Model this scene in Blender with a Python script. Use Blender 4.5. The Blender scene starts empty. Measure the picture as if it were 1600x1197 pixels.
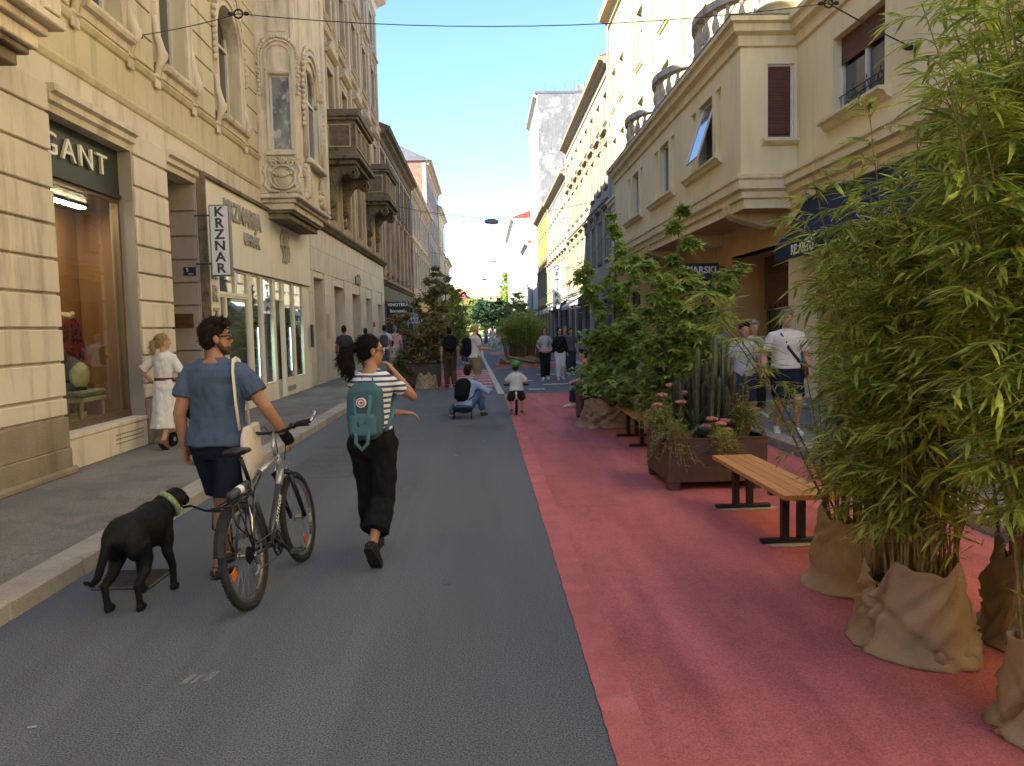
import bpy, bmesh, math, random
from mathutils import Vector, Matrix, Euler, noise
R = math.radians
scene = bpy.context.scene
COL = scene.collection
random.seed(7)

# ---------------------------------------------------------------- camera, sky, sun, exposure
cd = bpy.data.cameras.new('camera'); cam = bpy.data.objects.new('camera', cd); COL.objects.link(cam)
cd.sensor_width = 36.0; cd.lens = 36.0 * 1225.0 / 1600.0; cd.clip_start = 0.05; cd.clip_end = 3000
cam.location = (0, 0, 1.75)
_yaw, _pitch, _roll = R(1.96), R(4.0845), R(-1.3)
_f = Vector((math.sin(_yaw)*math.cos(_pitch), math.cos(_yaw)*math.cos(_pitch), -math.sin(_pitch)))
_r = Vector((math.cos(_yaw), -math.sin(_yaw), 0)); _u = _r.cross(_f)
_r2 = _r*math.cos(_roll) + _u*math.sin(_roll); _u2 = -_r*math.sin(_roll) + _u*math.cos(_roll)
cam.rotation_euler = Matrix((_r2, _u2, -_f)).transposed().to_euler()
scene.camera = cam
SUN_AZ = math.atan2(-0.83, -0.55)      # compass direction of the sun measured from +Y towards +X
SUN_EL = R(33)
wd = bpy.data.worlds.new('World'); scene.world = wd; wd.use_nodes = True
nt = wd.node_tree; nt.nodes.clear()
sky = nt.nodes.new('ShaderNodeTexSky'); sky.sky_type = 'NISHITA'; sky.sun_disc = False
sky.sun_elevation = SUN_EL; sky.sun_rotation = SUN_AZ; sky.air_density = 0.75; sky.dust_density = 0.15; sky.ozone_density = 4.5
bg = nt.nodes.new('ShaderNodeBackground'); bg.inputs['Strength'].default_value = 0.102
wo = nt.nodes.new('ShaderNodeOutputWorld')
nt.links.new(sky.outputs[0], bg.inputs['Color']); nt.links.new(bg.outputs[0], wo.inputs['Surface'])
sd = bpy.data.lights.new('sun', 'SUN'); sd.energy = 4.3; sd.angle = R(0.55); sd.color = (1.0, 0.95, 0.87)
sun = bpy.data.objects.new('sun', sd); COL.objects.link(sun)
_d = Vector((math.sin(SUN_AZ)*math.cos(SUN_EL), math.cos(SUN_AZ)*math.cos(SUN_EL), math.sin(SUN_EL)))
sun.rotation_euler = _d.to_track_quat('Z', 'Y').to_euler(); sun.location = (-20, -20, 40)
vs = scene.view_settings; vs.view_transform = 'Standard'; vs.look = 'None'; vs.exposure = 2.4; vs.gamma = 1.0
vs.use_curve_mapping = False
cy = scene.cycles
cy.max_bounces = 8; cy.diffuse_bounces = 6; cy.glossy_bounces = 3; cy.transmission_bounces = 4; cy.transparent_max_bounces = 8
cy.caustics_reflective = False; cy.caustics_refractive = False; cy.sample_clamp_indirect = 6.0
cy.use_denoising = True; cy.use_adaptive_sampling = True

# ---------------------------------------------------------------- materials
def S(r, g, b, k=1.0):
    def c(v):
        v /= 255.0
        return (v/12.92 if v <= 0.04045 else ((v+0.055)/1.055)**2.4)*k
    return (c(r), c(g), c(b), 1.0)
MATS = {}
def mat(name, col, var=.12, scale=2.5, rough=.85, bump=0.0, bscale=50, spec=.3, metal=0.0, dirt=0.0, rnd=0.0,
        col2=None, fine=0.0, fscale=90, trans=0.0, emit=0.0, coat=0.0, stretch=(1, 1, 1), c2lo=.45, c2hi=.6, thresh=None):
    if name in MATS: return MATS[name]
    m = bpy.data.materials.new(name); MATS[name] = m; m.use_nodes = True
    n = m.node_tree.nodes; l = m.node_tree.links
    b = n['Principled BSDF']
    b.inputs['Roughness'].default_value = rough; b.inputs['Specular IOR Level'].default_value = spec
    b.inputs['Metallic'].default_value = metal; b.inputs['Coat Weight'].default_value = coat
    geo = n.new('ShaderNodeNewGeometry')
    mp = n.new('ShaderNodeMapping'); mp.inputs['Scale'].default_value = stretch
    l.new(geo.outputs['Position'], mp.inputs['Vector'])
    def nz(sc, det=4, rough_=.55, src=None):
        t = n.new('ShaderNodeTexNoise'); t.inputs['Scale'].default_value = sc; t.inputs['Detail'].default_value = det
        t.inputs['Roughness'].default_value = rough_
        l.new((src or mp).outputs[0], t.inputs['Vector']); return t
    def mix(a, bb, fac, mode='MIX'):
        x = n.new('ShaderNodeMix'); x.data_type = 'RGBA'; x.blend_type = mode
        for i, v in ((6, a), (7, bb)):
            if isinstance(v, (tuple, list)): x.inputs[i].default_value = v
            else: l.new(v, x.inputs[i])
        if isinstance(fac, float): x.inputs[0].default_value = fac
        else: l.new(fac, x.inputs[0])
        return x.outputs[2]
    def ramp(src, lo, hi, a=0.0, bb=1.0):
        x = n.new('ShaderNodeMapRange'); x.inputs['From Min'].default_value = lo; x.inputs['From Max'].default_value = hi
        x.inputs['To Min'].default_value = a; x.inputs['To Max'].default_value = bb
        l.new(src, x.inputs['Value']); return x.outputs[0]
    n1 = nz(scale)
    lo = tuple(c*(1-var) for c in col[:3])+(1,); hi = tuple(min(1, c*(1+var)) for c in col[:3])+(1,)
    out = mix(lo, hi, ramp(n1.outputs[0], .3, .7))
    if col2 is not None:
        n2 = nz(scale*2.3, 5, .6); out = mix(out, col2, ramp(n2.outputs[0], c2lo, c2hi))
    if dirt:
        mp2 = n.new('ShaderNodeMapping'); mp2.inputs['Scale'].default_value = (2.2, 2.2, .35); l.new(geo.outputs['Position'], mp2.inputs['Vector'])
        n3 = nz(1.6, 6, .65, mp2); out = mix(out, mix(out, (.28, .25, .22, 1), 1.0, 'MULTIPLY'), ramp(n3.outputs[0], .5, .75, 0, dirt))
    if fine:
        n4 = nz(fscale, 2, .5, geo); f = ramp(n4.outputs[0], .35, .65, 1-fine, 1+fine)
        x = n.new('ShaderNodeVectorMath'); x.operation = 'SCALE'; l.new(out, x.inputs[0]); l.new(f, x.inputs['Scale']); out = x.outputs[0]
    if rnd:
        oi = n.new('ShaderNodeObjectInfo'); f = ramp(oi.outputs['Random'], 0, 1, 1-rnd, 1+rnd)
        x = n.new('ShaderNodeVectorMath'); x.operation = 'SCALE'; l.new(out, x.inputs[0]); l.new(f, x.inputs['Scale']); out = x.outputs[0]
    l.new(out, b.inputs['Base Color'])
    if bump:
        bn = nz(bscale, 3, .6, geo); bp = n.new('ShaderNodeBump'); bp.inputs['Strength'].default_value = bump; bp.inputs['Distance'].default_value = .02
        l.new(bn.outputs[0], bp.inputs['Height']); l.new(bp.outputs[0], b.inputs['Normal'])
    if trans:
        tr = n.new('ShaderNodeBsdfTranslucent'); l.new(out, tr.inputs['Color'])
        ms = n.new('ShaderNodeMixShader'); ms.inputs[0].default_value = trans
        l.new(b.outputs[0], ms.inputs[1]); l.new(tr.outputs[0], ms.inputs[2]); l.new(ms.outputs[0], n['Material Output'].inputs['Surface'])
    if emit:
        l.new(out, b.inputs['Emission Color']); b.inputs['Emission Strength'].default_value = emit
    return m
def flat(name, col, rough=.6, spec=.4, metal=0.0, coat=0.0): return mat(name, col, .05, 6, rough, 0, 50, spec, metal, coat=coat)
def glass_clear(name, tint=(.85, .9, .9, 1), refl=1.0):
    if name in MATS: return MATS[name]
    m = bpy.data.materials.new(name); MATS[name] = m; m.use_nodes = True
    n = m.node_tree.nodes; l = m.node_tree.links; n.remove(n['Principled BSDF'])
    t = n.new('ShaderNodeBsdfTransparent'); t.inputs['Color'].default_value = tint
    g = n.new('ShaderNodeBsdfGlossy'); g.inputs['Roughness'].default_value = .015; g.inputs['Color'].default_value = (.95, .97, 1, 1)
    lw = n.new('ShaderNodeLayerWeight'); lw.inputs['Blend'].default_value = .5
    fr = n.new('ShaderNodeMath'); fr.operation = 'POWER'; fr.inputs[1].default_value = 5.0; l.new(lw.outputs['Facing'], fr.inputs[0])
    x = n.new('ShaderNodeMath'); x.operation = 'MULTIPLY_ADD'; x.inputs[1].default_value = refl; x.inputs[2].default_value = .05; x.use_clamp = True
    l.new(fr.outputs[0], x.inputs[0]); ms = n.new('ShaderNodeMixShader'); l.new(x.outputs[0], ms.inputs[0])
    l.new(t.outputs[0], ms.inputs[1]); l.new(g.outputs[0], ms.inputs[2]); l.new(ms.outputs[0], n['Material Output'].inputs['Surface'])
    return m
M_ = {}
def dark_glass(name='window glass', col=(.035, .04, .045, 1), rough=.04):
    m = mat(name, col, .25, .8, rough, spec=.9); m.node_tree.nodes['Principled BSDF'].inputs['IOR'].default_value = 1.7
    return m

# ---------------------------------------------------------------- mesh building
ORG = {}
TMP = bpy.data.scenes.new('modelling_bench')
TRASH = []
TOB = {}
def bench_obj(data):
    for q in list(TMP.collection.objects): TMP.collection.objects.unlink(q)
    o = bpy.data.objects.new('tmp', data); TMP.collection.objects.link(o); TRASH.append(o); return o
def tag(o, label=None, cat=None, group=None, kind=None):
    if label: o['label'] = label
    if cat: o['category'] = cat
    if group: o['group'] = group
    if kind: o['kind'] = kind
    return o
def empty(name, loc=(0, 0, 0), rot=(0, 0, 0), label=None, cat=None, group=None, parent=None, local=False):
    o = bpy.data.objects.new(name, None); COL.objects.link(o); o.empty_display_size = .2
    o.location = loc; o.rotation_euler = rot; o.parent = parent
    ORG[o.name] = Vector((0, 0, 0)) if local else Vector(loc)
    return tag(o, label, cat, group)
def link(name, me, parent=None, loc=(0, 0, 0), rot=(0, 0, 0), scale=None):
    o = bpy.data.objects.new(name, me); COL.objects.link(o); o.parent = parent; o.location = loc; o.rotation_euler = rot
    if scale is not None: o.scale = scale if hasattr(scale, '__len__') else (scale,)*3
    ORG[o.name] = Vector(loc) + (ORG.get(parent.name, Vector()) if parent else Vector())
    return o
def copy_tree(o, parent=None):
    c = o.copy(); COL.objects.link(c); c.parent = parent
    for ch in o.children: copy_tree(ch, c)
    return c
class MB:
    def __init__(s): s.v = []; s.f = []; s.m = []; s.mi = 0; s.T = None
    def add(s, vs, fs):
        k = len(s.v)
        if s.T is not None: vs = [s.T @ Vector(p) for p in vs]
        s.v += [tuple(p) for p in vs]; s.f += [tuple(i+k for i in f) for f in fs]; s.m += [s.mi]*len(fs); return s
    def box(s, x0, x1, y0, y1, z0, z1):
        if x0 > x1: x0, x1 = x1, x0
        if y0 > y1: y0, y1 = y1, y0
        if z0 > z1: z0, z1 = z1, z0
        return s.add([(x0,y0,z0),(x1,y0,z0),(x1,y1,z0),(x0,y1,z0),(x0,y0,z1),(x1,y0,z1),(x1,y1,z1),(x0,y1,z1)],
              [(0,3,2,1),(4,5,6,7),(0,1,5,4),(1,2,6,5),(2,3,7,6),(3,0,4,7)])
    def quad(s, a, b, c, d): return s.add([a,b,c,d], [(0,1,2,3)])
    def extr(s, pts, vec):
        n = len(pts); vec = Vector(vec); P = [Vector(p) for p in pts]
        return s.add(P+[p+vec for p in P], [tuple(range(n))[::-1], tuple(range(n, 2*n))]+[(i,(i+1)%n,n+(i+1)%n,n+i) for i in range(n)])
    def loft(s, rings, caps=True, closed=False):
        n = len(rings[0]); vs = [p for r in rings for p in r]; fs = []
        K = len(rings)
        for k in range(K if closed else K-1):
            k2 = (k+1) % K
            for i in range(n): j = (i+1) % n; fs.append((k*n+i, k*n+j, k2*n+j, k2*n+i))
        if caps and not closed: fs += [tuple(range(n))[::-1], tuple((K-1)*n+i for i in range(n))]
        return s.add(vs, fs)
    def tube(s, path, rad, n=8, caps=True, closed=False, side=None, flat=1.0, round_=False):
        P = [Vector(p) for p in path]; K = len(P)
        rad = rad if isinstance(rad, (list, tuple)) else [rad]*K
        if round_ and K >= 2:
            d0 = (P[1]-P[0]).normalized(); d1 = (P[-1]-P[-2]).normalized()
            r0 = rad[0] if not isinstance(rad[0], tuple) else min(rad[0]); r1 = rad[-1] if not isinstance(rad[-1], tuple) else min(rad[-1])
            sc = lambda r, k: (r[0]*k, r[1]*k) if isinstance(r, tuple) else r*k
            P = [P[0]-d0*r0*.95, P[0]-d0*r0*.6]+P+[P[-1]+d1*r1*.6, P[-1]+d1*r1*.95]
            rad = [sc(rad[0], .3), sc(rad[0], .78)]+list(rad)+[sc(rad[-1], .78), sc(rad[-1], .3)]; K = len(P)
        rings = []; prev = Vector(side) if side is not None else None
        for k in range(K):
            a = P[k-1] if (k > 0 or closed) else P[k]; b = P[(k+1) % K] if (k < K-1 or closed) else P[k]
            t = (b-a).normalized() if (b-a).length > 1e-9 else Vector((0, 0, 1))
            if prev is None: prev = Vector((0, 0, 1)) if abs(t.z) < .9 else Vector((1, 0, 0))
            x = (prev - t*prev.dot(t))
            if x.length < 1e-6: x = t.orthogonal()
            x.normalize(); y = t.cross(x); prev = x if side is None else Vector(side)
            rr = rad[k]; rx, ry = rr if isinstance(rr, tuple) else (rr, rr*flat)
            rings.append([P[k]+x*(math.cos(2*math.pi*i/n)*rx)+y*(math.sin(2*math.pi*i/n)*ry) for i in range(n)])
        return s.loft(rings, caps, closed)
    def lathe(s, prof, c=(0, 0, 0), n=24, axis='z', caps=True):
        rings = []
        for r, z in prof:
            ring = []
            for i in range(n):
                a = 2*math.pi*i/n; p = (math.cos(a)*r, math.sin(a)*r, z)
                if axis == 'y': p = (p[0], z, p[1])
                if axis == 'x': p = (z, p[0], p[1])
                ring.append((p[0]+c[0], p[1]+c[1], p[2]+c[2]))
            rings.append(ring)
        return s.loft(rings, caps)
    def ell(s, c, r, n=14, m=9, rot=None):
        c = Vector(c); rings = []
        if not hasattr(r, '__len__'): r = (r, r, r)
        for k in range(m):
            t = math.pi*(k+.35)/(m-1+.7) - math.pi/2; ring = []
            for i in range(n):
                a = 2*math.pi*i/n; p = Vector((math.cos(a)*math.cos(t)*r[0], math.sin(a)*math.cos(t)*r[1], math.sin(t)*r[2]))
                ring.append(c + (rot @ p if rot else p))
            rings.append(ring)
        return s.loft(rings)
    def mesh(s, name, mats, smooth=False, bevel=0.0, auto=None, recalc=True):
        me = bpy.data.meshes.new(name); me.from_pydata([tuple(p) for p in s.v], [], s.f)
        for m in (mats if isinstance(mats, (list, tuple)) else [mats]): me.materials.append(m)
        if len(me.materials) > 1: me.polygons.foreach_set('material_index', s.m)
        if recalc or bevel:
            bm = bmesh.new(); bm.from_mesh(me)
            if recalc: bmesh.ops.recalc_face_normals(bm, faces=bm.faces)
            if bevel:
                ed = [e for e in bm.edges if len(e.link_faces) == 2 and e.calc_face_angle(0) > .5]
                bmesh.ops.bevel(bm, geom=ed, offset=bevel, segments=1, profile=.5, affect='EDGES', clamp_overlap=True)
            bm.to_mesh(me); bm.free()
        if smooth: me.polygons.foreach_set('use_smooth', [True]*len(me.polygons))
        if auto is not None:
            me.polygons.foreach_set('use_smooth', [True]*len(me.polygons)); me.set_sharp_from_angle(angle=R(auto))
        me.update(); return me
    def build(s, name, mats, parent=None, smooth=False, bevel=0.0, auto=None, recalc=True, origin=None):
        if not s.v: return None
        xs = [p[0] for p in s.v]; ys = [p[1] for p in s.v]; zs = [p[2] for p in s.v]
        o = Vector(origin) if origin is not None else Vector(((min(xs)+max(xs))/2, (min(ys)+max(ys))/2, min(zs)))
        s.v = [(p[0]-o.x, p[1]-o.y, p[2]-o.z) for p in s.v]
        me = s.mesh(name, mats, smooth, bevel, auto, recalc)
        po = ORG.get(parent.name, Vector()) if parent else Vector()
        ob = link(name, me, parent, o-po); return ob
def remesh(mb, voxel, smooth_it=3, fold=0.0, fscale=6.0, seed=0.0):
    """one continuous surface out of overlapping closed shapes"""
    me = mb.mesh('tmp', [], recalc=True); o = bench_obj(me)
    m = o.modifiers.new('r', 'REMESH'); m.mode = 'VOXEL'; m.voxel_size = voxel; m.use_smooth_shade = True
    if smooth_it:
        k = o.modifiers.new('s', 'SMOOTH'); k.factor = .5; k.iterations = smooth_it
    TMP.view_layers[0].update(); dg = TMP.view_layers[0].depsgraph; ev = o.evaluated_get(dg)
    out = bpy.data.meshes.new_from_object(ev); TRASH.append(me)
    if fold:
        n = len(out.vertices); co = [0.0]*(3*n); no = [0.0]*(3*n); out.vertices.foreach_get('co', co); out.vertices.foreach_get('normal', no)
        for i in range(0, 3*n, 3):
            x, y, z = co[i:i+3]; q = Vector((x*fscale*1.2+seed, y*fscale*1.2, z*fscale*.8+x*2))
            d = fold*(abs(noise.noise(q))*1.6-.35+.5*noise.noise(q*2.3)); co[i] += no[i]*d; co[i+1] += no[i+1]*d; co[i+2] += no[i+2]*d
        out.vertices.foreach_set('co', co)
    out.polygons.foreach_set('use_smooth', [True]*len(out.polygons)); out.update()
    return out
def text_mesh(txt, size, depth, bold=0.0, align='CENTER', space=1.0):
    c = bpy.data.curves.new('t', 'FONT'); c.body = txt; c.size = size; c.extrude = depth; c.offset = bold; c.align_x = align; c.align_y = 'CENTER'
    c.space_character = space; c.resolution_u = 3
    o = bench_obj(c)
    TMP.view_layers[0].update(); dg = TMP.view_layers[0].depsgraph; me = bpy.data.meshes.new_from_object(o.evaluated_get(dg)); TRASH.append(c)
    return me
def lettering(txt, size, depth, m, parent, world, xdir, ydir, bold=0.0, align='CENTER', space=1.0, name='lettering', sx=1.0):
    me = text_mesh(txt, size, depth, bold, align, space); me.materials.clear(); me.materials.append(m)
    X = Vector(xdir).normalized(); Y = Vector(ydir).normalized(); Z = X.cross(Y)
    mt = Matrix((X, Y, Z)).transposed()
    for v in me.vertices: v.co = mt @ Vector((v.co.x*sx, v.co.y, v.co.z))
    po = ORG.get(parent.name, Vector()) if parent else Vector()
    return link(name, me, parent, Vector(world)-po)
# ---------------------------------------------------------------- palette
A_ROAD = mat('asphalt', (.117, .131, .149, 1), .15, .7, .9, .4, 130, .25, fine=.5, fscale=120, col2=(.1, .112, .128, 1), c2lo=.48, c2hi=.7, stretch=(1.6, .12, 1))
A_PAVE = mat('sidewalk asphalt', (.2, .187, .17, 1), .16, .9, .9, .4, 170, .25, fine=.4, fscale=130, col2=(.15, .142, .13, 1), c2lo=.5, c2hi=.65)
A_RED = mat('red road paint', (.45, .135, .137, 1), .26, .55, .85, .45, 110, .2, fine=.22, fscale=110, col2=(.345, .1, .103, 1), c2lo=.48, c2hi=.66, stretch=(1.9, .3, 1), dirt=.25)
A_RED2 = mat('worn red paint', (.465, .145, .145, 1), .2, 1.6, .85, .4, 150, .2, fine=.25, fscale=200, col2=(.42, .125, .127, 1), c2lo=.46, c2hi=.6)
A_WHITE = mat('worn white paint', (.55, .54, .5, 1), .15, 5, .8, .2, 120, .2, col2=(.14, .14, .14, 1), c2lo=.52, c2hi=.62)
A_CHALK = mat('pale filler', (.36, .35, .34, 1), .2, 7, .9, .3, 90, .1)
M_KERB = mat('granite kerb', (.36, .335, .29, 1), .14, 3, .85, .3, 80, .3, rnd=.12, fine=.2, fscale=200, dirt=.4)
A_FADE = mat('faded road marking', (.22, .23, .24, 1), .2, 9, .9, .3, 90, .2, col2=(.13, .14, .155, 1), c2lo=.45, c2hi=.6)
M_IRON = mat('cast iron', (.05, .047, .044, 1), .3, 9, .6, .4, 60, .4)
KL, KR = -2.98, 4.02
XL, XR = -5.1, 6.82
g = MB(); g.quad((-900, -300, -.02), (900, -300, -.02), (900, 1500, -.02), (-900, 1500, -.02)); o = g.build('ground', mat('far ground', (.14, .13, .11, 1), .2, .05, .95)); tag(o, kind='structure')
g = MB(); g.quad((KL-.3, -40, 0), (KR+.3, -40, 0), (KR+.3, 128, 0), (KL-.3, 128, 0)); road = g.build('road', A_ROAD); tag(road, kind='structure')
def sheet(name, pts, m, z=.004):
    g = MB(); g.add([(x, y, z) for x, y in pts], [tuple(range(len(pts)))]); o = g.build(name, m); tag(o, kind='structure'); return o
def ragged(x0, x1, y0, y1, n=60, amp=.012):
    rnd = random.Random(3); L = []
    for i in range(n+1):
        y = y0+(y1-y0)*i/n; L.append((x0+rnd.uniform(-amp, amp), y))
    return L+[(x1, y1), (x1, y0)]
def blob(cx, cy, rx, ry, n=26, seed=1):
    rr = random.Random(seed); return [(cx+math.cos(2*math.pi*i/n)*rx*rr.uniform(.75, 1.15), cy+math.sin(2*math.pi*i/n)*ry*rr.uniform(.6, 1.2)) for i in range(n)]
sheet('red_paint', ragged(.5, KR-.03, -6, 20.45, 300, .004), A_RED)
sheet('red_paint_edge', ragged(.488, .66, -6, 20.44, 400, .004), A_RED2, .0065)
sheet('red_paint', [(-2.9, 22.8), (.36, 23.0), (.33, 32.9), (-2.9, 33.0)], A_RED)
sheet('red_paint', [(.55, 33.2), (3.95, 33.0), (3.95, 39), (.5, 39)], A_RED)
sheet('red_paint', [(-2.9, 44), (-.1, 44), (-.15, 52), (-2.9, 52)], A_RED)
sheet('red_paint', [(.45, 50), (3.95, 50), (3.95, 56), (.4, 56)], A_RED)
for k in range(7):
    y = 23.3+k*1.36; sheet('road_marking', [(-1.1+.04*k, y), (.2, y-.05), (.2, y+.38), (-1.0+.04*k, y+.42)], A_WHITE, .008)
sheet('road_line', [(.33, 20.5), (.5, 20.5), (-.02, 46), (-.16, 46)], A_WHITE, .0115)
sheet('road_line', [(-.16, 46), (-.02, 46), (-.3, 80), (-.45, 80)], A_WHITE, .0115)
for x0, y0, w, d in ((1.2, 21.6, .45, .35), (1.75, 23.3, 1.5, .4), (1.05, 25.2, .5, .35), (3.3, 25.6, .4, .5), (1.9, 28.2, 1.3, .4), (1.0, 30.1, .45, .4)):
    sheet('road_marking', [(x0, y0), (x0+w, y0), (x0+w, y0+d), (x0, y0+d)], A_WHITE, .008)
# faint old marks on the asphalt, filler round the bench feet
for x0, y0, w, d in ((-1.57, 3.86, .035, .12), (-1.52, 3.87, .03, .13), (-1.47, 3.89, .04, .11), (-1.6, 18.0, 1.5, .07), (-1.3, 15.9, 1.2, .06)):
    sheet('road_marking', [(x0, y0), (x0+w, y0+.01), (x0+w+.02, y0+d), (x0+.02, y0+d)], A_FADE, .004)
sheet('filler_patch', blob(2.4, 7.17, .33, .09), A_CHALK, .009); sheet('filler_patch', blob(2.36, 5.93, .2, .06, seed=4), A_CHALK, .009)
# repairs, seams and stains in the lane
A_REP = mat('repaired asphalt', (.105, .112, .122, 1), .2, 1.2, .9, .5, 120, .25, fine=.5, fscale=100); A_TAR = mat('tar seam', (.05, .052, .056, 1), .3, 9, .7, .3, 60); A_OIL = mat('oil stain', (.075, .08, .087, 1), .3, 5, .6, .2, 60, fine=.4, fscale=110)
def strip(name, pts, w, m, z): sheet(name, [(x-w*.5, y) for x, y in pts]+[(x+w*.5, y) for x, y in pts[::-1]], m, z)
_r = random.Random(21)
sheet('asphalt_repair', [(-2.5, 9.4), (-1.3, 9.35), (-1.32, 11.9), (-2.48, 11.95)], A_REP, .0042); sheet('asphalt_repair', [(-.55, 13.2), (.35, 13.25), (.33, 14.1), (-.53, 14.05)], A_REP, .0043)
for k, (x, y, a, b) in enumerate(((-.3, 5.3, .04, .05), (-.9, 8.6, .07, .1), (.1, 10.5, .06, .1), (-.4, 6.6, .03, .04), (-1.4, 13, .1, .2))): sheet('oil_stain', blob(x, y, a, b, 24, 60+k), A_OIL, .0050+.0001*k)
# cast cover and patches in the lane
rr = random.Random(11)
for k in range(14):
    x = rr.uniform(-2.5, .2); y = rr.uniform(3.2, 22); sheet('tar_patch', blob(x, y, rr.uniform(.012, .03), rr.uniform(.012, .03), 9, k), A_CHALK if k % 2 else A_ROAD, .004+.0002*k)
for k in range(0):
    x = rr.uniform(.9, 2.0); y = rr.uniform(3.0, 12); sheet('paint_patch', blob(x, y, rr.uniform(.02, .07), rr.uniform(.02, .08), 11, 40+k), A_RED2, .008+.0002*k)
for x0, x1, y0 in ((1.5, 2.2, 14.6), (1.7, 2.3, 13.3), (1.3, 1.8, 17.2)):
    sheet('paint_patch', blob((x0+x1)/2, y0, (x1-x0)/2, .16, 20, int(y0)), A_RED2, .0105)

def sidewalk(name, x0, x1, kx, s, y0, y1):
    g = MB(); g.box(x0, x1, -40, 128, -.05, .118)
    o = g.build(name, A_PAVE); tag(o, kind='structure')
    lens = [.92, 1.04, .98]; ms = []
    for L in lens:
        m = MB(); m.box(-.135, .135, .004, L-.006, -.05, .125); ms.append(m.mesh('kerb_stone', M_KERB, bevel=.012))
    y = y0; k = 0; rr = random.Random(5)
    while y < y1:
        i = rr.randrange(3); link('kerb_stone', ms[i], o, Vector((kx+s*.135+rr.uniform(-.004, .004), y, rr.uniform(-.004, .004)))-ORG[o.name], (0, 0, rr.uniform(-.003, .003))); y += lens[i]
    return o
SWL = sidewalk('sidewalk_left', -7.0, KL-.272, KL, -1, -2, 62)
SWR = sidewalk('sidewalk_right', KR+.272, 8.2, KR, 1, -2, 46)
# storm drain by the kerb
t = empty('storm_drain_grate', (-2.55, 5.62, 0), label='dark iron storm drain grate with curved slots set in the gutter beside the dog', cat='drain grate')
g = MB(); g.box(-2.86, -2.24, 5.33, 5.37, .002, .012); g.box(-2.86, -2.24, 5.87, 5.91, .002, .012); g.box(-2.86, -2.82, 5.371, 5.869, .002, .012); g.box(-2.28, -2.24, 5.371, 5.869, .002, .012); g.build('frame', M_IRON, t)
g = MB(); g.box(-2.82, -2.28, 5.37, 5.87, .0015, .004); g.build('pit', flat('black pit', (.004, .004, .004, 1), 1, 0), t)
for k in range(9):
    y = 5.40+k*.055; g = MB(); g.tube([(-2.82, y, .008), (-2.68, y-.012, .008), (-2.55, y-.016, .008), (-2.42, y-.012, .008), (-2.28, y, .008)], (.011), 6, flat=.6); g.build('bar', M_IRON, t)
t.scale = (.66, .78, 1)
# ---------------------------------------------------------------- facade kit: u along the street, v up, w out of the wall; s=+1 left side, -1 right side
GL = dark_glass(); M_SHUT = mat('roller shutter', (.12, .05, .03, 1), .15, 8, .6)
M_WHITE = mat('white window paint', (.62, .6, .55, 1), .06, 5, .5, spec=.4)
M_WOODW = mat('brown window paint', (.16, .11, .075, 1), .15, 6, .55)
M_CURT = mat('net curtain', (.5, .5, .47, 1), .15, 14, .95, stretch=(4, 4, .3))
M_ZINC = mat('zinc flashing', (.16, .16, .165, 1), .2, 3, .5, metal=.5)
M_TILE = mat('red roof tile', (.3, .085, .05, 1), .25, 2, .85, .5, 12, dirt=.3)
M_PIPE = mat('drain pipe', (.3, .3, .29, 1), .15, 4, .5, metal=.3)
class Fac:
    def __init__(s, o, X, side): s.o = o; s.X = X; s.s = side
    def P(s, u, v, w): return (s.X+s.s*w, u, v)
    def box(s, g, u0, u1, v0, v1, w0, w1): a = s.P(u0, v0, w0); b = s.P(u1, v1, w1); g.box(a[0], b[0], a[1], b[1], a[2], b[2]); return g
    def mold(s, g, u0, u1, prof): g.extr([s.P(u0, v, w) for w, v in prof], (0, u1-u0, 0)); return g
    def put(s, name, me, u, v, w=0, parent=None):
        p = parent or s.o; return link(name, me, p, Vector(s.P(u, v, w))-ORG[p.name])
    def wall(s, name, u0, u1, v0, v1, ops, m, depth=.32, core=9.0, top=None):
        """front sheet with real openings and reveals, body of the house behind"""
        g = MB(); us = sorted({u0, u1, *[q for op in ops for q in op[:2]]}); vs_ = sorted({v0, v1, *[q for op in ops for q in op[2:4]]})
        us = [u for u in us if u0 <= u <= u1]; vs_ = [v for v in vs_ if v0 <= v <= v1]
        for j in range(len(vs_)-1):
            run = None
            for i in range(len(us)-1):
                cu = (us[i]+us[i+1])/2; cv = (vs_[j]+vs_[j+1])/2
                hole = any(a < cu < b and c < cv < d for a, b, c, d in [op[:4] for op in ops])
                if not hole:
                    if run is None: run = us[i]
                if hole or i == len(us)-2:
                    e = us[i] if hole else us[i+1]
                    if run is not None and e > run: g.quad(s.P(run, vs_[j], 0), s.P(e, vs_[j], 0), s.P(e, vs_[j+1], 0), s.P(run, vs_[j+1], 0))
                    run = None
        for op in ops:
            a, b, c, d = op[:4]; dp = op[4] if len(op) > 4 else depth
            g.quad(s.P(a, c, 0), s.P(a, d, 0), s.P(a, d, -dp), s.P(a, c, -dp)); g.quad(s.P(b, c, 0), s.P(b, d, 0), s.P(b, d, -dp), s.P(b, c, -dp))
            g.quad(s.P(a, d, 0), s.P(b, d, 0), s.P(b, d, -dp), s.P(a, d, -dp)); g.quad(s.P(a, c, 0), s.P(b, c, 0), s.P(b, c, -dp), s.P(a, c, -dp))
        if core:
            mx = max([depth]+[op[4] for op in ops if len(op) > 4])+.05
            s.box(g, u0, u1, v0, v1, -mx, -core)
            for q in (u0, u1): g.quad(s.P(q, v0, 0), s.P(q, v0, -mx), s.P(q, v1, -mx), s.P(q, v1, 0))
            g.quad(s.P(u0, v1, 0), s.P(u1, v1, 0), s.P(u1, v1, -mx), s.P(u0, v1, -mx))
        return g.build(name, m, s.o, recalc=False)
_WC = {}
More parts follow.
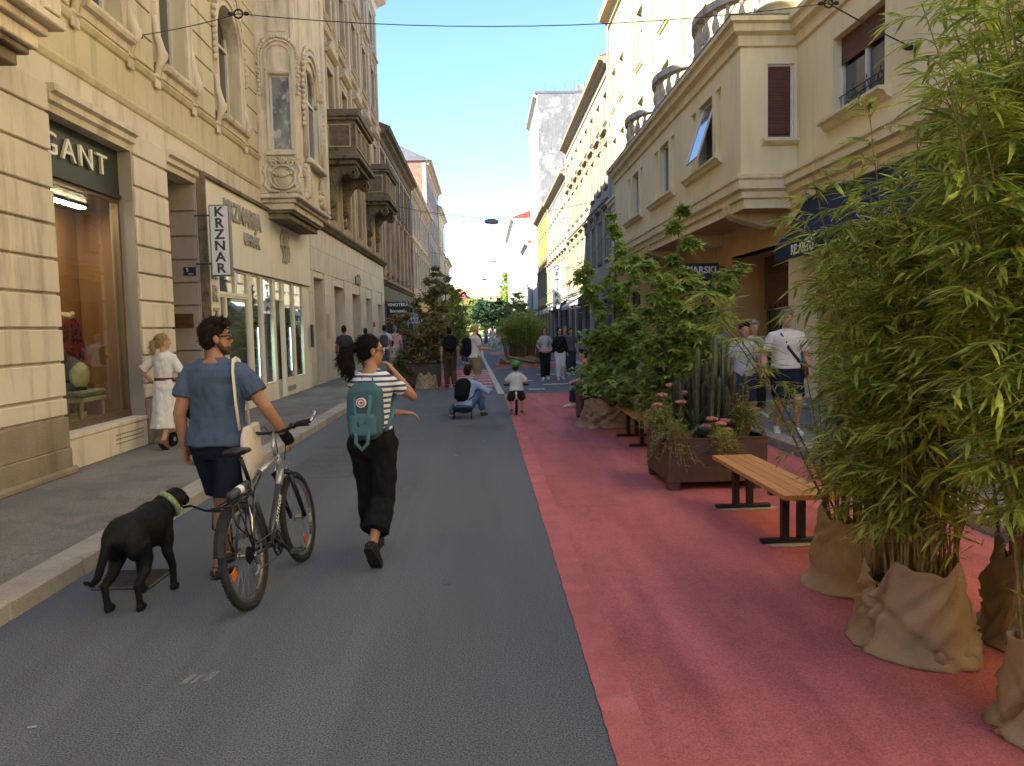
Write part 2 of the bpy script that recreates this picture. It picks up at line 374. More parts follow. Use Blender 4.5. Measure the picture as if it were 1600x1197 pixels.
def win_meshes(s, w, h, style, fm, depth):
    key = (s, round(w, 2), round(h, 2), style, fm.name, depth)
    if key in _WC: return _WC[key]
    F = Fac(None, 0, s); f = MB(); t = .055; d = -depth
    hw = w/2
    def fb(a, b, c, e, w0=d, w1=d+.06): F.box(f, a, b, c, e, w0, w1)
    fb(-hw, -hw+t, 0, h); fb(hw-t, hw, 0, h); fb(-hw+t, hw-t, 0, t); fb(-hw+t, hw-t, h-t, h)
    if 'v' in style: fb(-.04, .04, t, h-t, d, d+.075)
    if 't' in style: fb(-hw+t, hw-t, h*.7-.03, h*.7+.03, d+.002, d+.07)
    if 'g' in style:
        for k in range(1, 4): fb(-hw+t, hw-t, h*k/4-.015, h*k/4+.015, d+.004, d+.05)
    p = MB(); F.box(p, -hw+t*.5, hw-t*.5, t*.5, h-t*.5, d-.02, d+.015)
    r = {'frame': f.mesh('window', fm), 'pane': p.mesh('pane', GL)}
    if 's' in style:
        q = MB(); F.mold(q, -hw-.1, hw+.1, [(.002, -.14), (.05, -.13), (.09, -.06), (.12, -.05), (.12, 0), (.002, .015)]); r['sill'] = q
    if 'a' in style:
        q = MB(); b = .16
        for a, c_ in ((-hw-b, -hw), (hw, hw+b)): F.box(q, a, c_, -.01 if 's' not in style else .02, h, .002, .05)
        F.box(q, -hw-b, hw+b, h, h+b, .003, .055); r['arch'] = q
    if 'h' in style:
        q = MB(); z = h+.2; F.box(q, -hw-.12, hw+.12, z, z+.22, .004, .05); F.mold(q, -hw-.28, hw+.28, [(.004, z+.22), (.1, z+.24), (.16, z+.32), (.26, z+.34), (.26, z+.4), (.004, z+.44)])
        for e in (-hw-.16, hw+.16): F.box(q, e-.07, e+.07, z-.25, z+.219, .004, .12)
        r['hood'] = q
    if 'p' in style:
        q = MB(); z = h+.2; F.box(q, -hw-.1, hw+.1, z, z+.18, .004, .05); F.mold(q, -hw-.26, hw+.26, [(.004, z+.18), (.12, z+.2), (.24, z+.28), (.24, z+.34), (.004, z+.36)])
        q.extr([F.P(-hw-.26, z+.36, .004), F.P(hw+.26, z+.36, .004), F.P(.35*hw, z+.72, .004), F.P(0, z+.78, .004), F.P(-.35*hw, z+.72, .004)], (s*.2, 0, 0))
        r['hood'] = q
    _WC[key] = r; return r
def put_window(F, u, v, w, h, style, fm, tm, depth=.2, parent=None, extra=None):
    r = win_meshes(F.s, w, h, style, fm, depth); o = F.put('window', r['frame'], u, v, 0, parent)
    link('pane', r['pane'], o)
    for k, nm in (('sill', 'sill'), ('arch', 'architrave'), ('hood', 'window_hood')):
        if k in r:
            ck = (F.s, round(w, 2), round(h, 2), style, k, tm.name)
            if ck not in _WC: _WC[ck] = r[k].mesh(nm, tm)
            link(nm, _WC[ck], o)
    return o
def house(name, label, side, X, y0, y1, eave, floors, bays, wm, tm, fm=None, ground=None, cornice='plain', roof=3.0, gm=None, grp='houses lining the street', gz=4.2, margin=.0, core=9.0, brackets=0, strings=(), cat='building', ridge_m=None, gable=None):
    o = empty(name, (X, y0, 0), label=label, cat=cat); F = Fac(o, X, side); fm = fm or M_WHITE
    bw = (y1-y0-2*margin)/bays; cs = [y0+margin+bw*(i+.5) for i in range(bays)]
    ops = [(c-w/2, c+w/2, z, z+h) for (z, h, w, st) in floors for c in cs]
    gops = []
    if ground:
        gb = (y1-y0)/ground; gops = [(y0+gb*i+.45, y0+gb*(i+1)-.45, .35, 3.25) for i in range(ground)]
    lo = MB()
    if gm and ground:
        F.wall('shopfront_wall', y0, y1, 0, gz-.15, gops, gm, .3, core); F.wall('wall', y0, y1, gz-.15, eave, ops, wm, .24, core)
    else: F.wall('wall', y0, y1, 0, eave, ops+gops, wm, .3, core)
    for a, b, c, d in gops: put_window(F, (a+b)/2, c, b-a, d-c, 'vt', M_WOODW, tm, .22)
    for (z, h, w, st) in floors:
        for c in cs: put_window(F, c, z, w, h, st, fm, tm, .2)
    g = MB(); F.mold(g, y0, y1, [(.002, gz-.25), (.08, gz-.22), (.14, gz-.1), (.2, gz-.08), (.2, gz), (.002, gz+.06)]); g.build('string_course', tm, o)
    for z in strings:
        g = MB(); F.mold(g, y0, y1, [(.002, z-.1), (.07, z-.08), (.1, z), (.002, z+.03)]); g.build('string_course', tm, o)
    g = MB(); E_ = eave; F.mold(g, y0, y1, [(.002, E_-.75), (.06, E_-.72), (.08, E_-.4), (.3, E_-.3), (.34, E_-.2), (.55, E_-.16), (.6, E_+.02), (.002, E_+.05)]); g.build('cornice', tm, o)
    if brackets:
        b = MB(); F.mold(b, -.09, .09, [(.085, -.52), (.2, -.48), (.46, -.2), (.46, -.17), (.085, -.17)]); me = b.mesh('bracket', tm); n = int((y1-y0)/brackets)
        for k in range(n): F.put('bracket', me, y0+(k+.5)*(y1-y0)/n, E_)
    if roof:
        g = MB(); d = core; g.extr([F.P(y0, E_+.05, .5), F.P(y0, E_+roof, -d*.5), F.P(y0, E_+.05, -d)], (0, y1-y0, 0)); g.build('roof', ridge_m or M_TILE, o)
    g = MB(); p = F.P(y1-.25, .1, .1); g.tube([(p[0], p[1], .15), (p[0], p[1], E_-.3)], .05, 8); g.build('drain_pipe', M_PIPE, o, smooth=True)
    return o, F, cs
# ---------------------------------------------------------------- left side of the street
W_YEL = mat('ochre plaster', (.61, .54, .365, 1), .08, .7, .9, .3, 55, dirt=.55, rnd=.03)
W_BEI = mat('beige rusticated plaster', (.66, .595, .475, 1), .08, .8, .9, .3, 60, dirt=.6, rnd=.04)
W_PLI = mat('rough plinth', (.30, .245, .18, 1), .15, 3, .95, .7, 60, dirt=.5)
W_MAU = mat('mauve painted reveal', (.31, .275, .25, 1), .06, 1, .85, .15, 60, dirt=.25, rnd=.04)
W_ORN = mat('cream stucco ornament', (.66, .585, .46, 1), .12, 2, .9, .3, 40, dirt=.75)
W_CRM = mat('cream shop panel', (.8, .75, .62, 1), .05, 1, .75, .1, 40, dirt=.2, rnd=.03)
W_LET = mat('grey shop letters', (.33, .315, .28, 1), .1, 4, .6)
W_MARB = mat('travertine slab', (.64, .585, .48, 1), .09, 1.6, .55, .1, 30, .4, dirt=.45, rnd=.07)
W_BRN = mat('weathered brown stucco', (.43, .345, .23, 1), .12, 1.2, .92, .3, 40, dirt=.7)
W_PAL = mat('pale weathered stucco', (.55, .46, .33, 1), .1, 1.1, .92, .25, 40, dirt=.5)
W_BLK = mat('sooty stone', (.2, .165, .115, 1), .25, 2.2, .95, .5, 30, dirt=.9, col2=(.07, .062, .05, 1), c2lo=.52, c2hi=.7)
M_FRD = flat('dark bronze frame', (.035, .035, .032, 1), .4)
M_SIGN = flat('dark green fascia', (.028, .036, .03, 1), .35)
M_LETW = flat('white letter', (.75, .74, .7, 1), .4)
G_SHOP = glass_clear('shop glass', (.86, .9, .88, 1), 1.2)
M_WOODP = mat('brown wood panel', (.3, .15, .065, 1), .15, 1.4, .5, stretch=(5, 5, .6))
M_WARM = mat('warm ceiling strip', (1, .8, .5, 1), .0, 1, .5, emit=18)
M_COOL = mat('cool light strip', (.75, 1, .85, 1), .0, 1, .5, emit=2)

# unseen house added behind the viewer: shades the street, low eave lets sun past
house('unseen_shade_house', 'unseen ochre house added behind the viewer on the left for its shade', 1, XL, -45, 1.0, 11.4, [(5.6, 2.2, 1.2, 'vs'), (8.6, 1.8, 1.2, 'vs')], 12, W_YEL, W_ORN, gz=5.1)

L1 = empty('ochre_corner_house', (XL, 1.02, 0), label='ochre stucco house with beige banded ground floor, fashion shop and white fur shop, left foreground', cat='building')
F = Fac(L1, XL, 1); u0, u1 = 1.02, 23.2
GA, GB = 9.62, 11.87; DA, DB = 13.07, 14.45; KA, KB = 14.5, 23.15
F.wall('ground_floor_wall', u0, u1, 0, 5.15, [(GA, GB, .12, 4.62, .35), (DA, DB, .12, 4.62, 1.3), (KA+.1, KB-.1, .12, 4.4, .5)], W_BEI, .3, 9.0)
wc = [(6.05, 2.5, 1.17, 11.15, 0), (6.05, 2.5, 1.17, 13.67, 0), (6.05, 2.3, 1.36, 16.62, 1)]
ops = [(c-w/2, c+w/2, z, z+h) for z, h, w, c, a in wc] + [(c-.6, c+.6, z, z+2.3) for c in (11.15, 13.67, 16.62) for z in (10.2, 13.9)]
F.wall('upper_wall', u0, u1, 5.15, 17.2, ops, W_YEL, .3, 9.0)
# banded courses of the ground floor
zs = [.80, 1.03, 1.449, 1.852, 2.262, 2.668, 3.078, 3.495, 3.94, 4.39, 4.74]
def course(a, b, z0, z1, m=W_BEI, w=.05, name='stone_course'):
    g = MB(); F.box(g, a, b, z0+.016, z1-.016, .002, w); return g.build(name, m, L1, bevel=.012)
for a, b in ((1.2, GA), (GB, DA)):
    for i in range(len(zs)-1): course(a+.005, b-.003, zs[i], zs[i+1], W_BEI)
    g = MB(); F.box(g, a+.005, b+.004, .12, .42, .002, .075); g.build('plinth', W_PLI, L1, bevel=.015)
    g = MB(); F.box(g, a+.006, b+.002, .42, .79, .002, .055); g.build('plinth', W_PLI, L1, bevel=.01)
    g = MB(); F.box(g, a, b, .1, .2, .075, .16); g.build('plinth_step', W_PLI, L1, bevel=.03)
# lintels above the shop and the doorway
for a, b in ((GA, GB), (DA, DB)):
    g = MB(); F.mold(g, a+.002, b+.03, [(-.3, 4.44), (.0, 4.44), (.02, 4.52), (.07, 4.55), (.07, 4.63), (.13, 4.66), (.13, 4.74), (-.3, 4.76)]); g.build('lintel', W_BEI, L1)
for z, w in ((5.15, .05), (5.8, .07)):
    g = MB(); F.mold(g, u0, 18.6, [(.002, z-.1), (w*.5, z-.08), (w, z-.02), (w, z+.01), (.002, z+.05)]); g.build('string_course', W_YEL, L1)
# mauve reveals of the shop and the doorway, painted courses inside the doorway
for a, b, dp in ((GA, GB, .34), (DA, DB, 1.28)):
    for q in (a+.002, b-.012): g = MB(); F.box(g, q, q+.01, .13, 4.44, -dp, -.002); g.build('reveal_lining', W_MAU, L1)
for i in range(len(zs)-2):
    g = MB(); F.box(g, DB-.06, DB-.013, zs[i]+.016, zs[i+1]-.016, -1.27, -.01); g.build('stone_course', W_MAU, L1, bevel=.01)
g = MB(); F.box(g, DA+.02, DB-.07, .13, 3.3, -1.27, -1.2); dr = g.build('door', M_WOODW, L1)
for a, b in ((DA+.1, DA+.6), (DA+.7, DB-.17)):
    for z0, z1 in ((.3, 1.1), (1.25, 2.4), (2.55, 3.15)):
        g = MB(); F.box(g, a, b, z0, z1, -1.2, -1.17); g.build('door_panel', M_WOODW, dr, bevel=.02)
# street number plate and brass plate in the doorway (on the far reveal facing the viewer)
M_BLUE = flat('blue enamel', (.02, .03, .06, 1), .35)
pl = empty('house_number_plate', (XL-.12, DB-.08, 2.86), label='small dark blue enamel house number plate in the shaded doorway', cat='plate')
g = MB(); g.box(XL-.26, XL-.04, DB-.078, DB-.066, 2.80, 2.95); g.build('plate', M_BLUE, pl)
lettering('5', .09, .003, M_LETW, pl, (XL-.19, DB-.08, 2.9), (1, 0, 0), (0, 0, 1)); lettering('ULICA', .03, .002, M_LETW, pl, (XL-.13, DB-.08, 2.83), (1, 0, 0), (0, 0, 1))
pl = empty('brass_name_plate', (XL-.3, DB-.08, 1.9), label='wide brown brass name plate on the shaded doorway wall', cat='plate')
g = MB(); g.box(XL-.62, XL-.08, DB-.084, DB-.066, 1.82, 2.16); g.build('frame', W_MAU, pl)
g = MB(); g.box(XL-.58, XL-.12, DB-.092, DB-.085, 1.86, 2.12); g.build('plate', mat('dull brass', (.16, .09, .045, 1), .2, 5, .4, metal=.6), pl)
lettering('ORDINACIJA', .055, .002, flat('engraved', (.03, .02, .012, 1), .6), pl, (XL-.35, DB-.094, 2.03), (1, 0, 0), (0, 0, 1)); lettering('DR. MED.', .05, .002, flat('engraved', (.03, .02, .012, 1), .6), pl, (XL-.35, DB-.094, 1.94), (1, 0, 0), (0, 0, 1))
# --- fashion shop window
sw = empty('shop_window', Vector((XL, (GA+GB)/2, .12))-ORG[L1.name], parent=L1); ORG[sw.name] = Vector((XL, (GA+GB)/2, .12))
g = MB(); F.box(g, GA+.013, GB-.013, .12, .5, -.3, .03); F.box(g, GA+.013, GB-.013, .5, .56, -.3, .045); g.build('window_base', W_BEI, sw, bevel=.008)
gv = MB()
for r_ in range(3):
    for k in range(16): F.box(gv, GB-1.02+k*.055, GB-.99+k*.055, .26+.06*r_, .275+.06*r_, .028, .0325)
gv.build('vent_slots', M_FRD, sw)
g = MB(); F.box(g, GA+.013, GB-.013, 3.8, 4.44, -.32, -.19); F.box(g, GA+.013, GB-.013, 3.74, 3.8, -.32, -.16); g.build('sign_fascia', M_SIGN, sw)
lettering('GANT', .40, .018, M_LETW, sw, (XL-.165, 10.62, 4.12), (0, 1, 0), (0, 0, 1), .0, space=1.25, sx=1.32)
g = MB()
F.box(g, GA+.014, GA+.07, .66, 3.74, -.29, -.2); F.box(g, GB-.07, GB-.014, .66, 3.74, -.29, -.2); F.box(g, GA+.014, GB-.014, .561, .66, -.295, -.19); F.box(g, GA+.07, GB-.07, 3.69, 3.74, -.29, -.2)
g.build('window_frame', flat('bronze frame', (.2, .14, .09, 1), .35, metal=.6), sw)
g = MB(); F.box(g, GA+.06, GB-.06, .65, 3.70, -.25, -.24); g.build('pane', G_SHOP, sw)
# shop interior behind the pane
rm = empty('shop_interior', Vector((XL-1.5, 10.7, .1))-ORG[L1.name], parent=L1); ORG[rm.name] = Vector((XL-1.5, 10.7, .1))
# --- fur shop front: cream panels standing proud of the wall
KP = [(KA+.02, 15.2, 4.56, .12), ]
def kbox(a, b, c, d, w0, w1, m=W_CRM, name='shop_panel', bev=.004):
    g = MB(); F.box(g, a, b, c, d, w0, w1); return g.build(name, m, L1, bevel=bev)
for a, b in ((KA+.02, 15.2), ): kbox(a, b, .12, 3.05, .002, .1)
for a, b in ((KA+.02, 17.4), (17.41, 18.9), (18.91, 20.3), (20.31, 21.7), (21.71, KB)): kbox(a, b, 3.06, 4.58, .002, .1)
kbox(KA-.04, KB, 4.585, 4.66, .002, .16, W_BLK, 'shop_cornice'); kbox(KA-.045, KA+.015, .12, 4.58, .002, .16, W_BLK, 'end_strip')
for a, b in ((17.25, 17.45), (18.2, 18.32), (19.25, 19.4), (20.12, 20.25), (21.2, 21.32), (22.35, KB)): kbox(a, b, .12, 3.05, -.06, .035)
for a, b in ((15.2, 17.25), (17.45, 18.2), (18.32, 19.25), (20.25, 21.2), (21.32, 22.35)): kbox(a+.002, b-.002, .12, .52, -.3, .03, W_CRM, 'stall_riser')
kbox(20.3, 21.15, .22, .36, .031, .04, W_LET, 'vent_grille')
lettering('KRZNARIJA', .52, .02, W_LET, L1, (XL+.115, 16.85, 4.17), (0, 1, 0), (0, 0, 1), .008, sx=.95, name='shop_lettering')
lettering('UHRAK', .36, .02, W_LET, L1, (XL+.115, 17.4, 3.72), (0, 1, 0), (0, 0, 1), .004, sx=.95, name='shop_lettering')
for i, ch in enumerate('KRZNAR'): lettering(ch, .42, .02, W_LET, L1, (XL+.115, 14.87, 2.9-i*.42), (0, 1, 0), (0, 0, 1), .01, name='shop_lettering')
g = MB(); w = .13   # monogram in relief
for pts in ([(20.0, 4.25), (19.85, 4.1), (19.95, 3.85), (20.1, 3.7), (20.0, 3.5)], [(20.05, 4.3), (20.2, 4.2), (20.1, 4.0), (20.25, 3.9), (20.2, 3.6), (20.05, 3.5)], [(20.35, 4.2), (20.3, 3.9), (20.45, 3.7), (20.3, 3.5)], [(20.4, 4.28), (20.55, 4.15), (20.45, 4.0), (20.6, 3.75), (20.5, 3.55)], [(19.85, 3.9), (20.2, 3.95), (20.6, 3.9)]):
    g.tube([F.P(u, v, w) for u, v in pts], .035, 6, round_=True)
g.build('relief_monogram', W_LET, L1, smooth=True)
def shop_pane(a, b, c, d, w=-.01, parent=None, fm=M_LETW, name='shop_window'):
    g = MB(); t = .04
    F.box(g, a, a+t, c, d, w-.03, w+.04); F.box(g, b-t, b, c, d, w-.03, w+.04); F.box(g, a+t, b-t, c, c+t, w-.03, w+.04); F.box(g, a+t, b-t, d-t, d, w-.03, w+.04)
    o = g.build(name, W_CRM, L1)
    g = MB(); F.box(g, a+t*.6, b-t*.6, c+t*.6, d-t*.6, w-.006, w+.006); g.build('pane', G_SHOP, o); return o
shop_pane(15.21, 15.75, .53, 2.5); shop_pane(15.76, 17.24, .53, 2.5); shop_pane(17.46, 18.19, .53, 3.04); shop_pane(15.21, 16.4, 2.53, 3.04); shop_pane(16.42, 17.24, 2.53, 3.04)
shop_pane(18.33, 19.24, .53, 3.04); shop_pane(20.26, 21.19, .53, 3.04); shop_pane(21.33, 22.34, .53, 3.04); shop_pane(19.41, 20.11, .16, 2.5, -.25); shop_pane(19.41, 20.11, 2.53, 3.04)
kbox(15.2, 17.25, 2.5, 2.53, -.06, .04, W_CRM, 'transom')
# interior of the fur shop: pale room, lit display strips in the two show cases
g = MB(); F.box(g, KA+.12, KB-.12, .125, 4.38, -.49, -.47); g.build('shop_back_wall', mat('pale shop backdrop', (.36, .38, .34, 1), .25, 1.2, .8), L1)
for a, b in ((18.4, 19.17), (21.4, 22.27)):
    c = (a+b)/2; g = MB(); F.box(g, a, b, .55, 1.95, -.32, -.2); F.box(g, a, b, 1.95, 2.0, -.32, -.08); d = g.build('show_case', flat('show case black', (.012, .016, .013, 1), .3), L1)
    g = MB(); F.box(g, c-.14, c+.14, .7, 1.88, -.2, -.19); g.build('light_strip', M_COOL, d)
g = MB()
for k in range(6): F.box(g, 17.48, 18.17, .6+k*.4, .62+k*.4, -.3, -.08)
g.build('shelf', M_LETW, L1)
# hanging light box
kb = empty('hanging_sign', (XL+.45, 14.28, 2.75), label='white vertical light box sign reading KRZNAR hanging from the ochre house', cat='sign')
g = MB(); g.box(-4.82, -4.46, 14.24, 14.36, 2.77, 4.03); g.build('box_frame', flat('grey sign frame', (.2, .2, .2, 1), .4, metal=.5), kb, bevel=.01)
g = MB(); g.box(-4.795, -4.485, 14.232, 14.24, 2.795, 4.005); g.build('face_panel', mat('backlit acrylic', (.7, .72, .73, 1), .03, 3, .35), kb)
for i, ch in enumerate('KRZNAR'): lettering(ch, .235, .004, flat('sign letter grey', (.05, .055, .065, 1), .5), kb, (-4.64, 14.229, 3.895-i*.198), (1, 0, 0), (0, 0, 1), .006, sx=1.08)
g = MB()
for z in (3.0, 3.85): g.tube([(XL, 14.3, z), (-4.82, 14.3, z)], .015, 6)
g.build('bracket', M_IRON, kb)
# yellow upper courses
zc = [5.86+.437*i for i in range(0, 9)]
blocks_open = [(8.4, 8.42), (10.28, 12.02), (12.8, 14.54), (15.62, 17.62), (18.58, 22.42)]
for i in range(len(zc)-1):
    a = 8.45
    for o0, o1 in blocks_open[1:]:
        if zc[i] >= 5.8 and o0-a > .2:
            g = MB(); F.box(g, a, o0, zc[i]+.013, zc[i+1]-.013, .002, .04); g.build('stone_course', W_YEL, L1, bevel=.01)
        a = o1
    g = MB(); F.box(g, 22.43, 23.15, zc[i]+.013, zc[i+1]-.013, .002, .04); g.build('stone_course', W_YEL, L1, bevel=.01)
def console(F, u, v, m, parent):
    g = MB(); g.tube([F.P(u, v+.55, .05), F.P(u, v+.3, .07), F.P(u, v+.1, .12), F.P(u, v-.05, .15), F.P(u, v-.18, .09), F.P(u, v-.32, .05)], [.05, .055, .065, .085, .06, .045], 8, round_=True)
    g.ell(F.P(u, v-.02, .16), .075); 
    for k in range(5): g.tube([F.P(u-.08+.04*k, v-.36, .05), F.P(u-.08+.04*k, v-.52, .05)], [.016, .02], 6, round_=True)
    F.box(g, u-.11, u+.11, v-.38, v-.33, .002, .08); g.build('console', m, parent, smooth=True)
for z, h, w, c, arch in wc:
    o = put_window(F, c, z, w, h, 'vt', M_WHITE, W_ORN, .26)
    g = MB(); b = .2
    for a_, sgn in ((c-w/2, -1), (c+w/2, 1)):
        F.box(g, a_, a_+sgn*b, z, z+h if not arch else z+h-w/2, .002, .055); F.box(g, a_+sgn*.13, a_+sgn*b*1.0, z, z+h-(w/2 if arch else 0), .056, .085)
    if not arch: F.box(g, c-w/2-b, c+w/2+b, z+h, z+h+.25, .003, .07)
    else:
        zc0 = z+h-w/2
        for r0, r1, w1 in ((w/2, w/2+.1, .055), (w/2+.1, w/2+.22, .09)):
            n = 14; A = [math.pi*i/n for i in range(n+1)]
            g.extr([F.P(c+math.cos(t)*r0, zc0+math.sin(t)*r0, .003) for t in A]+[F.P(c+math.cos(t)*r1, zc0+math.sin(t)*r1, .003) for t in A[::-1]], (w1, 0, 0))
        A = [math.pi*i/14 for i in range(15)]   # spandrels close the corners of the opening
        for sg in (0, 1):
            Q = A[:8] if sg == 0 else A[7:]
            cx = c+w/2 if sg == 0 else c-w/2
            g.extr([F.P(c+math.cos(t)*w/2, zc0+math.sin(t)*w/2, -.24) for t in Q]+([F.P(c, z+h+.01, -.24), F.P(cx, z+h+.01, -.24)] if sg == 0 else [F.P(cx, z+h+.01, -.24), F.P(c, z+h+.01, -.24)]), (.24, 0, 0))
        for t in [math.pi*i/16 for i in range(17)]: g.ell(F.P(c+math.cos(t)*(w/2+.27), zc0+math.sin(t)*(w/2+.27), .08), .055, 7, 5)
        for sgn in (-1, 1):
            for k in range(5): g.ell(F.P(c+sgn*(w/2+.27), zc0-.12-.12*k, .08), (.06, .05, .06), 7, 5)
    g.build('architrave', W_ORN, L1)
    g = MB(); F.mold(g, c-w/2-.12, c+w/2+.12, [(.002, z-.24), (.08, z-.22), (.1, z-.12), (.17, z-.1), (.2, z-.05), (.2, z-.01), (-.25, z+.01)]); g.build('sill', W_ORN, L1)
    for sgn in (-1, 1): console(F, c+sgn*(w/2+.2), z+.12, W_ORN, L1)
for c in (11.15, 13.67, 16.62):
    for z in (10.2, 13.9): put_window(F, c, z, 1.2, 2.3, 'vtsa', M_WHITE, W_ORN, .22)
g = MB(); F.mold(g, u0, u1, [(.002, 16.4), (.1, 16.45), (.15, 16.8), (.6, 17.0), (.65, 17.2), (.002, 17.25)]); g.build('cornice', W_ORN, L1)
g = MB(); g.extr([F.P(u0, 17.25, .5), F.P(u0, 20.2, -4.5), F.P(u0, 17.25, -9)], (0, u1-u0, 0)); g.build('roof', M_TILE, L1)

# --- oriels of the ochre house
def spiral(cx, cz, r0, turns, sgn, y=None, n=18, P=None):
    return [P(cx+sgn*math.cos(t)*r, cz+math.sin(t)*r) for t, r in [(turns*2*math.pi*i/n, r0*(1-.75*i/n)) for i in range(n+1)]]
def oriel(y0, y1, pr=.85, top=16.4):
    o = empty('oriel', Vector((XL, y0, 4.4))-ORG[L1.name], parent=L1); ORG[o.name] = Vector((XL, y0, 4.4))
    x1 = XL+pr; ym = (y0+y1)/2
    # walls with openings: near face (facing the viewer) and street face
    g = MB(); wa, wb, za, zb = XL+.3, XL+.77, 5.95, 7.66
    for a, b, c, d in ((XL, wa, 4.96, top), (wb, x1, 4.96, top), (wa, wb, 4.96, za), (wa, wb, zb, top)):
        g.quad((a, y0, c), (b, y0, c), (b, y0, d), (a, y0, d))
    for q in ((wa, za, wb, za), (wa, zb, wb, zb), (wa, za, wa, zb), (wb, za, wb, zb)): g.quad((q[0], y0, q[1]), (q[2], y0, q[3]), (q[2], y0+.12, q[3]), (q[0], y0+.12, q[1]))
    sa, sb, sz0, sz1 = ym-.75, ym+.75, 6.0, 8.3
    for a, b, c, d in ((y0, sa, 4.96, top), (sb, y1, 4.96, top), (sa, sb, 4.96, sz0), (sa, sb, sz1, top)):
        g.quad((x1, a, c), (x1, b, c), (x1, b, d), (x1, a, d))
    for q in ((sa, sz0, sb, sz0), (sa, sz1, sb, sz1), (sa, sz0, sa, sz1), (sb, sz0, sb, sz1)): g.quad((x1, q[0], q[1]), (x1, q[2], q[3]), (x1-.14, q[2], q[3]), (x1-.14, q[0], q[1]))
    g.quad((XL, y1, 4.96), (x1, y1, 4.96), (x1, y1, top), (XL, y1, top)); g.quad((XL, y0, top), (x1, y0, top), (x1, y1, top), (XL, y1, top))
    g.build('oriel_wall', W_ORN, o, recalc=False)
    # base slab and stepped corbel
    g = MB(); g.box(XL, x1+.06, y0-.06, y1+.06, 4.86, 4.955); b_ = g.build('base_slab', W_ORN, o, bevel=.015)
    for i, (ins, z0, z1) in enumerate(((.06, 4.77, 4.855), (.13, 4.62, 4.765), (.19, 4.55, 4.615), (.27, 4.42, 4.545))):
        g = MB(); g.box(XL, x1-ins, y0+ins, y1-ins, z0, z1); g.build('corbel_step', W_BLK if i > 1 else W_ORN, o, bevel=.012)
    # windows
    f = MB(); f.box(wa, wa+.04, y0+.08, y0+.12, za, zb); f.box(wb-.04, wb, y0+.08, y0+.12, za, zb); f.box(wa+.04, wb-.04, y0+.08, y0+.12, za, za+.04); f.box(wa+.04, wb-.04, y0+.08, y0+.12, zb-.04, zb)
    w = f.build('window', M_WHITE, o); p = MB(); p.box(wa+.03, wb-.03, y0+.1, y0+.11, za+.03, zb-.03); p.build('pane', mat('curtained glass', (.2, .23, .24, 1), .5, 3, .06, spec=.8, stretch=(1, 1, .6), col2=(.5, .52, .5, 1), c2lo=.5, c2hi=.62), w)
    f = MB()
    for a, b in ((sa, sa+.06), (ym-.04, ym+.04), (sb-.06, sb)): f.box(x1-.12, x1-.07, a, b, sz0, sz1)
    f.box(x1-.119, x1-.071, sa+.06, sb-.06, sz0, sz0+.06); f.box(x1-.119, x1-.071, sa+.06, sb-.06, 7.5, 7.58)
    w = f.build('window', M_WHITE, o); p = MB(); p.box(x1-.11, x1-.1, sa+.02, sb-.02, sz0, sz1); p.build('pane', GL, w)
    # mouldings round the near window, sill, arch with garland
    P = lambda x, z, d=.05: (x, y0-d, z)
    g = MB(); cx = (wa+wb)/2
    for a, b in ((wa-.07, wa-.005), (wb+.005, wb+.07)): g.box(a, b, y0-.035, y0-.002, za, zb+.02)
    g.box(wa-.07, wb+.07, y0-.04, y0-.002, zb+.02, zb+.09)
    for k in range(4): g.box(cx-.12+.06*k, cx-.08+.06*k, y0-.07, y0-.041, zb+.0, zb+.08)
    g.box(wa-.1, wb+.1, y0-.09, y0-.002, za-.12, za-.03); g.build('architrave', W_ORN, o, bevel=.006)
    g = MB(); n = 12; A = [math.pi*i/n for i in range(n+1)]
    for r0, r1, d in ((.27, .31, .04), (.36, .4, .05)):
        g.extr([P(cx+math.cos(t)*r0, 8.05+math.sin(t)*r0, .002) for t in A]+[P(cx+math.cos(t)*r1, 8.05+math.sin(t)*r1, .002) for t in A[::-1]], (0, -d, 0))
        for sg in (-1, 1): g.box(min(cx+sg*r0, cx+sg*r1), max(cx+sg*r0, cx+sg*r1), y0-d+.003, y0-.002, 7.2 if r0 > .3 else 7.76, 8.05)
    g.build('arch_moulding', W_ORN, o)
    g = MB(); rr = random.Random(2)
    for t in [math.pi*i/20 for i in range(21)]:
        g.ell(P(cx+math.cos(t)*.45, 8.05+math.sin(t)*.45, .05), rr.uniform(.035, .055), 7, 5)
    for sg in (-1, 1):
        for k in range(9): g.ell(P(cx+sg*(.44+.02*(k % 2)), 8.0-.1*k, .05), rr.uniform(.035, .055), 7, 5)
    g.build('garland', W_ORN, o, smooth=True)
    # cartouche below the window
    g = MB(); cz = 5.36
    g.tube([P(cx+math.cos(t)*.3, cz+math.sin(t)*.27-.03, .05) for t in [2*math.pi*i/24 for i in range(24)]], .035, 7, closed=True)
    g.tube([P(cx+math.cos(t)*.2, cz+math.sin(t)*.2-.05, .045) for t in [math.pi+math.pi*i/16 for i in range(17)]], .025, 6)
    g.ell((cx, y0-.02, cz-.05), (.2, .05, .2))
    for k in range(9):
        t = k/8*2-1; g.ell(P(cx+t*.27, cz+.1-.1*(1-t*t), .08), .038+.012*(1-abs(t)), 8, 6)
    for sg in (-1, 1):
        g.tube(spiral(cx+sg*.2, cz+.3, .1, 1.6, sg, P=lambda x, z: P(x, z, .06)), .024, 6); g.tube(spiral(cx+sg*.33, cz-.2, .08, 1.5, -sg, P=lambda x, z: P(x, z, .06)), .024, 6)
        g.tube([P(cx+sg*.36, cz+.25), P(cx+sg*.42, cz+.1), P(cx+sg*.36, cz-.05), P(cx+sg*.42, cz-.2), P(cx+sg*.3, cz-.33), P(cx+sg*.1, cz-.36)], [.03, .05, .035, .05, .045, .03], 7, round_=True)
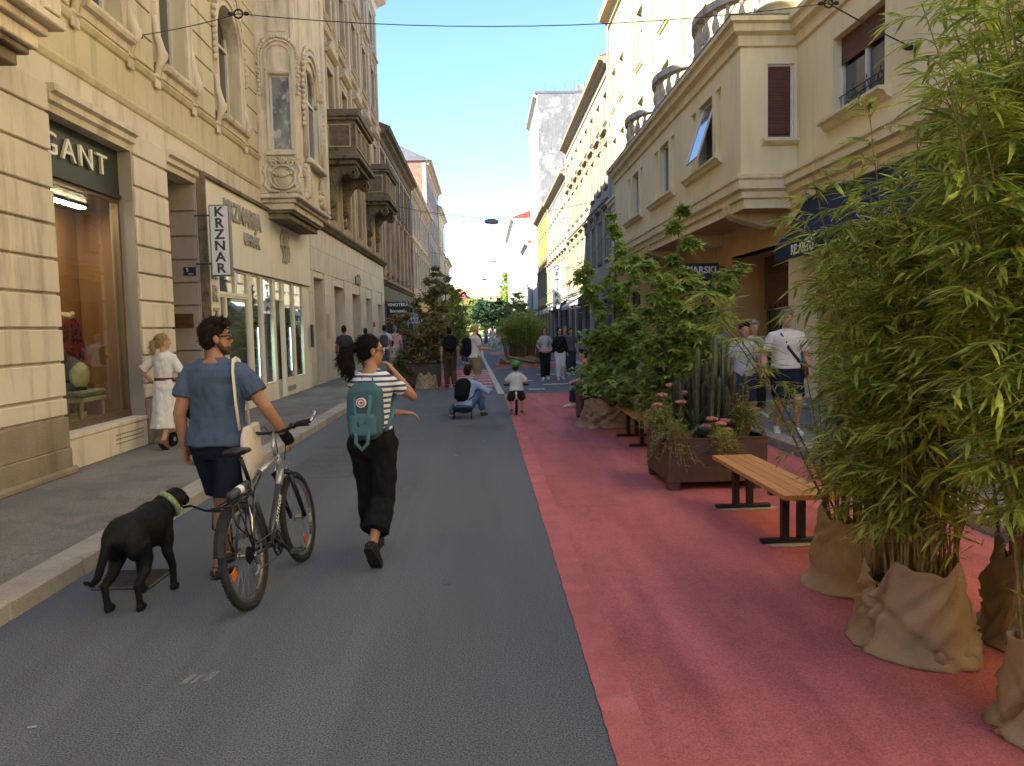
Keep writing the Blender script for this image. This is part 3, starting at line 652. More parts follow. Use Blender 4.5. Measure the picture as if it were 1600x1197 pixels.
    for k in range(5): g.tube([P(cx, cz+.27), P(cx+math.cos(math.pi*(k+.5)/5)*.1, cz+.32+math.sin(math.pi*(k+.5)/5)*.1, .07)], [.02, .03], 6, round_=True)
    for k in range(26):
        sg = rr.choice((-1, 1)); g.ell(P(cx+sg*rr.uniform(.33, .43), cz+rr.uniform(-.38, .42), .03), (rr.uniform(.02, .05),)*3, 6, 5)
    g.build('cartouche', W_ORN, o, smooth=True)
    # street face ornament
    Q = lambda y, z, d=.05: (x1+d, y, z)
    g = MB(); n = 14; A = [math.pi*i/n for i in range(n+1)]
    for r0, r1, d in ((.75, .85, .05), (.9, 1.0, .09)):
        g.extr([Q(ym+math.cos(t)*r0, 7.75+math.sin(t)*r0, .002) for t in A]+[Q(ym+math.cos(t)*r1, 7.75+math.sin(t)*r1, .002) for t in A[::-1]], (d, 0, 0))
        for sg in (-1, 1): g.box(x1+.002, x1+d-.003, min(ym+sg*r0, ym+sg*r1), max(ym+sg*r0, ym+sg*r1), 6.0, 7.75)
    for sg in (-1, 1):
        Qs = A[:8] if sg == 1 else A[7:]
        g.extr([(x1-.13, ym+math.cos(t)*.75, 7.55+math.sin(t)*.75) for t in Qs]+([(x1-.13, ym, 8.31), (x1-.13, ym+.75, 8.31)] if sg == 1 else [(x1-.13, ym-.75, 8.31), (x1-.13, ym, 8.31)]), (.128, 0, 0))
    g.box(x1+.002, x1+.18, ym-.95, ym+.95, 5.85, 5.97)
    for t in [math.pi*i/22 for i in range(23)]: g.ell(Q(ym+math.cos(t)*1.08, 7.75+math.sin(t)*1.08, .06), rr.uniform(.05, .075), 7, 5)
    for sg in (-1, 1):
        for k in range(8): g.ell(Q(ym+sg*1.08, 7.65-.13*k, .06), rr.uniform(.045, .07), 7, 5)
        g.tube(spiral(ym+sg*.75, 5.5, .2, 1.6, sg, P=lambda y, z: Q(y, z, .06)), .05, 6); g.tube(spiral(ym+sg*.8, 5.15, .15, 1.6, -sg, P=lambda y, z: Q(y, z, .06)), .05, 6)
        g.tube([Q(ym+sg*.95, 5.7), Q(ym+sg*1.05, 5.5), Q(ym+sg*.95, 5.3), Q(ym+sg*1.0, 5.05)], [.06, .1, .07, .09], 7, round_=True)
    for k in range(40): g.ell(Q(ym+rr.choice((-1, 1))*rr.uniform(.6, 1.2), rr.uniform(5.0, 5.8), .03), rr.uniform(.04, .1), 6, 5)
    g.build('street_ornament', W_ORN, o, smooth=True)
    for yy in (y0+.02, y1-.3):
        g = MB(); g.box(x1+.002, x1+.06, yy, yy+.28, 4.97, top-.1); g.build('pilaster', W_ORN, o, bevel=.01)
    g = MB(); g.box(x1-.02, x1+.05, y0-.05, y0-.002, 4.97, top-.1); g.box(XL+.002, XL+.12, y0-.05, y0-.002, 4.97, top-.1); g.build('pilaster', W_ORN, o, bevel=.01)
    g = MB(); g.box(XL+.32, XL+.74, y0-.02, y0-.002, 8.62, 9.6); g.build('wall_panel', W_ORN, o)
    return o
oriel(18.65, 22.35); oriel(4.65, 8.36)

# ---------------------------------------------------------------- travertine and brown palace next door
L2 = empty('brown_palace', (XL, 23.2, 0), label='brown stucco palace with travertine ground floor and two heavy sooty balconies on scroll brackets', cat='building')
F = Fac(L2, XL, 1); a0, a1 = 23.2, 40.7
dops = [(23.9, 25.5, .12, 3.4, .9), (27.1, 29.1, .12, 3.3, .5), (30.8, 32.8, .12, 3.2, .5), (34.4, 36.1, .12, 3.15, .5), (38.2, 39.8, .12, 3.0, .5)]
F.wall('ground_floor_wall', a0, a1, 0, 5.0, dops, W_MARB, .4, 9.0)
rr = random.Random(8)
# slabs: each one a piece
for row in range(7):
    z0 = .14+row*.69; z1 = min(z0+.69, 4.95); y = a0+.02+(row % 2)*.4
    if row % 2: spans = [(a0+.02, y)]
    else: spans = []
    while y < a1-.05: spans.append((y, min(y+1.1, a1-.02))); y += 1.1
    for p, q in spans:
        if q-p < .1: continue
        cut = [(p, q)]
        for d in dops:
            if z0 < d[3]-.05:
                nc = []
                for (m, n) in cut:
                    if n <= d[0] or m >= d[1]: nc.append((m, n))
                    else:
                        if m < d[0]: nc.append((m, d[0]))
                        if n > d[1]: nc.append((d[1], n))
                cut = nc
        for m, n in cut:
            if n-m > .06:
                g = MB(); F.box(g, m+.004, n-.004, z0+.004, z1-.004, .002, .03+rr.uniform(0, .004)); g.build('stone_slab', W_MARB, L2)
for i, d in enumerate(dops):
    c = (d[0]+d[1])/2
    if i == 0:
        for k in range(4):
            g = MB(); F.box(g, d[1]-.03, d[1]-.002, .16+k*.8, .94+k*.8, -.88, -.02); g.build('stone_slab', W_MARB, L2)
        g = MB(); F.box(g, d[0]+.02, d[1]-.05, .13, 3.38, -.88, -.8); g.build('door', M_WOODW, L2)
    else: put_window(F, c, .14, d[1]-d[0]-.02, d[3]-.16, 'vt', M_FRD, W_MARB, .42)
lettering('mühle', .5, .02, flat('dark metal letters', (.06, .055, .05, 1), .4, metal=.4), L2, (XL+.06, 32.2, 3.8), (0, 1, 0), (0, 0, 1), .02)
g = MB(); F.mold(g, a0, a1, [(.002, 4.96), (.12, 4.98), (.2, 5.08), (.24, 5.1), (.24, 5.18), (.002, 5.24)]); g.build('string_course', W_BLK, L2)
g = MB(); F.box(g, 36.25, 36.45, 1.9, 2.12, .03, .1); g.build('alarm_box', flat('red box', (.35, .03, .03, 1), .5), L2)
g = MB(); F.box(g, 25.58, 25.95, 1.5, 2.3, .035, .05); g.build('notice_board', mat('paper notices', (.4, .38, .33, 1), .3, 18, .8), L2)
g = MB(); F.box(g, 22.86, 23.02, 1.3, 1.95, .1, .16); g.build('intercom_panel', M_FRD, L1)
cs = [25.0+2.78*i for i in range(6)]
fl = [(5.6, 2.2, 1.1, 'vta'), (8.75, 1.9, 1.15, 'vtasp'), (12.35, 1.9, 1.1, 'vtash'), (15.3, 1.6, 1.05, 'vsa')]
F.wall('wall', a0, a1, 5.0, 18.3, [(c-w/2, c+w/2, z, z+h) for z, h, w, s_ in fl for c in cs], W_BRN, .3, 9.0)
for z, h, w, st in fl:
    for c in cs: put_window(F, c, z, w, h, st, M_WHITE if z > 8 else M_WOODW, W_PAL, .2)
for c in [a0+.35]+[c+1.39 for c in cs[:-1]]+[a1-.35]:
    g = MB(); F.box(g, c-.16, c+.16, 5.25, 17.3, .002, .09); g.build('pilaster', W_PAL, L2, bevel=.01)
for z in (8.3, 11.85):
    g = MB(); F.mold(g, a0, a1, [(.002, z-.15), (.1, z-.12), (.16, z), (.002, z+.04)]); g.build('string_course', W_PAL, L2)
g = MB(); F.mold(g, a0, a1, [(.002, 17.4), (.1, 17.45), (.15, 17.8), (.6, 18.0), (.7, 18.3), (.002, 18.36)]); g.build('cornice', W_ORN, L2)
g = MB(); g.extr([F.P(a0, 18.36, .5), F.P(a0, 21.0, -4.5), F.P(a0, 18.36, -9)], (0, a1-a0, 0)); g.build('roof', M_TILE, L2)
def stone_balcony(y0, y1, pr):
    o = empty('balcony', Vector((XL, y0, 5.6))-ORG[L2.name], parent=L2); ORG[o.name] = Vector((XL, y0, 5.6)); x1 = XL+pr
    g = MB(); g.box(XL, x1-.06, y0+.08, y1-.08, 7.62, 8.62); g.build('parapet', W_BLK, o)
    for k in range(3):
        a_ = y0+.2+k*(y1-y0-.3)/3; b_ = a_+(y1-y0-.3)/3-.12
        g = MB(); g.box(x1-.06, x1-.02, a_, b_, 7.75, 7.8); g.box(x1-.06, x1-.02, a_, b_, 8.45, 8.5); g.box(x1-.06, x1-.02, a_, a_+.05, 7.8, 8.45); g.box(x1-.06, x1-.02, b_-.05, b_, 7.8, 8.45); g.build('panel_moulding', W_BRN, o)
    g = MB(); g.box(XL+.15, x1-.2, y0+.04, y0+.08, 7.75, 7.8); g.box(XL+.15, x1-.2, y0+.04, y0+.08, 8.45, 8.5); g.box(XL+.15, XL+.2, y0+.04, y0+.08, 7.8, 8.45); g.box(x1-.25, x1-.2, y0+.04, y0+.08, 7.8, 8.45); g.build('panel_moulding', W_BRN, o)
    g = MB(); g.box(XL, x1+.06, y0-.04, y1+.04, 8.62, 8.72); g.box(XL, x1+.12, y0-.1, y1+.1, 8.72, 8.95); g.build('coping', W_BLK, o, bevel=.02)
    g = MB()
    for ins, z0, z1 in ((.0, 7.5, 7.62), (-.1, 7.36, 7.5), (.06, 7.22, 7.36)): g.box(XL, x1-ins, y0+ins, y1-ins, z0, z1-.002)
    g.build('balcony_slab', W_BLK, o, bevel=.015)
    for yy in (y0+.3, y1-.6):
        g = MB(); pts = [(XL, 7.22), (x1-.1, 7.22), (x1-.05, 7.0), (x1-.15, 6.8), (x1-.35, 6.82), (x1-.42, 6.95), (x1-.6, 6.9), (XL+.22, 6.5), (XL+.28, 6.2), (XL+.2, 5.95), (XL+.05, 5.75), (XL, 5.7)]
        g.extr([(x, yy, z) for x, z in pts], (0, .34, 0)); b = g.build('scroll_bracket', W_BLK, o, bevel=.03)
        g = MB()
        for cx_, cz_, r_ in ((x1-.22, 6.99, .16), (XL+.14, 6.02, .12)):
            for e in (yy-.03, yy+.37): g.tube([(cx_+math.cos(t)*r, e, cz_+math.sin(t)*r) for t, r in [(2*math.pi*1.7*i/20, r_*(1-.75*i/20)) for i in range(21)]], .028, 6)
            g.lathe([(r_+.02, 0), (r_+.02, .34)], (cx_, yy, cz_), 14, 'y')
        g.ell((XL+.12, yy+.17, 5.6), (.1, .12, .16)); g.build('volute', W_BLK, b, smooth=False)
    return o
stone_balcony(26.3, 29.7, 1.1); stone_balcony(34.9, 38.3, 1.05)

# ---------------------------------------------------------------- further houses on the left
M_BRICK = mat('bare brick gable', (.33, .15, .095, 1), .3, 3, .95, .6, 9, dirt=.5, col2=(.36, .3, .25, 1), c2lo=.6, c2hi=.75)
o, F3, cs = house('brown_pilaster_house', 'dark weathered brown house with tall white windows, wine shop below, beside the travertine palace', 1, XL, 40.72, 57.4, 12.05, [(4.75, 3.0, 1.25, 'gs'), (8.6, 2.3, 1.15, 'vtsa')], 7, W_BRN, W_BLK, ground=4, gz=4.3, gm=mat('green shopfront', (.035, .06, .035, 1), .2, 3, .6), roof=2.0)
for c in [40.9]+[(cs[i]+cs[i+1])/2 for i in range(6)]+[57.2]:
    g = MB(); F3.box(g, c-.2, c+.2, 4.5, 8.0, .002, .16); F3.box(g, c-.26, c+.26, 8.0, 8.25, .002, .24); g.build('pilaster', W_BRN, o, bevel=.02)
o, F4, cs = house('cream_pilaster_house', 'cream stucco house with stucco window hoods, yellow awning shop, next to dark brown house', 1, XL, 57.42, 75.6, 12.15, [(5.0, 2.6, 1.2, 'vtsah'), (9.0, 1.9, 1.15, 'vtsah')], 8, W_PAL, W_ORN, ground=4, gz=4.3, gm=mat('yellow shopfront', (.55, .36, .08, 1), .1, 3, .6), roof=2.0)
o, F5, cs = house('brick_gable_house', 'tall grey house with bare brick gable rising above the cream houses', 1, XL, 75.62, 93.5, 17.6, [(4.9, 2.0, 1.1, 'vs'), (8.2, 2.0, 1.1, 'vs'), (11.4, 2.0, 1.1, 'vs'), (14.6, 1.6, 1.1, 'vs')], 7, mat('grey plaster', (.36, .33, .3, 1), .1, .8, .9, .2, 40, dirt=.5), W_PAL, ground=4, gz=4.2, roof=0, core=11)
g = MB(); g.extr([F5.P(75.56, .1, 0), F5.P(75.56, 17.45, 0), F5.P(75.56, 20.5, -6), F5.P(75.56, 17.6, -11), F5.P(75.56, .1, -11)], (0, .055, 0)); g.build('brick_gable', M_BRICK, o)
g = MB(); g.box(XL-.35, XL+.002, 75.53, 75.6, 12, 17.4); g.build('quoin_strip', W_PAL, o)
g = MB(); g.extr([F5.P(75.4, 17.6, .6), F5.P(75.4, 20.7, -6), F5.P(75.4, 17.6, -11.2)], (0, 18.2, 0)); g.build('roof', M_ZINC, o)
house('pale_cornice_house', 'pale stucco house with deep cornice beyond the brick gable house', 1, XL, 93.52, 107, 16.0, [(5, 2.2, 1.1, 'vsh'), (8.8, 2, 1.1, 'vsh'), (12.2, 1.9, 1.1, 'vs')], 5, W_PAL, W_ORN, ground=3, roof=2.2)
house('low_far_house', 'low beige house far down the left side behind the thin trees', 1, XL, 107.02, 121, 11.2, [(4.8, 2.2, 1.1, 'vsh'), (8.0, 1.7, 1.1, 'vs')], 5, W_BRN, W_PAL, ground=3, roof=2.2)
# projecting shop signs
def blade(name, label, x0, x1, y, z0, z1, lines, m, lm, size):
    t = empty(name, (x0, y, z0), label=label, cat='sign'); g = MB(); g.box(x0, x1, y-.06, y+.06, z0, z1); g.build('board', m, t, bevel=.01)
    for i, tx in enumerate(lines):
        lettering(tx, size, .005, lm, t, ((x0+x1)/2, y-.068, z1-(i+.5)*(z1-z0)/len(lines)), (1, 0, 0), (0, 0, 1), .008)
    g = MB(); g.tube([(XL, y, z1-.1), (x0, y, z1-.1)], .03, 6); g.build('bracket', M_IRON, t); return t
blade('projecting_sign', 'dark green projecting sign reading VINOTEKA outside the brown house', -5.0, -3.86, 41.2, 2.55, 3.2, ['VINOTEKA', 'Bornstein'], flat('dark sign board', (.012, .02, .013, 1), .4), M_LETW, .22)
blade('projecting_sign', 'white and blue projecting sign reading OTKUP ZLATA above the left pavement', -4.98, -3.6, 48.2, 2.1, 2.75, ['OTKUP', 'ZLATA'], flat('pale sign board', (.6, .64, .66, 1), .4), flat('blue letters', (.02, .1, .2, 1), .5), .3)
# ---------------------------------------------------------------- inside the fashion shop window
F = Fac(L1, XL, 1)
g = MB(); F.box(g, GA-.5, GB+.9, .45, 4.0, -1.34, -1.3); g.build('back_panel', M_WOODP, rm)
g = MB(); F.box(g, GA-.5, GB+.9, .45, .5, -1.29, -.36); g.build('floor_board', mat('pale shop floor', (.3, .26, .2, 1), .1, 3, .4), rm)
g = MB(); F.box(g, GA-.5, GB+.9, 3.7, 3.75, -1.29, -.36); g.build('ceiling_panel', M_FRD, rm)
for u in (GA-.5, GB+.9):
    g = MB(); F.box(g, u-.02, u+.02, .5, 3.7, -1.29, -.36); g.build('side_panel', M_WOODP, rm)
for u in (11.2, 11.75):
    t = empty('ceiling_lamp', (XL-.8, u, 3.6), label='short warm strip lamp on the shop window ceiling, %s one' % ('nearer' if u < 11.5 else 'farther'), cat='lamp', group='shop window strip lamps')
    g = MB(); F.box(g, u-.25, u+.25, 3.66, 3.699, -.88, -.72); g.build('housing', M_FRD, t)
    g = MB(); F.box(g, u-.23, u+.23, 3.64, 3.659, -.86, -.74); g.build('tube', M_WARM, t)
# mannequin
mn = empty('mannequin', (XL-.75, 11.22, .5), label='headless mannequin in red and black plaid jacket and dark skirt in the shop window', cat='mannequin')
g = MB(); g.tube([(XL-.75, 11.22, .5), (XL-.75, 11.22, 1.3)], .02, 8); g.lathe([(.17, .5), (.17, .52), (.02, .535)], (XL-.75, 11.22, 0), 20); g.build('stand', M_FRD, mn)
g = MB(); c = Vector((XL-.75, 11.22, 0))
g.loft([[c+Vector((math.cos(t)*ry, math.sin(t)*rx, z)) for t in [2*math.pi*i/18 for i in range(18)]] for z, rx, ry in ((1.0, .27, .2), (1.3, .22, .16), (1.48, .19, .13))]); g.build('skirt', mat('dark skirt', (.02, .027, .03, 1), .2, 5, .9), mn, smooth=True)
g = MB()
g.loft([[c+Vector((math.cos(t)*ry, math.sin(t)*rx, z)) for t in [2*math.pi*i/18 for i in range(18)]] for z, rx, ry in ((1.42, .22, .15), (1.6, .2, .14), (1.8, .23, .15), (1.98, .21, .12), (2.06, .09, .08))])
for sg in (-1, 1): g.tube([c+Vector((0, sg*.2, 1.97)), c+Vector((.02, sg*.29, 1.7)), c+Vector((.1, sg*.27, 1.45))], [.07, .065, .05], 10, round_=True)
jk = remesh(g, .02, 3, .01); jk.materials.append(mat('red plaid', (.3, .02, .02, 1), .3, 6, .9, col2=(.02, .02, .02, 1), c2lo=.5, c2hi=.52)); link('jacket', jk, mn, -c+Vector((0, 0, -.5)))
g = MB(); g.tube([c+Vector((math.cos(t)*.09, math.sin(t)*.1, 2.05+.03*math.sin(t*2))) for t in [2*math.pi*i/12 for i in range(12)]], .035, 7, closed=True); g.ell(c+Vector((0, 0, 2.05)), (.08, .08, .05)); g.build('scarf', mat('straw scarf', (.5, .4, .22, 1), .2, 8, .9), mn, smooth=True)
# bench seat with cushion, boots under it
M_BWOOD = mat('pale beech', (.5, .4, .22, 1), .1, 5, .5)
ch = empty('display_stool', (XL-.7, 11.27, .5), label='pale wooden upholstered stool in the shop window', cat='stool')
g = MB(); g.box(XL-.95, XL-.45, 10.99, 11.67, .9, 1.0); g.build('seat', mat('olive upholstery', (.28, .25, .13, 1), .1, 6, .9), ch, bevel=.03)
for x in (XL-.9, XL-.5):
    for y in (11.04, 11.62): g = MB(); g.tube([(x, y, .9), (x, y+(.03 if y > 11.3 else -.03), .5)], [.028, .018], 8); g.build('leg', M_BWOOD, ch)
g = MB(); g.box(XL-.94, XL-.46, 11.01, 11.65, .84, .898); g.build('apron', M_BWOOD, ch)
g = MB()
for k in range(1): g.ell((XL-.62, 11.25, 1.2), (.1, .24, .2), rot=Euler((.3, 0, 0)).to_matrix())
me = remesh(g, .02, 2, .01); me.materials.append(mat('straw cushion', (.55, .47, .22, 1), .1, 7, .9)); t = link('cushion', me); tag(t, 'pale yellow cushion lying on the stool in the shop window', 'cushion')
t = empty('display_shoes', (XL-.55, 11.27, .5), label='pair of pale suede shoes under the stool in the shop window', cat='shoes')
for y in (11.12, 11.42):
    g = MB(); g.tube([(XL-.7, y, .55), (XL-.6, y, .56), (XL-.45, y+.02, .545)], [.05, .05, .035], 10, round_=True); g.tube([(XL-.68, y, .56), (XL-.68, y, .68)], [.045, .05], 10); me = remesh(g, .012, 3); me.materials.append(M_BWOOD); link('shoe', me, t, -ORG[t.name])
# ---------------------------------------------------------------- right side: yellow house with the long first-floor bay
Y_WALL = mat('warm yellow plaster', (.78, .655, .385, 1), .05, .6, .9, .2, 60, dirt=.2)
Y_TRIM = mat('yellow moulding', (.74, .615, .36, 1), .06, 1, .9, .2, 50, dirt=.35)
Y_LOW = mat('orange ground floor plaster', (.55, .34, .15, 1), .1, 1.2, .9, .2, 60, dirt=.3)
Y_UP = mat('pale yellow stucco', (.44, .365, .205, 1), .06, .8, .9, .2, 50, dirt=.2)
Y_BAL = mat('grey cast stone', (.45, .4, .32, 1), .15, 2, .9, .3, 40, dirt=.7)
house('unseen_bounce_house', 'unseen yellow house added behind the viewer on the right to bounce sunlight', -1, XR, -45, -4.02, 15, [(5.6, 1.9, 1.2, 'vs'), (9, 1.9, 1.2, 'vs'), (12, 1.6, 1.2, 'vs')], 11, Y_WALL, Y_TRIM, gz=4.6)  # unseen house added so its sunlit front bounces warm light onto the street
R1 = empty('yellow_bay_house', (XR, -4, 0), label='yellow plaster house with long first-floor bay and navy awning on the right', cat='building')
F = Fac(R1, XR, -1)
BX, B0, B1 = 5.6, 16.94, 33.0
# ground floor with shop openings, first floor wall outside the bay, upper floors
gop = [(17.2, 21.4, .15, 3.5, 1.6), (23.0, 25.2, .15, 3.3, .4), (27, 30, .15, 3.3, .4), (34, 37, .15, 3.3, .4), (38, 40.5, .15, 3.3, .4), (11.4, 15.6, .15, 3.3, .9), (6.4, 10, .15, 3.3, .4)]
F.wall('ground_floor_wall', -4, 41.4, 0, 4.9, gop, Y_LOW, .35, 10)
fw = [(13.25, 15.2, 5.6, 7.1), (8.6, 10.5, 5.6, 7.1), (4, 5.9, 5.6, 7.1), (35.2, 36.4, 5.6, 7.2), (38.5, 39.7, 5.6, 7.2)]
uw = [(c-.55, c+.55, z, z+1.9) for z in (9.2, 12.6) for c in (38.0, 40.2)] + [(c-.6, c+.6, z, z+2.3) for z in (8.9, 12.6) for c in (19.5, 24.3, 29.1, 33.6)] + [(c-.6, c+.6, z, z+1.9) for z in (9.2, 12.6) for c in (6, 10, 14)]
F.wall('first_floor_wall', -4, 41.4, 4.9, 8.18, fw, Y_WALL, .28, 10); F.wall('upper_wall', -4, 41.4, 8.18, 17.6, uw, Y_UP, .28, 10)
for a, b, c, d in uw: put_window(F, (a+b)/2, c, b-a, d-c, 'vts', M_WHITE, Y_TRIM, .2)
for a, b, c, d in fw[1:]: put_window(F, (a+b)/2, c, b-a, d-c, 'vs', M_WHITE, Y_TRIM, .2)
# shop glazing set back in the openings
for a, b, c, d, dp in gop[1:]: put_window(F, (a+b)/2, c, b-a-.02, d-c-.02, 'vt', M_FRD, Y_TRIM, dp-.1 if dp < .5 else .5)
g = MB(); F.box(g, 17.2, 21.4, 2.9, 3.5, -1.5, -.9); g.build('shop_soffit', mat('brown soffit', (.1, .05, .03, 1), .1, 3, .8), R1)
c_ = 19.3
put_window(F, 18.6, .15, 1.9, 2.74, 'vt', M_WOODW, Y_TRIM, 1.0); put_window(F, 20.5, .15, 1.7, 2.74, 'vt', M_WOODW, Y_TRIM, 1.0)
g = MB()
for k in range(44): F.box(g, 17.5+k*.085, 17.54+k*.085, 2.15+.1*math.sin(k*1.7), 3.0, -.86, -.83)
o = g.build('slat_curtain', mat('brown slats', (.17, .1, .06, 1), .2, 9, .7), R1); o['kind'] = 'stuff'
g = MB(); F.box(g, 17.15, 21.45, 3.5, 3.8, -.34, .05); g.build('shop_beam', Y_LOW, R1)
# pier between the shops
g = MB(); F.box(g, 15.75, 17.1, .12, 4.1, .002, .12); g.build('pier', Y_WALL, R1, bevel=.02)
# mouldings of the main wall
for a, b in ((-4, B0), (B1, 41.4)):
    g = MB(); F.mold(g, a, b, [(.002, 4.25), (.1, 4.28), (.12, 4.45), (.2, 4.5), (.22, 4.62), (.3, 4.66), (.3, 4.8), (.34, 4.84), (.34, 4.9), (.002, 4.96)]); g.build('string_course', Y_TRIM, R1)
    g = MB(); F.mold(g, a, b, [(.002, 7.55), (.06, 7.58), (.08, 7.78), (.2, 7.84), (.22, 7.98), (.3, 8.02), (.3, 8.12), (.002, 8.18)]); g.build('cornice', Y_TRIM, R1)
# main first-floor window with half drawn shutter and open wings
a, b, c, d = fw[0]
o = put_window(F, (a+b)/2, c, b-a, d-c, 'vs', M_WHITE, Y_TRIM, .24)
g = MB(); F.mold(g, a-.25, b+.25, [(.002, c-.2), (.08, c-.17), (.14, c-.08), (.24, c-.06), (.24, c-.01), (-.24, c+.005)]); g.build('sill', Y_TRIM, R1)
g = MB()
for k in range(8): F.box(g, a+.03, b-.03, d-.5+k*.062, d-.445+k*.062, -.17, -.15)
o = g.build('roller_shutter', M_SHUT, R1)
g = MB()
for u in (13.6, 14.1, 14.6): g.tube([F.P(u+math.cos(t)*.14*(1-t/9), 5.72+.04*t+abs(math.sin(t))*.1, -.12) for t in [i*.5 for i in range(16)]], .01, 5)
for u in [a+.1+.16*k for k in range(12)]: g.tube([F.P(u, 5.62, -.12), F.P(u, 6.0, -.12)], .008, 5)
g.tube([F.P(a+.02, 6.0, -.12), F.P(b-.02, 6.0, -.12)], .012, 5); g.build('window_guard', M_IRON, R1)
g = MB(); p = F.P(a+1.95, 5.64, -.2)
g.add([F.P(b, 5.64, -.05), F.P(b-.12, 5.64, .35), F.P(b-.12, 7.0, .35), F.P(b, 7.0, -.05)], [(0, 1, 2, 3)])
# --- the bay
bay = empty('bay', Vector((BX, B0, 4.2))-ORG[R1.name], parent=R1); ORG[bay.name] = Vector((BX, B0, 4.2))
FB = Fac(bay, BX, -1)
bops = []
for s0, s1, m0, m1, t0, t1 in ((18.32, 18.74, 19.03, 20.2, 20.45, 20.93), (22.78, 23.2, 23.5, 24.66, 24.92, 25.42), (27.35, 27.78, 28.06, 29.2, 29.55, 29.97)):
    bops += [(s0, s1, 5.62, 7.18, .1), (m0, m1, 5.62, 7.18, .22), (t0, t1, 5.62, 7.18, .1)]
g0 = FB.wall('bay_wall', B0, B1, 4.9, 7.6, bops, Y_WALL, .25, 0)
g = MB(); g.box(BX+.27, XR-.01, B0+.2, B1-.02, 4.9, 7.6); g.build('bay_core', Y_WALL, bay)
for i, (a, b, c, d, dp) in enumerate(bops):
    if i % 3 == 1:
        o = put_window(FB, (a+b)/2, c, b-a, d-c, '', M_WHITE, Y_TRIM, .2, bay)
        if i == 1:   # wing tilted out at the foot
            g = MB(); q = [FB.P(a+.06, 7.12, -.12), FB.P(b-.06, 7.12, -.12), FB.P(b-.06, 5.75, .34), FB.P(a+.06, 5.75, .34)]
            for m_, n_ in ((0, 1), (1, 2), (2, 3), (3, 0)): g.tube([q[m_], q[n_]], .03, 4)
            w_ = g.build('tilted_wing', M_WHITE, bay); g = MB(); g.add(q+[(p[0]+.012, p[1], p[2]-.004) for p in q], [(0, 1, 2, 3), (4, 5, 6, 7), (0, 1, 5, 4), (2, 3, 7, 6)]); g.build('pane', dark_glass('sky glass', (.1, .13, .17, 1)), w_)
        else:
            g = MB(); FB.box(g, a+.06, a+.1, 5.7, 7.1, -.2, -.1); g.build('shutter_rail', M_FRD, bay)
    else:
        g = MB(); FB.box(g, a, b, c, d, -.12, -.1); g.build('niche_panel', Y_WALL, bay)
for a, b in ((18.2, 21.45), (22.68, 25.95), (27.25, 30.4)):
    g = MB(); FB.mold(g, a, b, [(.002, 5.42), (.08, 5.45), (.12, 5.52), (.18, 5.54), (.18, 5.6), (.002, 5.62)]); g.build('sill', Y_TRIM, bay, bevel=.005)
# end face of the bay, towards the viewer
g = MB(); ja, jb, jc, jd = 6.18, 6.76, 5.66, 7.22
for x0, x1, z0, z1 in ((BX, ja, 4.9, 7.6), (jb, XR, 4.9, 7.6), (ja, jb, 4.9, jc), (ja, jb, jd, 7.6)): g.quad((x0, B0, z0), (x1, B0, z0), (x1, B0, z1), (x0, B0, z1))
for q in ((ja, jc, jb, jc), (ja, jd, jb, jd), (ja, jc, ja, jd), (jb, jc, jb, jd)): g.quad((q[0], B0, q[1]), (q[2], B0, q[3]), (q[2], B0+.16, q[3]), (q[0], B0+.16, q[1]))
g.build('bay_end_wall', Y_WALL, bay, recalc=False)
g = MB(); g.box(ja, ja+.03, B0+.05, B0+.09, jc, jd); g.box(jb-.06, jb, B0+.05, B0+.09, jc, jd); g.box(ja+.03, jb-.06, B0+.05, B0+.09, jd-.04, jd); g.box(ja+.03, jb-.06, B0+.05, B0+.09, jc, jc+.04); w_ = g.build('window', M_WHITE, bay)
g = MB(); g.box(ja+.02, jb-.04, B0+.1, B0+.12, jc+.02, jd-.02); g.build('pane', GL, w_)
for k in range(26):
    z = jd-.05-k*.054
    if z > jc+.13: g = MB(); g.box(ja+.032, jb-.062, B0+.055, B0+.075, z-.05, z); g.build('shutter_slat', M_SHUT, w_, bevel=.006)
g = MB(); g.extr([(6.05, B0-.002, 5.5), (6.05, B0-.1, 5.53), (6.05, B0-.17, 5.58), (6.05, B0-.17, 5.64), (6.05, B0-.002, 5.66)], (.77, 0, 0)); g.build('sill', Y_TRIM, bay)
def wrap(prof, name, m=Y_TRIM):   # moulding round the bay: end face, mitred corner, street face
    pr = []
    for w, v in prof: pr.append([(XR-.002, B0-w, v), (BX-w, B0-w, v), (BX-w, B1+w, v), (XR-.002, B1+w, v)])
    g = MB(); n = len(pr)
    for i in range(n-1):
        for k in range(3): g.quad(pr[i][k], pr[i][k+1], pr[i+1][k+1], pr[i+1][k])
    return g.build(name, m, bay, recalc=False)
wrap([(-.02, 7.55), (.06, 7.58), (.08, 7.78), (.2, 7.84), (.22, 7.98), (.3, 8.02), (.3, 8.12), (-.1, 8.16)], 'cornice')
wrap([(-.1, 8.145), (.315, 8.125), (.315, 8.15), (-.1, 8.2)], 'flashing', M_ZINC)
wrap([(-.05, 4.95), (.1, 4.9), (.1, 4.82), (.06, 4.78), (.06, 4.6), (-.03, 4.55), (-.03, 4.42), (-.1, 4.4), (-.1, 4.2)], 'base_moulding')
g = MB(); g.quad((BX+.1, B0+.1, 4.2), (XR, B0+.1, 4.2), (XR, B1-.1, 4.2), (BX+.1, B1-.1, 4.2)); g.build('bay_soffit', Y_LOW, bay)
g = MB(); g.quad((BX-.05, B0-.05, 8.17), (XR, B0-.05, 8.17), (XR, B1, 8.17), (BX-.05, B1, 8.17)); g.build('bay_roof', M_ZINC, bay)
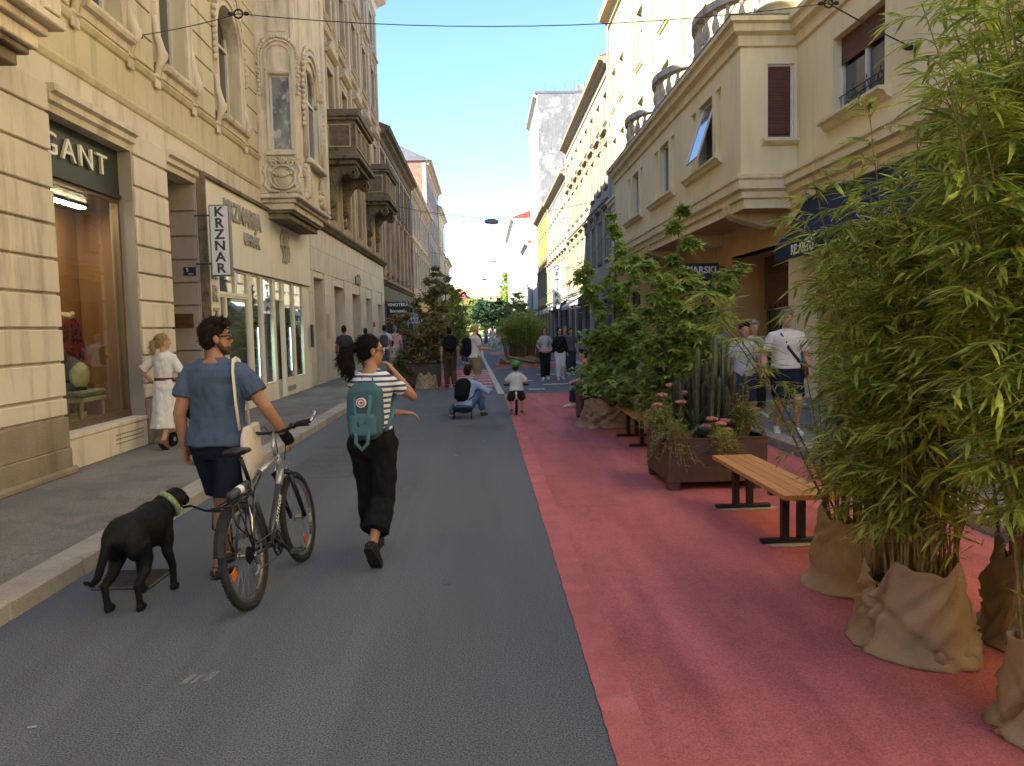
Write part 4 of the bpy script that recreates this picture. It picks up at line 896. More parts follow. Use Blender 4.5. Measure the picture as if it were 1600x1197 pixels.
for y in (17.9, 22.2, 26.6, 31.0):
    g = MB(); g.extr([(BX+.02, y, 4.42), (XR, y, 4.42), (XR, y, 3.9), (6.5, y, 3.9), (6.1, y, 4.02), (BX+.2, y, 4.12), (BX+.08, y, 4.2)], (0, .5, 0)); g.build('bracket', Y_TRIM, bay, bevel=.02)
# --- upper floors: fluted pilasters and bowed balustrades on the bay roof
for y in (17.6, 22.0, 26.7, 31.3, 35.2):
    g = MB(); n = 9; F.box(g, y-.5, y+.5, 8.2, 17.0, .002, .12)
    for k in range(n): q = F.P(y-.42+.84*k/(n-1), 8.5, .12); g.tube([q, (q[0], q[1], 16.8)], .045, 6)
    g.build('pilaster', Y_UP, R1, smooth=False)
    g = MB(); q = F.P(y, 8.2, .1); g.lathe([(.62, 8.18), (.62, 8.4), (.55, 8.45), (.58, 8.55), (.5, 8.62)], (q[0], q[1], 0), 20); g.build('pilaster_base', Y_UP, R1)
bal_me = None
for yc in (19.7, 24.4, 29.1):
    bl = empty('balustrade', Vector((XR, yc, 8.2))-ORG[R1.name], parent=R1); ORG[bl.name] = Vector((XR, yc, 8.2))
    rx, ry = 1.32, 1.75; A = [math.pi*(i/16) for i in range(17)]
    pt = lambda t, k=1.0: (XR-math.sin(t)*rx*k, yc+math.cos(t)*ry*k)
    for z0, z1, wd in ((8.2, 8.36, .12), (9.08, 9.26, .13)):
        g = MB()
        for i in range(16):
            p, q = A[i], A[i+1]; a1_ = Vector(pt(p)); b1_ = Vector(pt(q)); n1 = Vector((pt(p)[0]-XR, pt(p)[1]-yc)).normalized(); n2 = Vector((pt(q)[0]-XR, pt(q)[1]-yc)).normalized()
            ring = []
            for v, nn in ((a1_, n1), (b1_, n2)):
                i_, o_ = v-nn*wd, v+nn*wd; ring.append([(i_.x, i_.y, z0), (o_.x, o_.y, z0), (o_.x, o_.y, z1), (i_.x, i_.y, z1)])
            g.loft(ring, True)
        g.build('rail', Y_BAL, bl)
    if bal_me is None:
        g = MB(); g.lathe([(.075, 0), (.075, .06), (.04, .1), (.06, .2), (.095, .32), (.085, .42), (.045, .56), (.04, .62), (.07, .66), (.07, .72)], n=10); bal_me = g.mesh('baluster', Y_BAL, smooth=True)
    for k in range(13):
        t = math.pi*(k+.5)/13; p = pt(t); link('baluster', bal_me, bl, Vector((p[0], p[1], 8.36))-ORG[bl.name])
g = MB(); F.mold(g, -4, 41.4, [(.002, 16.9), (.1, 16.95), (.2, 17.2), (.5, 17.3), (.55, 17.6), (.002, 17.66)]); g.build('eaves_cornice', Y_UP, R1)
g = MB(); F.box(g, 36.6, 41.35, 8.2, 16.9, .002, .01); 
g = MB(); p = F.P(41.2, 0, .12); g.tube([(p[0], p[1], .2), (p[0], p[1], 17)], .06, 8); g.build('drain_pipe', M_PIPE, R1, smooth=True)
# navy awning
aw = empty('shop_awning', (XR, 13.7, 3.0), label='navy blue sloping canvas shop awning with white hand lettering, beside the yellow pier', cat='awning')
M_NAVY = mat('navy canvas', (.014, .02, .038, 1), .15, 3, .85, .15, 200)
ya, yb = 10.8, 16.3
g = MB(); g.add([(XR-.02, ya, 4.3), (XR-.02, yb, 4.3), (6.12, yb, 3.28), (6.12, ya, 3.28), (XR-.02, ya, 4.28), (XR-.02, yb, 4.28), (6.13, yb, 3.265), (6.13, ya, 3.265)], [(0, 1, 2, 3), (4, 5, 6, 7), (0, 3, 7, 4), (1, 2, 6, 5)]); g.build('canvas', M_NAVY, aw)
g = MB(); g.box(6.105, 6.12, ya, yb, 2.98, 3.28); g.build('valance', M_NAVY, aw)
g = MB(); g.add([(XR-.02, yb-.01, 4.27), (6.13, yb-.01, 3.27), (6.13, yb-.01, 3.0), (XR-.02, yb-.01, 3.5)], [(0, 1, 2, 3)]); g.build('side_panel', M_NAVY, aw)
lettering('RE ARTÙ', .27, .004, M_LETW, aw, (6.1, 14.9, 3.13), (0, -1, 0), (0, 0, 1), .004)
g = MB()
for y in (ya+.3, yb-.3): g.tube([(XR, y, 3.4), (6.14, y, 3.25)], .02, 6)
g.build('arm', M_IRON, aw)
# dark shop sign behind the young maple
t = empty('wall_sign', (6.3, 24, 2.9), label='black two-line shop sign with white capitals behind the maple leaves', cat='sign')
g = MB(); g.box(5.55, 6.65, 22.0, 22.1, 3.0, 3.42); g.box(5.55, 6.45, 22.0, 22.1, 2.62, 2.98); g.build('board', M_FRD, t)
lettering('WARSKI', .26, .006, M_LETW, t, (6.1, 21.99, 3.22), (1, 0, 0), (0, 0, 1), .008); lettering('DOM', .26, .006, M_LETW, t, (6.0, 21.99, 2.8), (1, 0, 0), (0, 0, 1), .008)
g = MB(); g.tube([(6.6, 22.05, 3.3), (XR, 22.05, 3.3)], .02, 6); g.build('bracket', M_IRON, t)

# ---------------------------------------------------------------- further houses on the right
R_CRM = mat('cream sunlit stucco', (.36, .305, .2, 1), .07, 1, .9, .2, 40, dirt=.3)
R_ORN = mat('cream cornice stone', (.27, .225, .155, 1), .1, 1.5, .9, .2, 40, dirt=.5)
R_LEM = mat('lemon stucco', (.36, .27, .075, 1), .06, 1, .9, .2, 40, dirt=.2)
R_GRY = mat('grey stucco', (.33, .32, .3, 1), .1, 1, .9, .2, 40, dirt=.5)
R_WHT = mat('white render', (.4, .385, .34, 1), .05, .6, .9, .15, 40, dirt=.15)
R_CON = mat('patched grey gable render', (.17, .17, .165, 1), .14, .5, .95, .4, 12, dirt=.6, col2=(.26, .25, .23, 1), c2lo=.5, c2hi=.58)
house('bracketed_cornice_house', 'cream palace with dark bracketed cornice and hooded windows next to the yellow bay house', -1, XR, 41.42, 62.5, 15.6, [(5.3, 2.3, 1.15, 'vtsah'), (9.2, 2.3, 1.15, 'vtsah'), (12.6, 1.5, 1.1, 'vsa')], 8, R_CRM, R_ORN, ground=5, gz=4.2, brackets=.55, strings=(8.6, 12.2), gm=mat('white shopfront', (.36, .34, .3, 1), .1, 2, .7), roof=2.0)
house('plain_cream_house', 'plain cream house with small hooded windows and white optician shop below', -1, XR, 62.52, 80, 13.9, [(5.2, 2.2, 1.05, 'vtsh'), (8.9, 1.8, 1.05, 'vs'), (11.6, 1.3, 1.0, 'vs')], 8, R_CRM, R_ORN, ground=4, gz=4.1, gm=MATS['white shopfront'], roof=2.2, brackets=1.1)
house('lemon_house', 'lemon yellow house with small corner balcony on the sunny side', -1, XR, 80.02, 96, 14.2, [(5.2, 2.2, 1.05, 'vtsah'), (9.0, 1.9, 1.05, 'vs'), (11.7, 1.3, 1.0, 'vs')], 7, R_LEM, R_ORN, ground=4, gz=4.1, roof=2.2)
t, FT, _ = house('grey_gable_tower_block', 'tall block with patched grey gable wall and white sunlit side above the cornice houses', -1, XR+.3, 96.2, 112, 29.5, [(12+3*k, 1.4, .9, '') for k in range(5)], 3, R_WHT, R_WHT, ground=3, gz=4.1, roof=0, core=9)
g = MB(); FT.box(g, 96.05, 96.19, 0, 29.6, .0, -9.5); g.build('gable_wall', R_CON, t)
g = MB(); FT.box(g, 96.0, 112, 29.6, 29.9, .3, -9.6); g.build('roof_slab', M_ZINC, t)
g = MB(); FT.box(g, 96.0, 96.049, 15.2, 16.8, -.3, -3.0); g.build('bare_brick_patch', M_BRICK, t)
g = MB(); FT.box(g, 98, 101, 29.9, 31.2, -5, -8); g.build('lift_house', R_CON, t)
for k in range(5): g = MB(); FT.box(g, 97, 97.06, 29.9, 31.2, -1-k*1.2, -1.05-k*1.2); g.build('rail_post', M_IRON, t)
house('dark_grey_house', 'dark grey stucco house past the lemon house', -1, XR-.25, 112.2, 126, 13.6, [(5.0, 2.2, 1.05, 'vsh'), (8.8, 2.0, 1.05, 'vs')], 5, R_GRY, R_GRY, ground=3, roof=2.2, brackets=1)
t, FW, _ = house('white_corner_house', 'white sunlit corner house with curved cornice at the end of the right side', -1, XR-1.6, 126.2, 160, 19.0, [(5.0, 2.2, 1.05, 's'), (9, 2.2, 1.05, 's'), (13, 2.0, 1.05, 's')], 9, R_WHT, R_WHT, ground=5, roof=2.0)
# shop awnings and the vertical optician sign
t = empty('hanging_sign', (5.9, 58, 3.0), label='white vertical hanging sign reading OPTIKA on the sunny right side', cat='sign')
g = MB(); g.box(5.15, 5.75, 57.95, 58.1, 3.3, 6.3); g.build('board', flat('white board', (.7, .7, .66, 1), .4), t)
for i, ch in enumerate('OPTIKA'): lettering(ch, .5, .01, flat('black letters', (.02, .02, .02, 1), .5), t, (5.45, 57.93, 6.02-i*.5), (1, 0, 0), (0, 0, 1), .01)
g = MB(); g.tube([(5.75, 58, 6), (XR, 58, 6)], .03, 6); g.tube([(5.75, 58, 3.6), (XR, 58, 3.6)], .03, 6); g.build('bracket', M_IRON, t)
for y0, y1, pr, cl, lb in ((52, 56.5, 1.2, (.55, .53, .47, 1), 'cream canvas awning over the nearer white shopfront'), (64, 70, 1.5, (.6, .58, .52, 1), 'white canvas awning over the optician shopfront'), (73, 77, 1.3, (.3, .36, .34, 1), 'grey green canvas awning over the farther right shop')):
    t = empty('shop_awning', (XR, y0, 3), label=lb, cat='awning'); m = mat('canvas '+lb, cl, .06, 3, .9)
    g = MB(); g.add([(XR-.02, y0, 3.9), (XR-.02, y1, 3.9), (XR-pr, y1, 3.1), (XR-pr, y0, 3.1), (XR-.02, y0, 3.87), (XR-.02, y1, 3.87), (XR-pr, y1, 3.07), (XR-pr, y0, 3.07)], [(0, 1, 2, 3), (4, 5, 6, 7), (0, 3, 7, 4), (1, 2, 6, 5), (3, 2, 6, 7)]); g.build('canvas', m, t)
    g = MB(); g.box(XR-pr-.012, XR-pr, y0, y1, 2.85, 3.09); g.build('valance', m, t)
    g = MB()
    for y in (y0+.1, y1-.1): g.tube([(XR, y, 3.2), (XR-pr+.02, y, 3.05)], .02, 5)
    g.build('arm', M_IRON, t)
# ---------------------------------------------------------------- end of the street: square with a yellow house, lawn
E_YEL = mat('sunny yellow end house', (.4, .32, .16, 1), .06, .5, .9, dirt=.2)
t = empty('red_roofed_end_house', (-4, 230, 0), label='yellow house with steep red tiled roofs closing the far end of the street', cat='building')
g = MB(); g.box(-16, 3.5, 230, 245, 0, 8.2); g.build('wall', E_YEL, t)
g = MB(); g.box(3.6, 22, 236, 250, 0, 7.4); g.build('side_wing', E_YEL, t)
g = MB(); g.extr([(-16.5, 229.5, 8.2), (-16.5, 237.5, 14.2), (-16.5, 245.5, 8.2)], (20.5, 0, 0)); g.build('roof', mat('sun bleached tile', (.36, .2, .14, 1), .2, 2, .85, dirt=.2), t)
g = MB(); g.extr([(3.7, 235.5, 7.4), (3.7, 243, 11.5), (3.7, 250.5, 7.4)], (18.5, 0, 0)); g.build('roof', M_TILE, t)
g = MB(); g.extr([(-9, 229.0, 8.2), (-6.2, 229.0, 12.6), (-3.4, 229.0, 8.2)], (0, 7, 0)); g.build('gable', M_TILE, t)
g = MB(); g.box(5, 6.2, 240, 241.2, 10, 13.5); g.build('chimney', M_BRICK, t)
for x in (-14, -11, -8, -5, -2, 1):
    for z in (1.6, 5.2):
        g = MB(); g.box(x-.6, x+.6, 229.9, 229.99, z, z+2.2); w_ = g.build('window', M_WHITE, t); g = MB(); g.box(x-.5, x+.5, 229.86, 229.9, z+.1, z+2.1); g.build('pane', GL, w_)
for x in (-12, -1, 1.5): g = MB(); g.box(x-.5, x+.5, 231.6, 233.4, 9.8, 10.9); g.build('dormer', E_YEL, t)
sheet('square_paving', [(-60, 128.2), (60, 128.2), (60, 150), (-60, 150)], mat('sunny paving', (.3, .28, .25, 1), .1, .3, .9), .0)
sheet('park_lawn', [(-60, 152), (60, 152), (60, 226), (-60, 226)], mat('lawn', (.09, .16, .03, 1), .25, .2, .95), .02)
# ---------------------------------------------------------------- leaves and plants
CAMP = Vector((0, 0, 1.75))
def leafmat(name, c, var=.35, trans=.5, rough=.5): return mat(name, c, var, 9, rough, spec=.35, trans=trans, rnd=.22, fine=.3, fscale=23)
LM_BAM = leafmat('bamboo leaf', (.43, .5, .09, 1)); LM_BAMD = leafmat('dark bamboo leaf', (.24, .33, .07, 1)); LM_MAP = leafmat('maple leaf', (.28, .4, .1, 1)); LM_COP = leafmat('copper leaf', (.27, .155, .08, 1), .5)
LM_YEL = leafmat('yellow green leaf', (.26, .28, .085, 1)); LM_DRK = leafmat('dark leaf', (.08, .13, .04, 1)); LM_OLV = leafmat('olive leaf', (.32, .35, .11, 1)); LM_GRN = leafmat('fresh green leaf', (.34, .46, .1, 1))
M_CULM = mat('bamboo culm', (.2, .15, .05, 1), .4, 5, .5, stretch=(1, 1, 3)); M_BARK = mat('grey brown bark', (.1, .075, .05, 1), .3, 12, .9, .5, 60)
M_SOIL = mat('dark soil', (.03, .022, .015, 1), .4, 30, .95, .8, 60)
M_BURL = mat('burlap', (.37, .275, .185, 1), .14, 5, .95, .5, 420, .1, fine=.25, fscale=420, dirt=.35)
M_CORT = mat('corten steel', (.085, .048, .035, 1), .25, 3, .7, .2, 60, .4, col2=(.06, .045, .042, 1), c2lo=.45, c2hi=.65, stretch=(2, 2, .6))
def blade_mesh(name, m, L=1.0, W=.15, droop=.18, fold=.25, seg=3):
    vs = []; fs = []; prof = [(0, .05), (.25, .8), (.5, 1.0), (.78, .6), (1, .0)] if seg > 2 else [(0, .1), (.4, 1.0), (1, 0)]
    for t, w in prof:
        z = -droop*t*t*L; hw = W*.5*w
        vs += [(-hw, t*L, z+hw*fold), (0, t*L, z), (hw, t*L, z+hw*fold)]
    for i in range(len(prof)-1): a = i*3; fs += [(a, a+1, a+4, a+3), (a+1, a+2, a+5, a+4)]
    g = MB(); g.add(vs, fs); return g, g.mesh(name, m, recalc=False)
def star_mesh(name, m, lobes=5, s=1.0):
    vs = [(0, 0, 0)]; n = lobes*2+1
    angs = [R(-125), R(-95), R(-62), R(-32), 0, R(32), R(62), R(95), R(125)]
    rad = [.55, .25, .85, .33, 1.0, .33, .85, .25, .55]
    for a, r in zip(angs, rad): vs.append((math.sin(a)*r*s*.6, .25*s+math.cos(a)*r*s*.75, -.12*s*r*r))
    fs = [(0, i, i+1) for i in range(1, len(angs))]
    g = MB(); g.add(vs, fs); return g, g.mesh(name, m, recalc=False)
def oval_mesh(name, m, W=.5):
    g = MB(); g.add([(0, 0, 0), (-W*.5, .45, .06), (0, .45, 0), (W*.5, .45, .06), (0, 1, -.08)], [(0, 2, 1), (0, 3, 2), (1, 2, 4), (2, 3, 4)]); return g, g.mesh(name, m, recalc=False)
def lmat(pos, d, up, size, wob=0.0):
    d = d.normalized(); x = d.cross(up)
    if x.length < 1e-4: x = d.orthogonal()
    x.normalize(); z = x.cross(d)
    m = Matrix((x*size, d*size, z*size)).transposed().to_4x4(); m.translation = pos; return m
def put_leaves(thing, proto, leaves, single=300, name='leaf', mass='foliage', m=None, m2=None, pick=None):
    """the leaves that show largest are pieces of their own, the rest one mass; leaves = [(pos, dir, up, size)] in world space"""
    g0, me0 = proto; off = ORG[thing.name]
    key = lambda l: (l[0]-CAMP).length/l[3]
    order = sorted(leaves, key=pick or key)
    for p, d, u, s in order[:single]:
        o = link(name, me0, thing); M = lmat(p-off, d, u, s); o.matrix_local = M
    mb = MB(); vv = [Vector(v) for v in g0.v]; rr = random.Random(4)
    V = []; Fc = []; mi = []
    for p, d, u, s in order[single:]:
        M = lmat(p, d, u, s); k = len(V); V += [M @ v for v in vv]; Fc += [tuple(i+k for i in f) for f in g0.f]; mi += [1 if (m2 and rr.random() < .35) else 0]*len(g0.f)
    mb.v = [tuple(v) for v in V]; mb.f = Fc; mb.m = mi
    if V:
        o = mb.build(mass, [m, m2] if m2 else [m], thing, recalc=False); o['kind'] = 'stuff'
def burlap_pot(name, label, c, r, h, seed=0, skirt=1.15, lean=0.0, rim=1.0):
    t = empty(name, (c[0], c[1], 0), label=label, cat='sack'); rr = random.Random(seed); n = 96
    cre = [(rr.uniform(0, 6.28), rr.choice((-1, 1))*rr.uniform(.4, 2.6), rr.uniform(.06, .15), rr.uniform(.06, .15), rr.uniform(-.3, .5), rr.uniform(.6, 1.3)) for _ in range(20)]
    ph = [rr.uniform(0, 6.28) for _ in range(4)]
    # profile: foot spread on the ground, belly, neck, rolled rim
    prof = [(1.26, .0), (1.3, .03), (1.24, .09), (1.15, .2), (1.13, .32), (1.1, .45), (1.05, .58), (1.03, .7), (1.0, .8), (.985, .88), (.98, .94), (.985, .985), (.965, 1.01), (.925, 1.0), (.9, .95), (.89, .86), (.88, .7)]
    fine = []
    for i in range(len(prof)-1):
        for q in range(2): f = q/2; fine.append((prof[i][0]*(1-f)+prof[i+1][0]*f, prof[i][1]*(1-f)+prof[i+1][1]*f, (i+f)/(len(prof)-1)))
    fine.append((*prof[-1], 1.0)); rings = []
    for rad, z, fk in fine:
        ring = []
        for i in range(n):
            a = 2*math.pi*i/n; d = .045*math.sin(2*a+ph[0])+.03*math.sin(3*a+ph[1]+z)
            for a0, sl, w, am, f0, f1 in cre:
                e = (a-a0-sl*z+math.pi) % (2*math.pi)-math.pi; env = max(0, 1-abs((z-(f0+f1)/2)/((f1-f0)/2+.15))**2)
                if abs(e) < w*4: d += env*am*(-math.exp(-(e/w)**2)+.75*math.exp(-((e-1.5*w)/w)**2)+.4*math.exp(-((e+1.7*w)/w)**2))
            d += .018*noise.noise(Vector((math.cos(a)*4, math.sin(a)*4+seed, z*6)))+.16*max(0, math.sin(z*14+2.2*math.sin(2*a+ph[2])))*(1-z)**2*max(0, math.sin(a*1.5+ph[3]))
            k_ = 1 if fk < .78 else 1-(fk-.78)/.22*.7
            q = r*(rad*(skirt/1.15 if z < .4 else 1)+d*k_)
            zz = h*z*(1+.13*math.sin(2*a+ph[2])*z+.1*math.sin(5*a+ph[1])*z*z+.05*math.sin(9*a+ph[0])*z**3)
            ring.append((c[0]+math.cos(a)*q+lean*zz, c[1]+math.sin(a)*q, .003+max(0, zz)))
        rings.append(ring)
    g = MB(); g.loft(rings, caps=False); b = g.build('burlap_wrap', M_BURL, t, smooth=True)
    g = MB(); g.lathe([(r*.2, h*.8), (r*.8, h*.78), (r*.82, h*.1)], (c[0]+lean*h, c[1], 0), 24); g.build('soil', M_SOIL, t)
    # crumpled cloth on the ground
    g = MB()
    a0 = rr.uniform(3.3, 4.6)
    pts = [(c[0]+math.cos(a0+.35*k)*r*1.2, c[1]+math.sin(a0+.35*k)*r*1.2, .035+.02*math.sin(k*2.1)) for k in range(5)]
    g.tube(pts, [.02, .045, .035, .05, .02], 9, round_=True, flat=.7); me = remesh(g, .011, 2, .022, 11, seed); me.materials.append(M_BURL); link('cloth_fold', me, t, -ORG[t.name])
    return t
def bamboo(label, c, z0, culms, lm, lm2, seed, leaf=.14, nb=13, single=300, spread=.2, bare=.22, group=None, name='bamboo_plant', lw=.12):
    t = empty(name, (c[0], c[1], z0), label=label, cat='bamboo', group=group); rr = random.Random(seed); leaves = []; st = MB()
    proto = blade_mesh('leaf', lm, 1.0, lw)
    culms = list(culms)+[(x+rr.uniform(-.02, .22), y+rr.uniform(-.2, .2), z*rr.uniform(.8, 1.06)) for x, y, z in culms]
    for (tx, ty, tz) in culms:
        b = Vector((c[0]+rr.uniform(-spread, spread), c[1]+rr.uniform(-spread, spread), z0-.03)); tip = Vector((tx, ty, tz))
        mid = b.lerp(tip, .55)+Vector((b.x-tip.x, b.y-tip.y, 0))*.16+Vector((0, 0, .1))
        path = []
        for k in range(11):
            s = k/10; path.append((b*(1-s)**2+mid*2*s*(1-s)+tip*s*s)+Vector((rr.uniform(-.008, .008), rr.uniform(-.008, .008), 0)))
        st.tube(path, [.009*(1-.75*k/10) for k in range(11)], 5)
        for i in range(nb):
            s = bare+(1-bare)*((i+rr.random())/nb); k = min(9, int(s*10)); p = path[k].lerp(path[k+1], s*10-k)
            az = rr.uniform(0, 2*math.pi); L = rr.uniform(.14, .4)*(1.1-.5*s); el = rr.uniform(.25, 1.2)
            dv = Vector((math.cos(az)*math.cos(el), math.sin(az)*math.cos(el), math.sin(el)))
            bp = []
            for j in range(5):
                f = j/4; bp.append(p+dv*L*f+Vector((0, 0, -.22*L*f*f*2)))
            st.tube(bp, [.0028, .0024, .002, .0016, .001], 3)
            nl = rr.randint(8, 13)
            for j in range(nl):
                f = .25+.75*(j+.5)/nl; q = bp[min(3, int(f*4))].lerp(bp[min(3, int(f*4))+1], f*4-min(3, int(f*4)))
                dd = (bp[-1]-bp[-2]).normalized(); side = dd.cross(Vector((0, 0, 1)))
                if side.length < .01: side = Vector((1, 0, 0))
                side.normalize(); ang = (1 if j % 2 else -1)*rr.uniform(.35, 1.1)
                ld = (dd*math.cos(ang)+side*math.sin(ang)+Vector((0, 0, rr.uniform(-.4, .4)))).normalized()
                up = Vector((rr.uniform(-.5, .5), rr.uniform(-.5, .5), 1))
                leaves.append((q, ld, up, leaf*rr.uniform(.55, 1.25)))
    for q in range(34):   # thin bare canes and low sprays
        b = Vector((c[0]+rr.uniform(-1, 1)*spread, c[1]+rr.uniform(-1, 1)*spread, z0-.03)); e = b+Vector((rr.uniform(-.16, .3), rr.uniform(-.25, .25), rr.uniform(.5, 1.3))); st.tube([b, b.lerp(e, .5)+Vector((0, 0, .06)), e], [.006, .0045, .002], 4)
        for j in range(14):
            f = rr.uniform(.25, 1); p = b.lerp(e, f)+Vector((rr.gauss(0, .05), rr.gauss(0, .05), rr.gauss(0, .03))); a = rr.uniform(0, 6.28); leaves.append((p, Vector((math.cos(a), math.sin(a), rr.uniform(-.7, .3))), Vector((rr.uniform(-.5, .5), rr.uniform(-.5, .5), 1)), leaf*rr.uniform(.4, .9)))
    o = st.build('culms', M_CULM, t, recalc=False); o['kind'] = 'stuff'
    put_leaves(t, proto, leaves, single, m=lm, m2=lm2); return t
def culm_set(n, cx, cy, rx, ry, z0, z1, seed):
    rr = random.Random(seed); return [(cx+rr.uniform(-1, 1)*rx, cy+rr.uniform(-1, 1)*ry, rr.uniform(z0, z1)) for _ in range(n)]
# foreground clump in burlap sacks
burlap_pot('burlap_sack', 'brown burlap sack round the foremost bamboo pot, folds lying on the red paint', (2.26, 4.02), .255, .43, 3)
burlap_pot('burlap_sack', 'tall crumpled burlap sack behind the foremost one, next to the bench', (2.45, 5.0), .27, .44, 5)
burlap_pot('burlap_sack', 'burlap sack cut off by the right edge of the picture', (2.42, 3.05), .24, .40, 9)
burlap_pot('burlap_sack', 'burlap sack half hidden in the shade at the back of the bamboo row', (2.98, 3.95), .27, .46, 12)
bamboo('dense leafy bamboo rising from the foremost burlap sack', (2.26, 4.02), .38, [(2.0, 3.9, 2.2), (2.1, 4.05, 1.75), (1.95, 4.2, 2.5), (2.05, 3.9, 2.35), (2.3, 4.1, 2.75), (2.15, 4.35, 2.9), (2.55, 4.0, 2.9), (2.15, 4.35, 1.5), (2.0, 3.65, 1.7), (2.4, 3.7, 2.2), (1.8, 4.25, 2.55), (2.65, 4.3, 3.1), (2.35, 4.3, 2.4), (2.15, 4.1, 1.3), (2.2, 3.75, 2.0)], LM_BAM, LM_BAMD, 21, .15, 27)
bamboo('bamboo in the tall sack next to the bench with leaves hanging over it', (2.45, 5.0), .4, [(2.5, 5.1, 1.55), (2.5, 4.9, 1.2), (2.5, 5.2, 1.95), (2.3, 5.0, 2.4), (2.45, 5.3, 2.3), (2.55, 5.1, 2.6), (2.8, 5.0, 2.8), (2.4, 5.3, 1.7), (2.5, 4.8, 2.1), (1.4, 5.4, 2.05), (2.2, 4.75, .95), (2.9, 5.3, 2.4), (2.35, 5.35, 2.2)], LM_BAM, LM_BAMD, 22, .14, 24)
bamboo('tall bright bamboo at the right edge of the picture, tops above the frame', (2.42, 3.05), .36, [(1.85, 3.3, 3.05), (1.95, 3.2, 2.6), (2.15, 3.2, 3.0), (2.3, 3.1, 3.3), (2.0, 3.3, 2.7), (2.5, 3.0, 3.2), (2.6, 3.3, 3.4), (2.2, 3.4, 2.4), (2.45, 3.4, 2.9), (2.1, 3.1, 2.2), (2.35, 3.3, 3.2), (2.1, 3.35, 3.5), (2.3, 3.45, 3.6), (2.0, 3.2, 1.9), (2.2, 3.5, 3.1)], LM_BAM, LM_BAMD, 23, .15, 27)
bamboo('tall bamboo at the back of the row, against the yellow house', (2.98, 3.95), .42, [(2.6, 3.9, 3.3), (2.8, 4.1, 3.5), (2.4, 4.2, 3.1), (3.0, 4.0, 3.6), (3.2, 4.2, 3.3), (2.3, 4.0, 2.8), (2.7, 4.3, 2.6), (3.1, 3.8, 2.5), (2.5, 4.1, 2.2), (2.9, 4.4, 3.0), (3.3, 4.1, 2.9), (2.75, 3.8, 1.8), (3.1, 4.2, 1.6), (2.5, 4.1, 3.7), (2.75, 4.2, 3.8), (2.95, 4.1, 3.8)], LM_BAM, LM_BAMD, 24, .15, 28)
# ---------------------------------------------------------------- trees with limbs and leaf clusters
def tree(name, label, base, h, prof, proto, lm, nlimb=16, ntwig=6, nleaf=7, leaf=.12, seed=1, trunk=.03, z0=.15, lm2=None, single=0, cat='tree', group=None, up=.5, bark=None, jit=.25, irr=.55, stems=1):
    t = empty(name, base, label=label, cat=cat, group=group); rr = random.Random(seed); b = Vector(base); tr = MB(); leaves = []
    path = [b+Vector((noise.noise(Vector((seed, k*.4, 0)))*.05*h*.4, noise.noise(Vector((seed, k*.4, 7)))*.05*h*.4, h*.97*k/8)) for k in range(9)]
    path[0] = b.copy()
    paths = [(path, 1.0)]
    for q in range(stems-1):
        a_ = q*2.2+seed; hh = rr.uniform(.62, .88); rd = prof(.1)*rr.uniform(.45, .75)
        paths.append(([b+Vector((math.cos(a_)*rd*(k/8)**.8+noise.noise(Vector((seed+q, k*.5, 3)))*.06, math.sin(a_)*rd*(k/8)**.8, h*hh*k/8)) for k in range(9)], hh))
    for path, hh in paths: tr.tube(path, [trunk*(1-.85*k/8) for k in range(9)], 8)
    for i in range(nlimb):
        path, hh = paths[i % len(paths)]
        f = z0+(1-z0)*(i+.5)/nlimb; k = min(7, int(f*8)); p = path[k].lerp(path[k+1], f*8-k); az = i*2.4+rr.uniform(-.4, .4)
        L = prof(f*hh if hh < 1 else f)*rr.uniform(1-irr, 1.25)*(1 if len(paths) == 1 else .72); el = up*rr.uniform(.4, 1.3)
        dv = Vector((math.cos(az)*math.cos(el), math.sin(az)*math.cos(el), math.sin(el))); lp = []
        for j in range(6):
            s = j/5; lp.append(p+dv*L*s+Vector((rr.uniform(-1, 1)*.05*L, rr.uniform(-1, 1)*.05*L, -.12*L*s*s)))
        lp[0] = p; tr.tube(lp, [trunk*.4*(1-f*.5)*(1-.8*j/5) for j in range(6)], 5)
        for q in range(ntwig):
            s = .25+.75*(q+rr.random())/ntwig; kk = min(4, int(s*5)); o_ = lp[kk].lerp(lp[kk+1], s*5-kk)
            az2 = az+rr.uniform(-1.3, 1.3); el2 = rr.uniform(-.5, .8); td = Vector((math.cos(az2)*math.cos(el2), math.sin(az2)*math.cos(el2), math.sin(el2))); TL = L*rr.uniform(.2, .45)
            e = o_+td*TL; tr.tube([o_, o_.lerp(e, .5)+Vector((0, 0, .02)), e], [trunk*.1, trunk*.07, trunk*.03], 3)
            for w in range(nleaf):
                a = rr.random(); pp = o_.lerp(e, a)+Vector((rr.gauss(0, jit), rr.gauss(0, jit), rr.gauss(0, jit*.8)))*TL*1.3
                az3 = rr.uniform(0, 6.28); leaves.append((pp, Vector((math.cos(az3), math.sin(az3), rr.uniform(-.8, .25))), Vector((rr.uniform(-.6, .6), rr.uniform(-.6, .6), 1)), leaf*rr.uniform(.6, 1.25)))
    tr.build('trunk', bark or M_BARK, t, smooth=True, recalc=False)
    put_leaves(t, proto, leaves, single, mass='crown', m=lm, m2=lm2); return t
PM = star_mesh('leaf', LM_MAP); PO = oval_mesh('leaf', LM_OLV); PC = oval_mesh('leaf', LM_COP, .6); PG = oval_mesh('leaf', LM_GRN, .5); PD = oval_mesh('leaf', LM_DRK, .6); PY = blade_mesh('leaf', LM_YEL, 1, .16, seg=2)
cone = lambda a, b: (lambda f: a*(1-f)**.7+b)
tree('maple_tree', 'tall narrow maple in the left burlap sack, rising beside the cornice house', (2.25, 13.4, .35), 3.35, lambda f: .68*(1-f)**.8+.1, PM, LM_MAP, 52, 8, 9, .15, 3, .028, .03, LM_GRN, 300, up=.95, jit=.35, stems=3, group='young street maples')
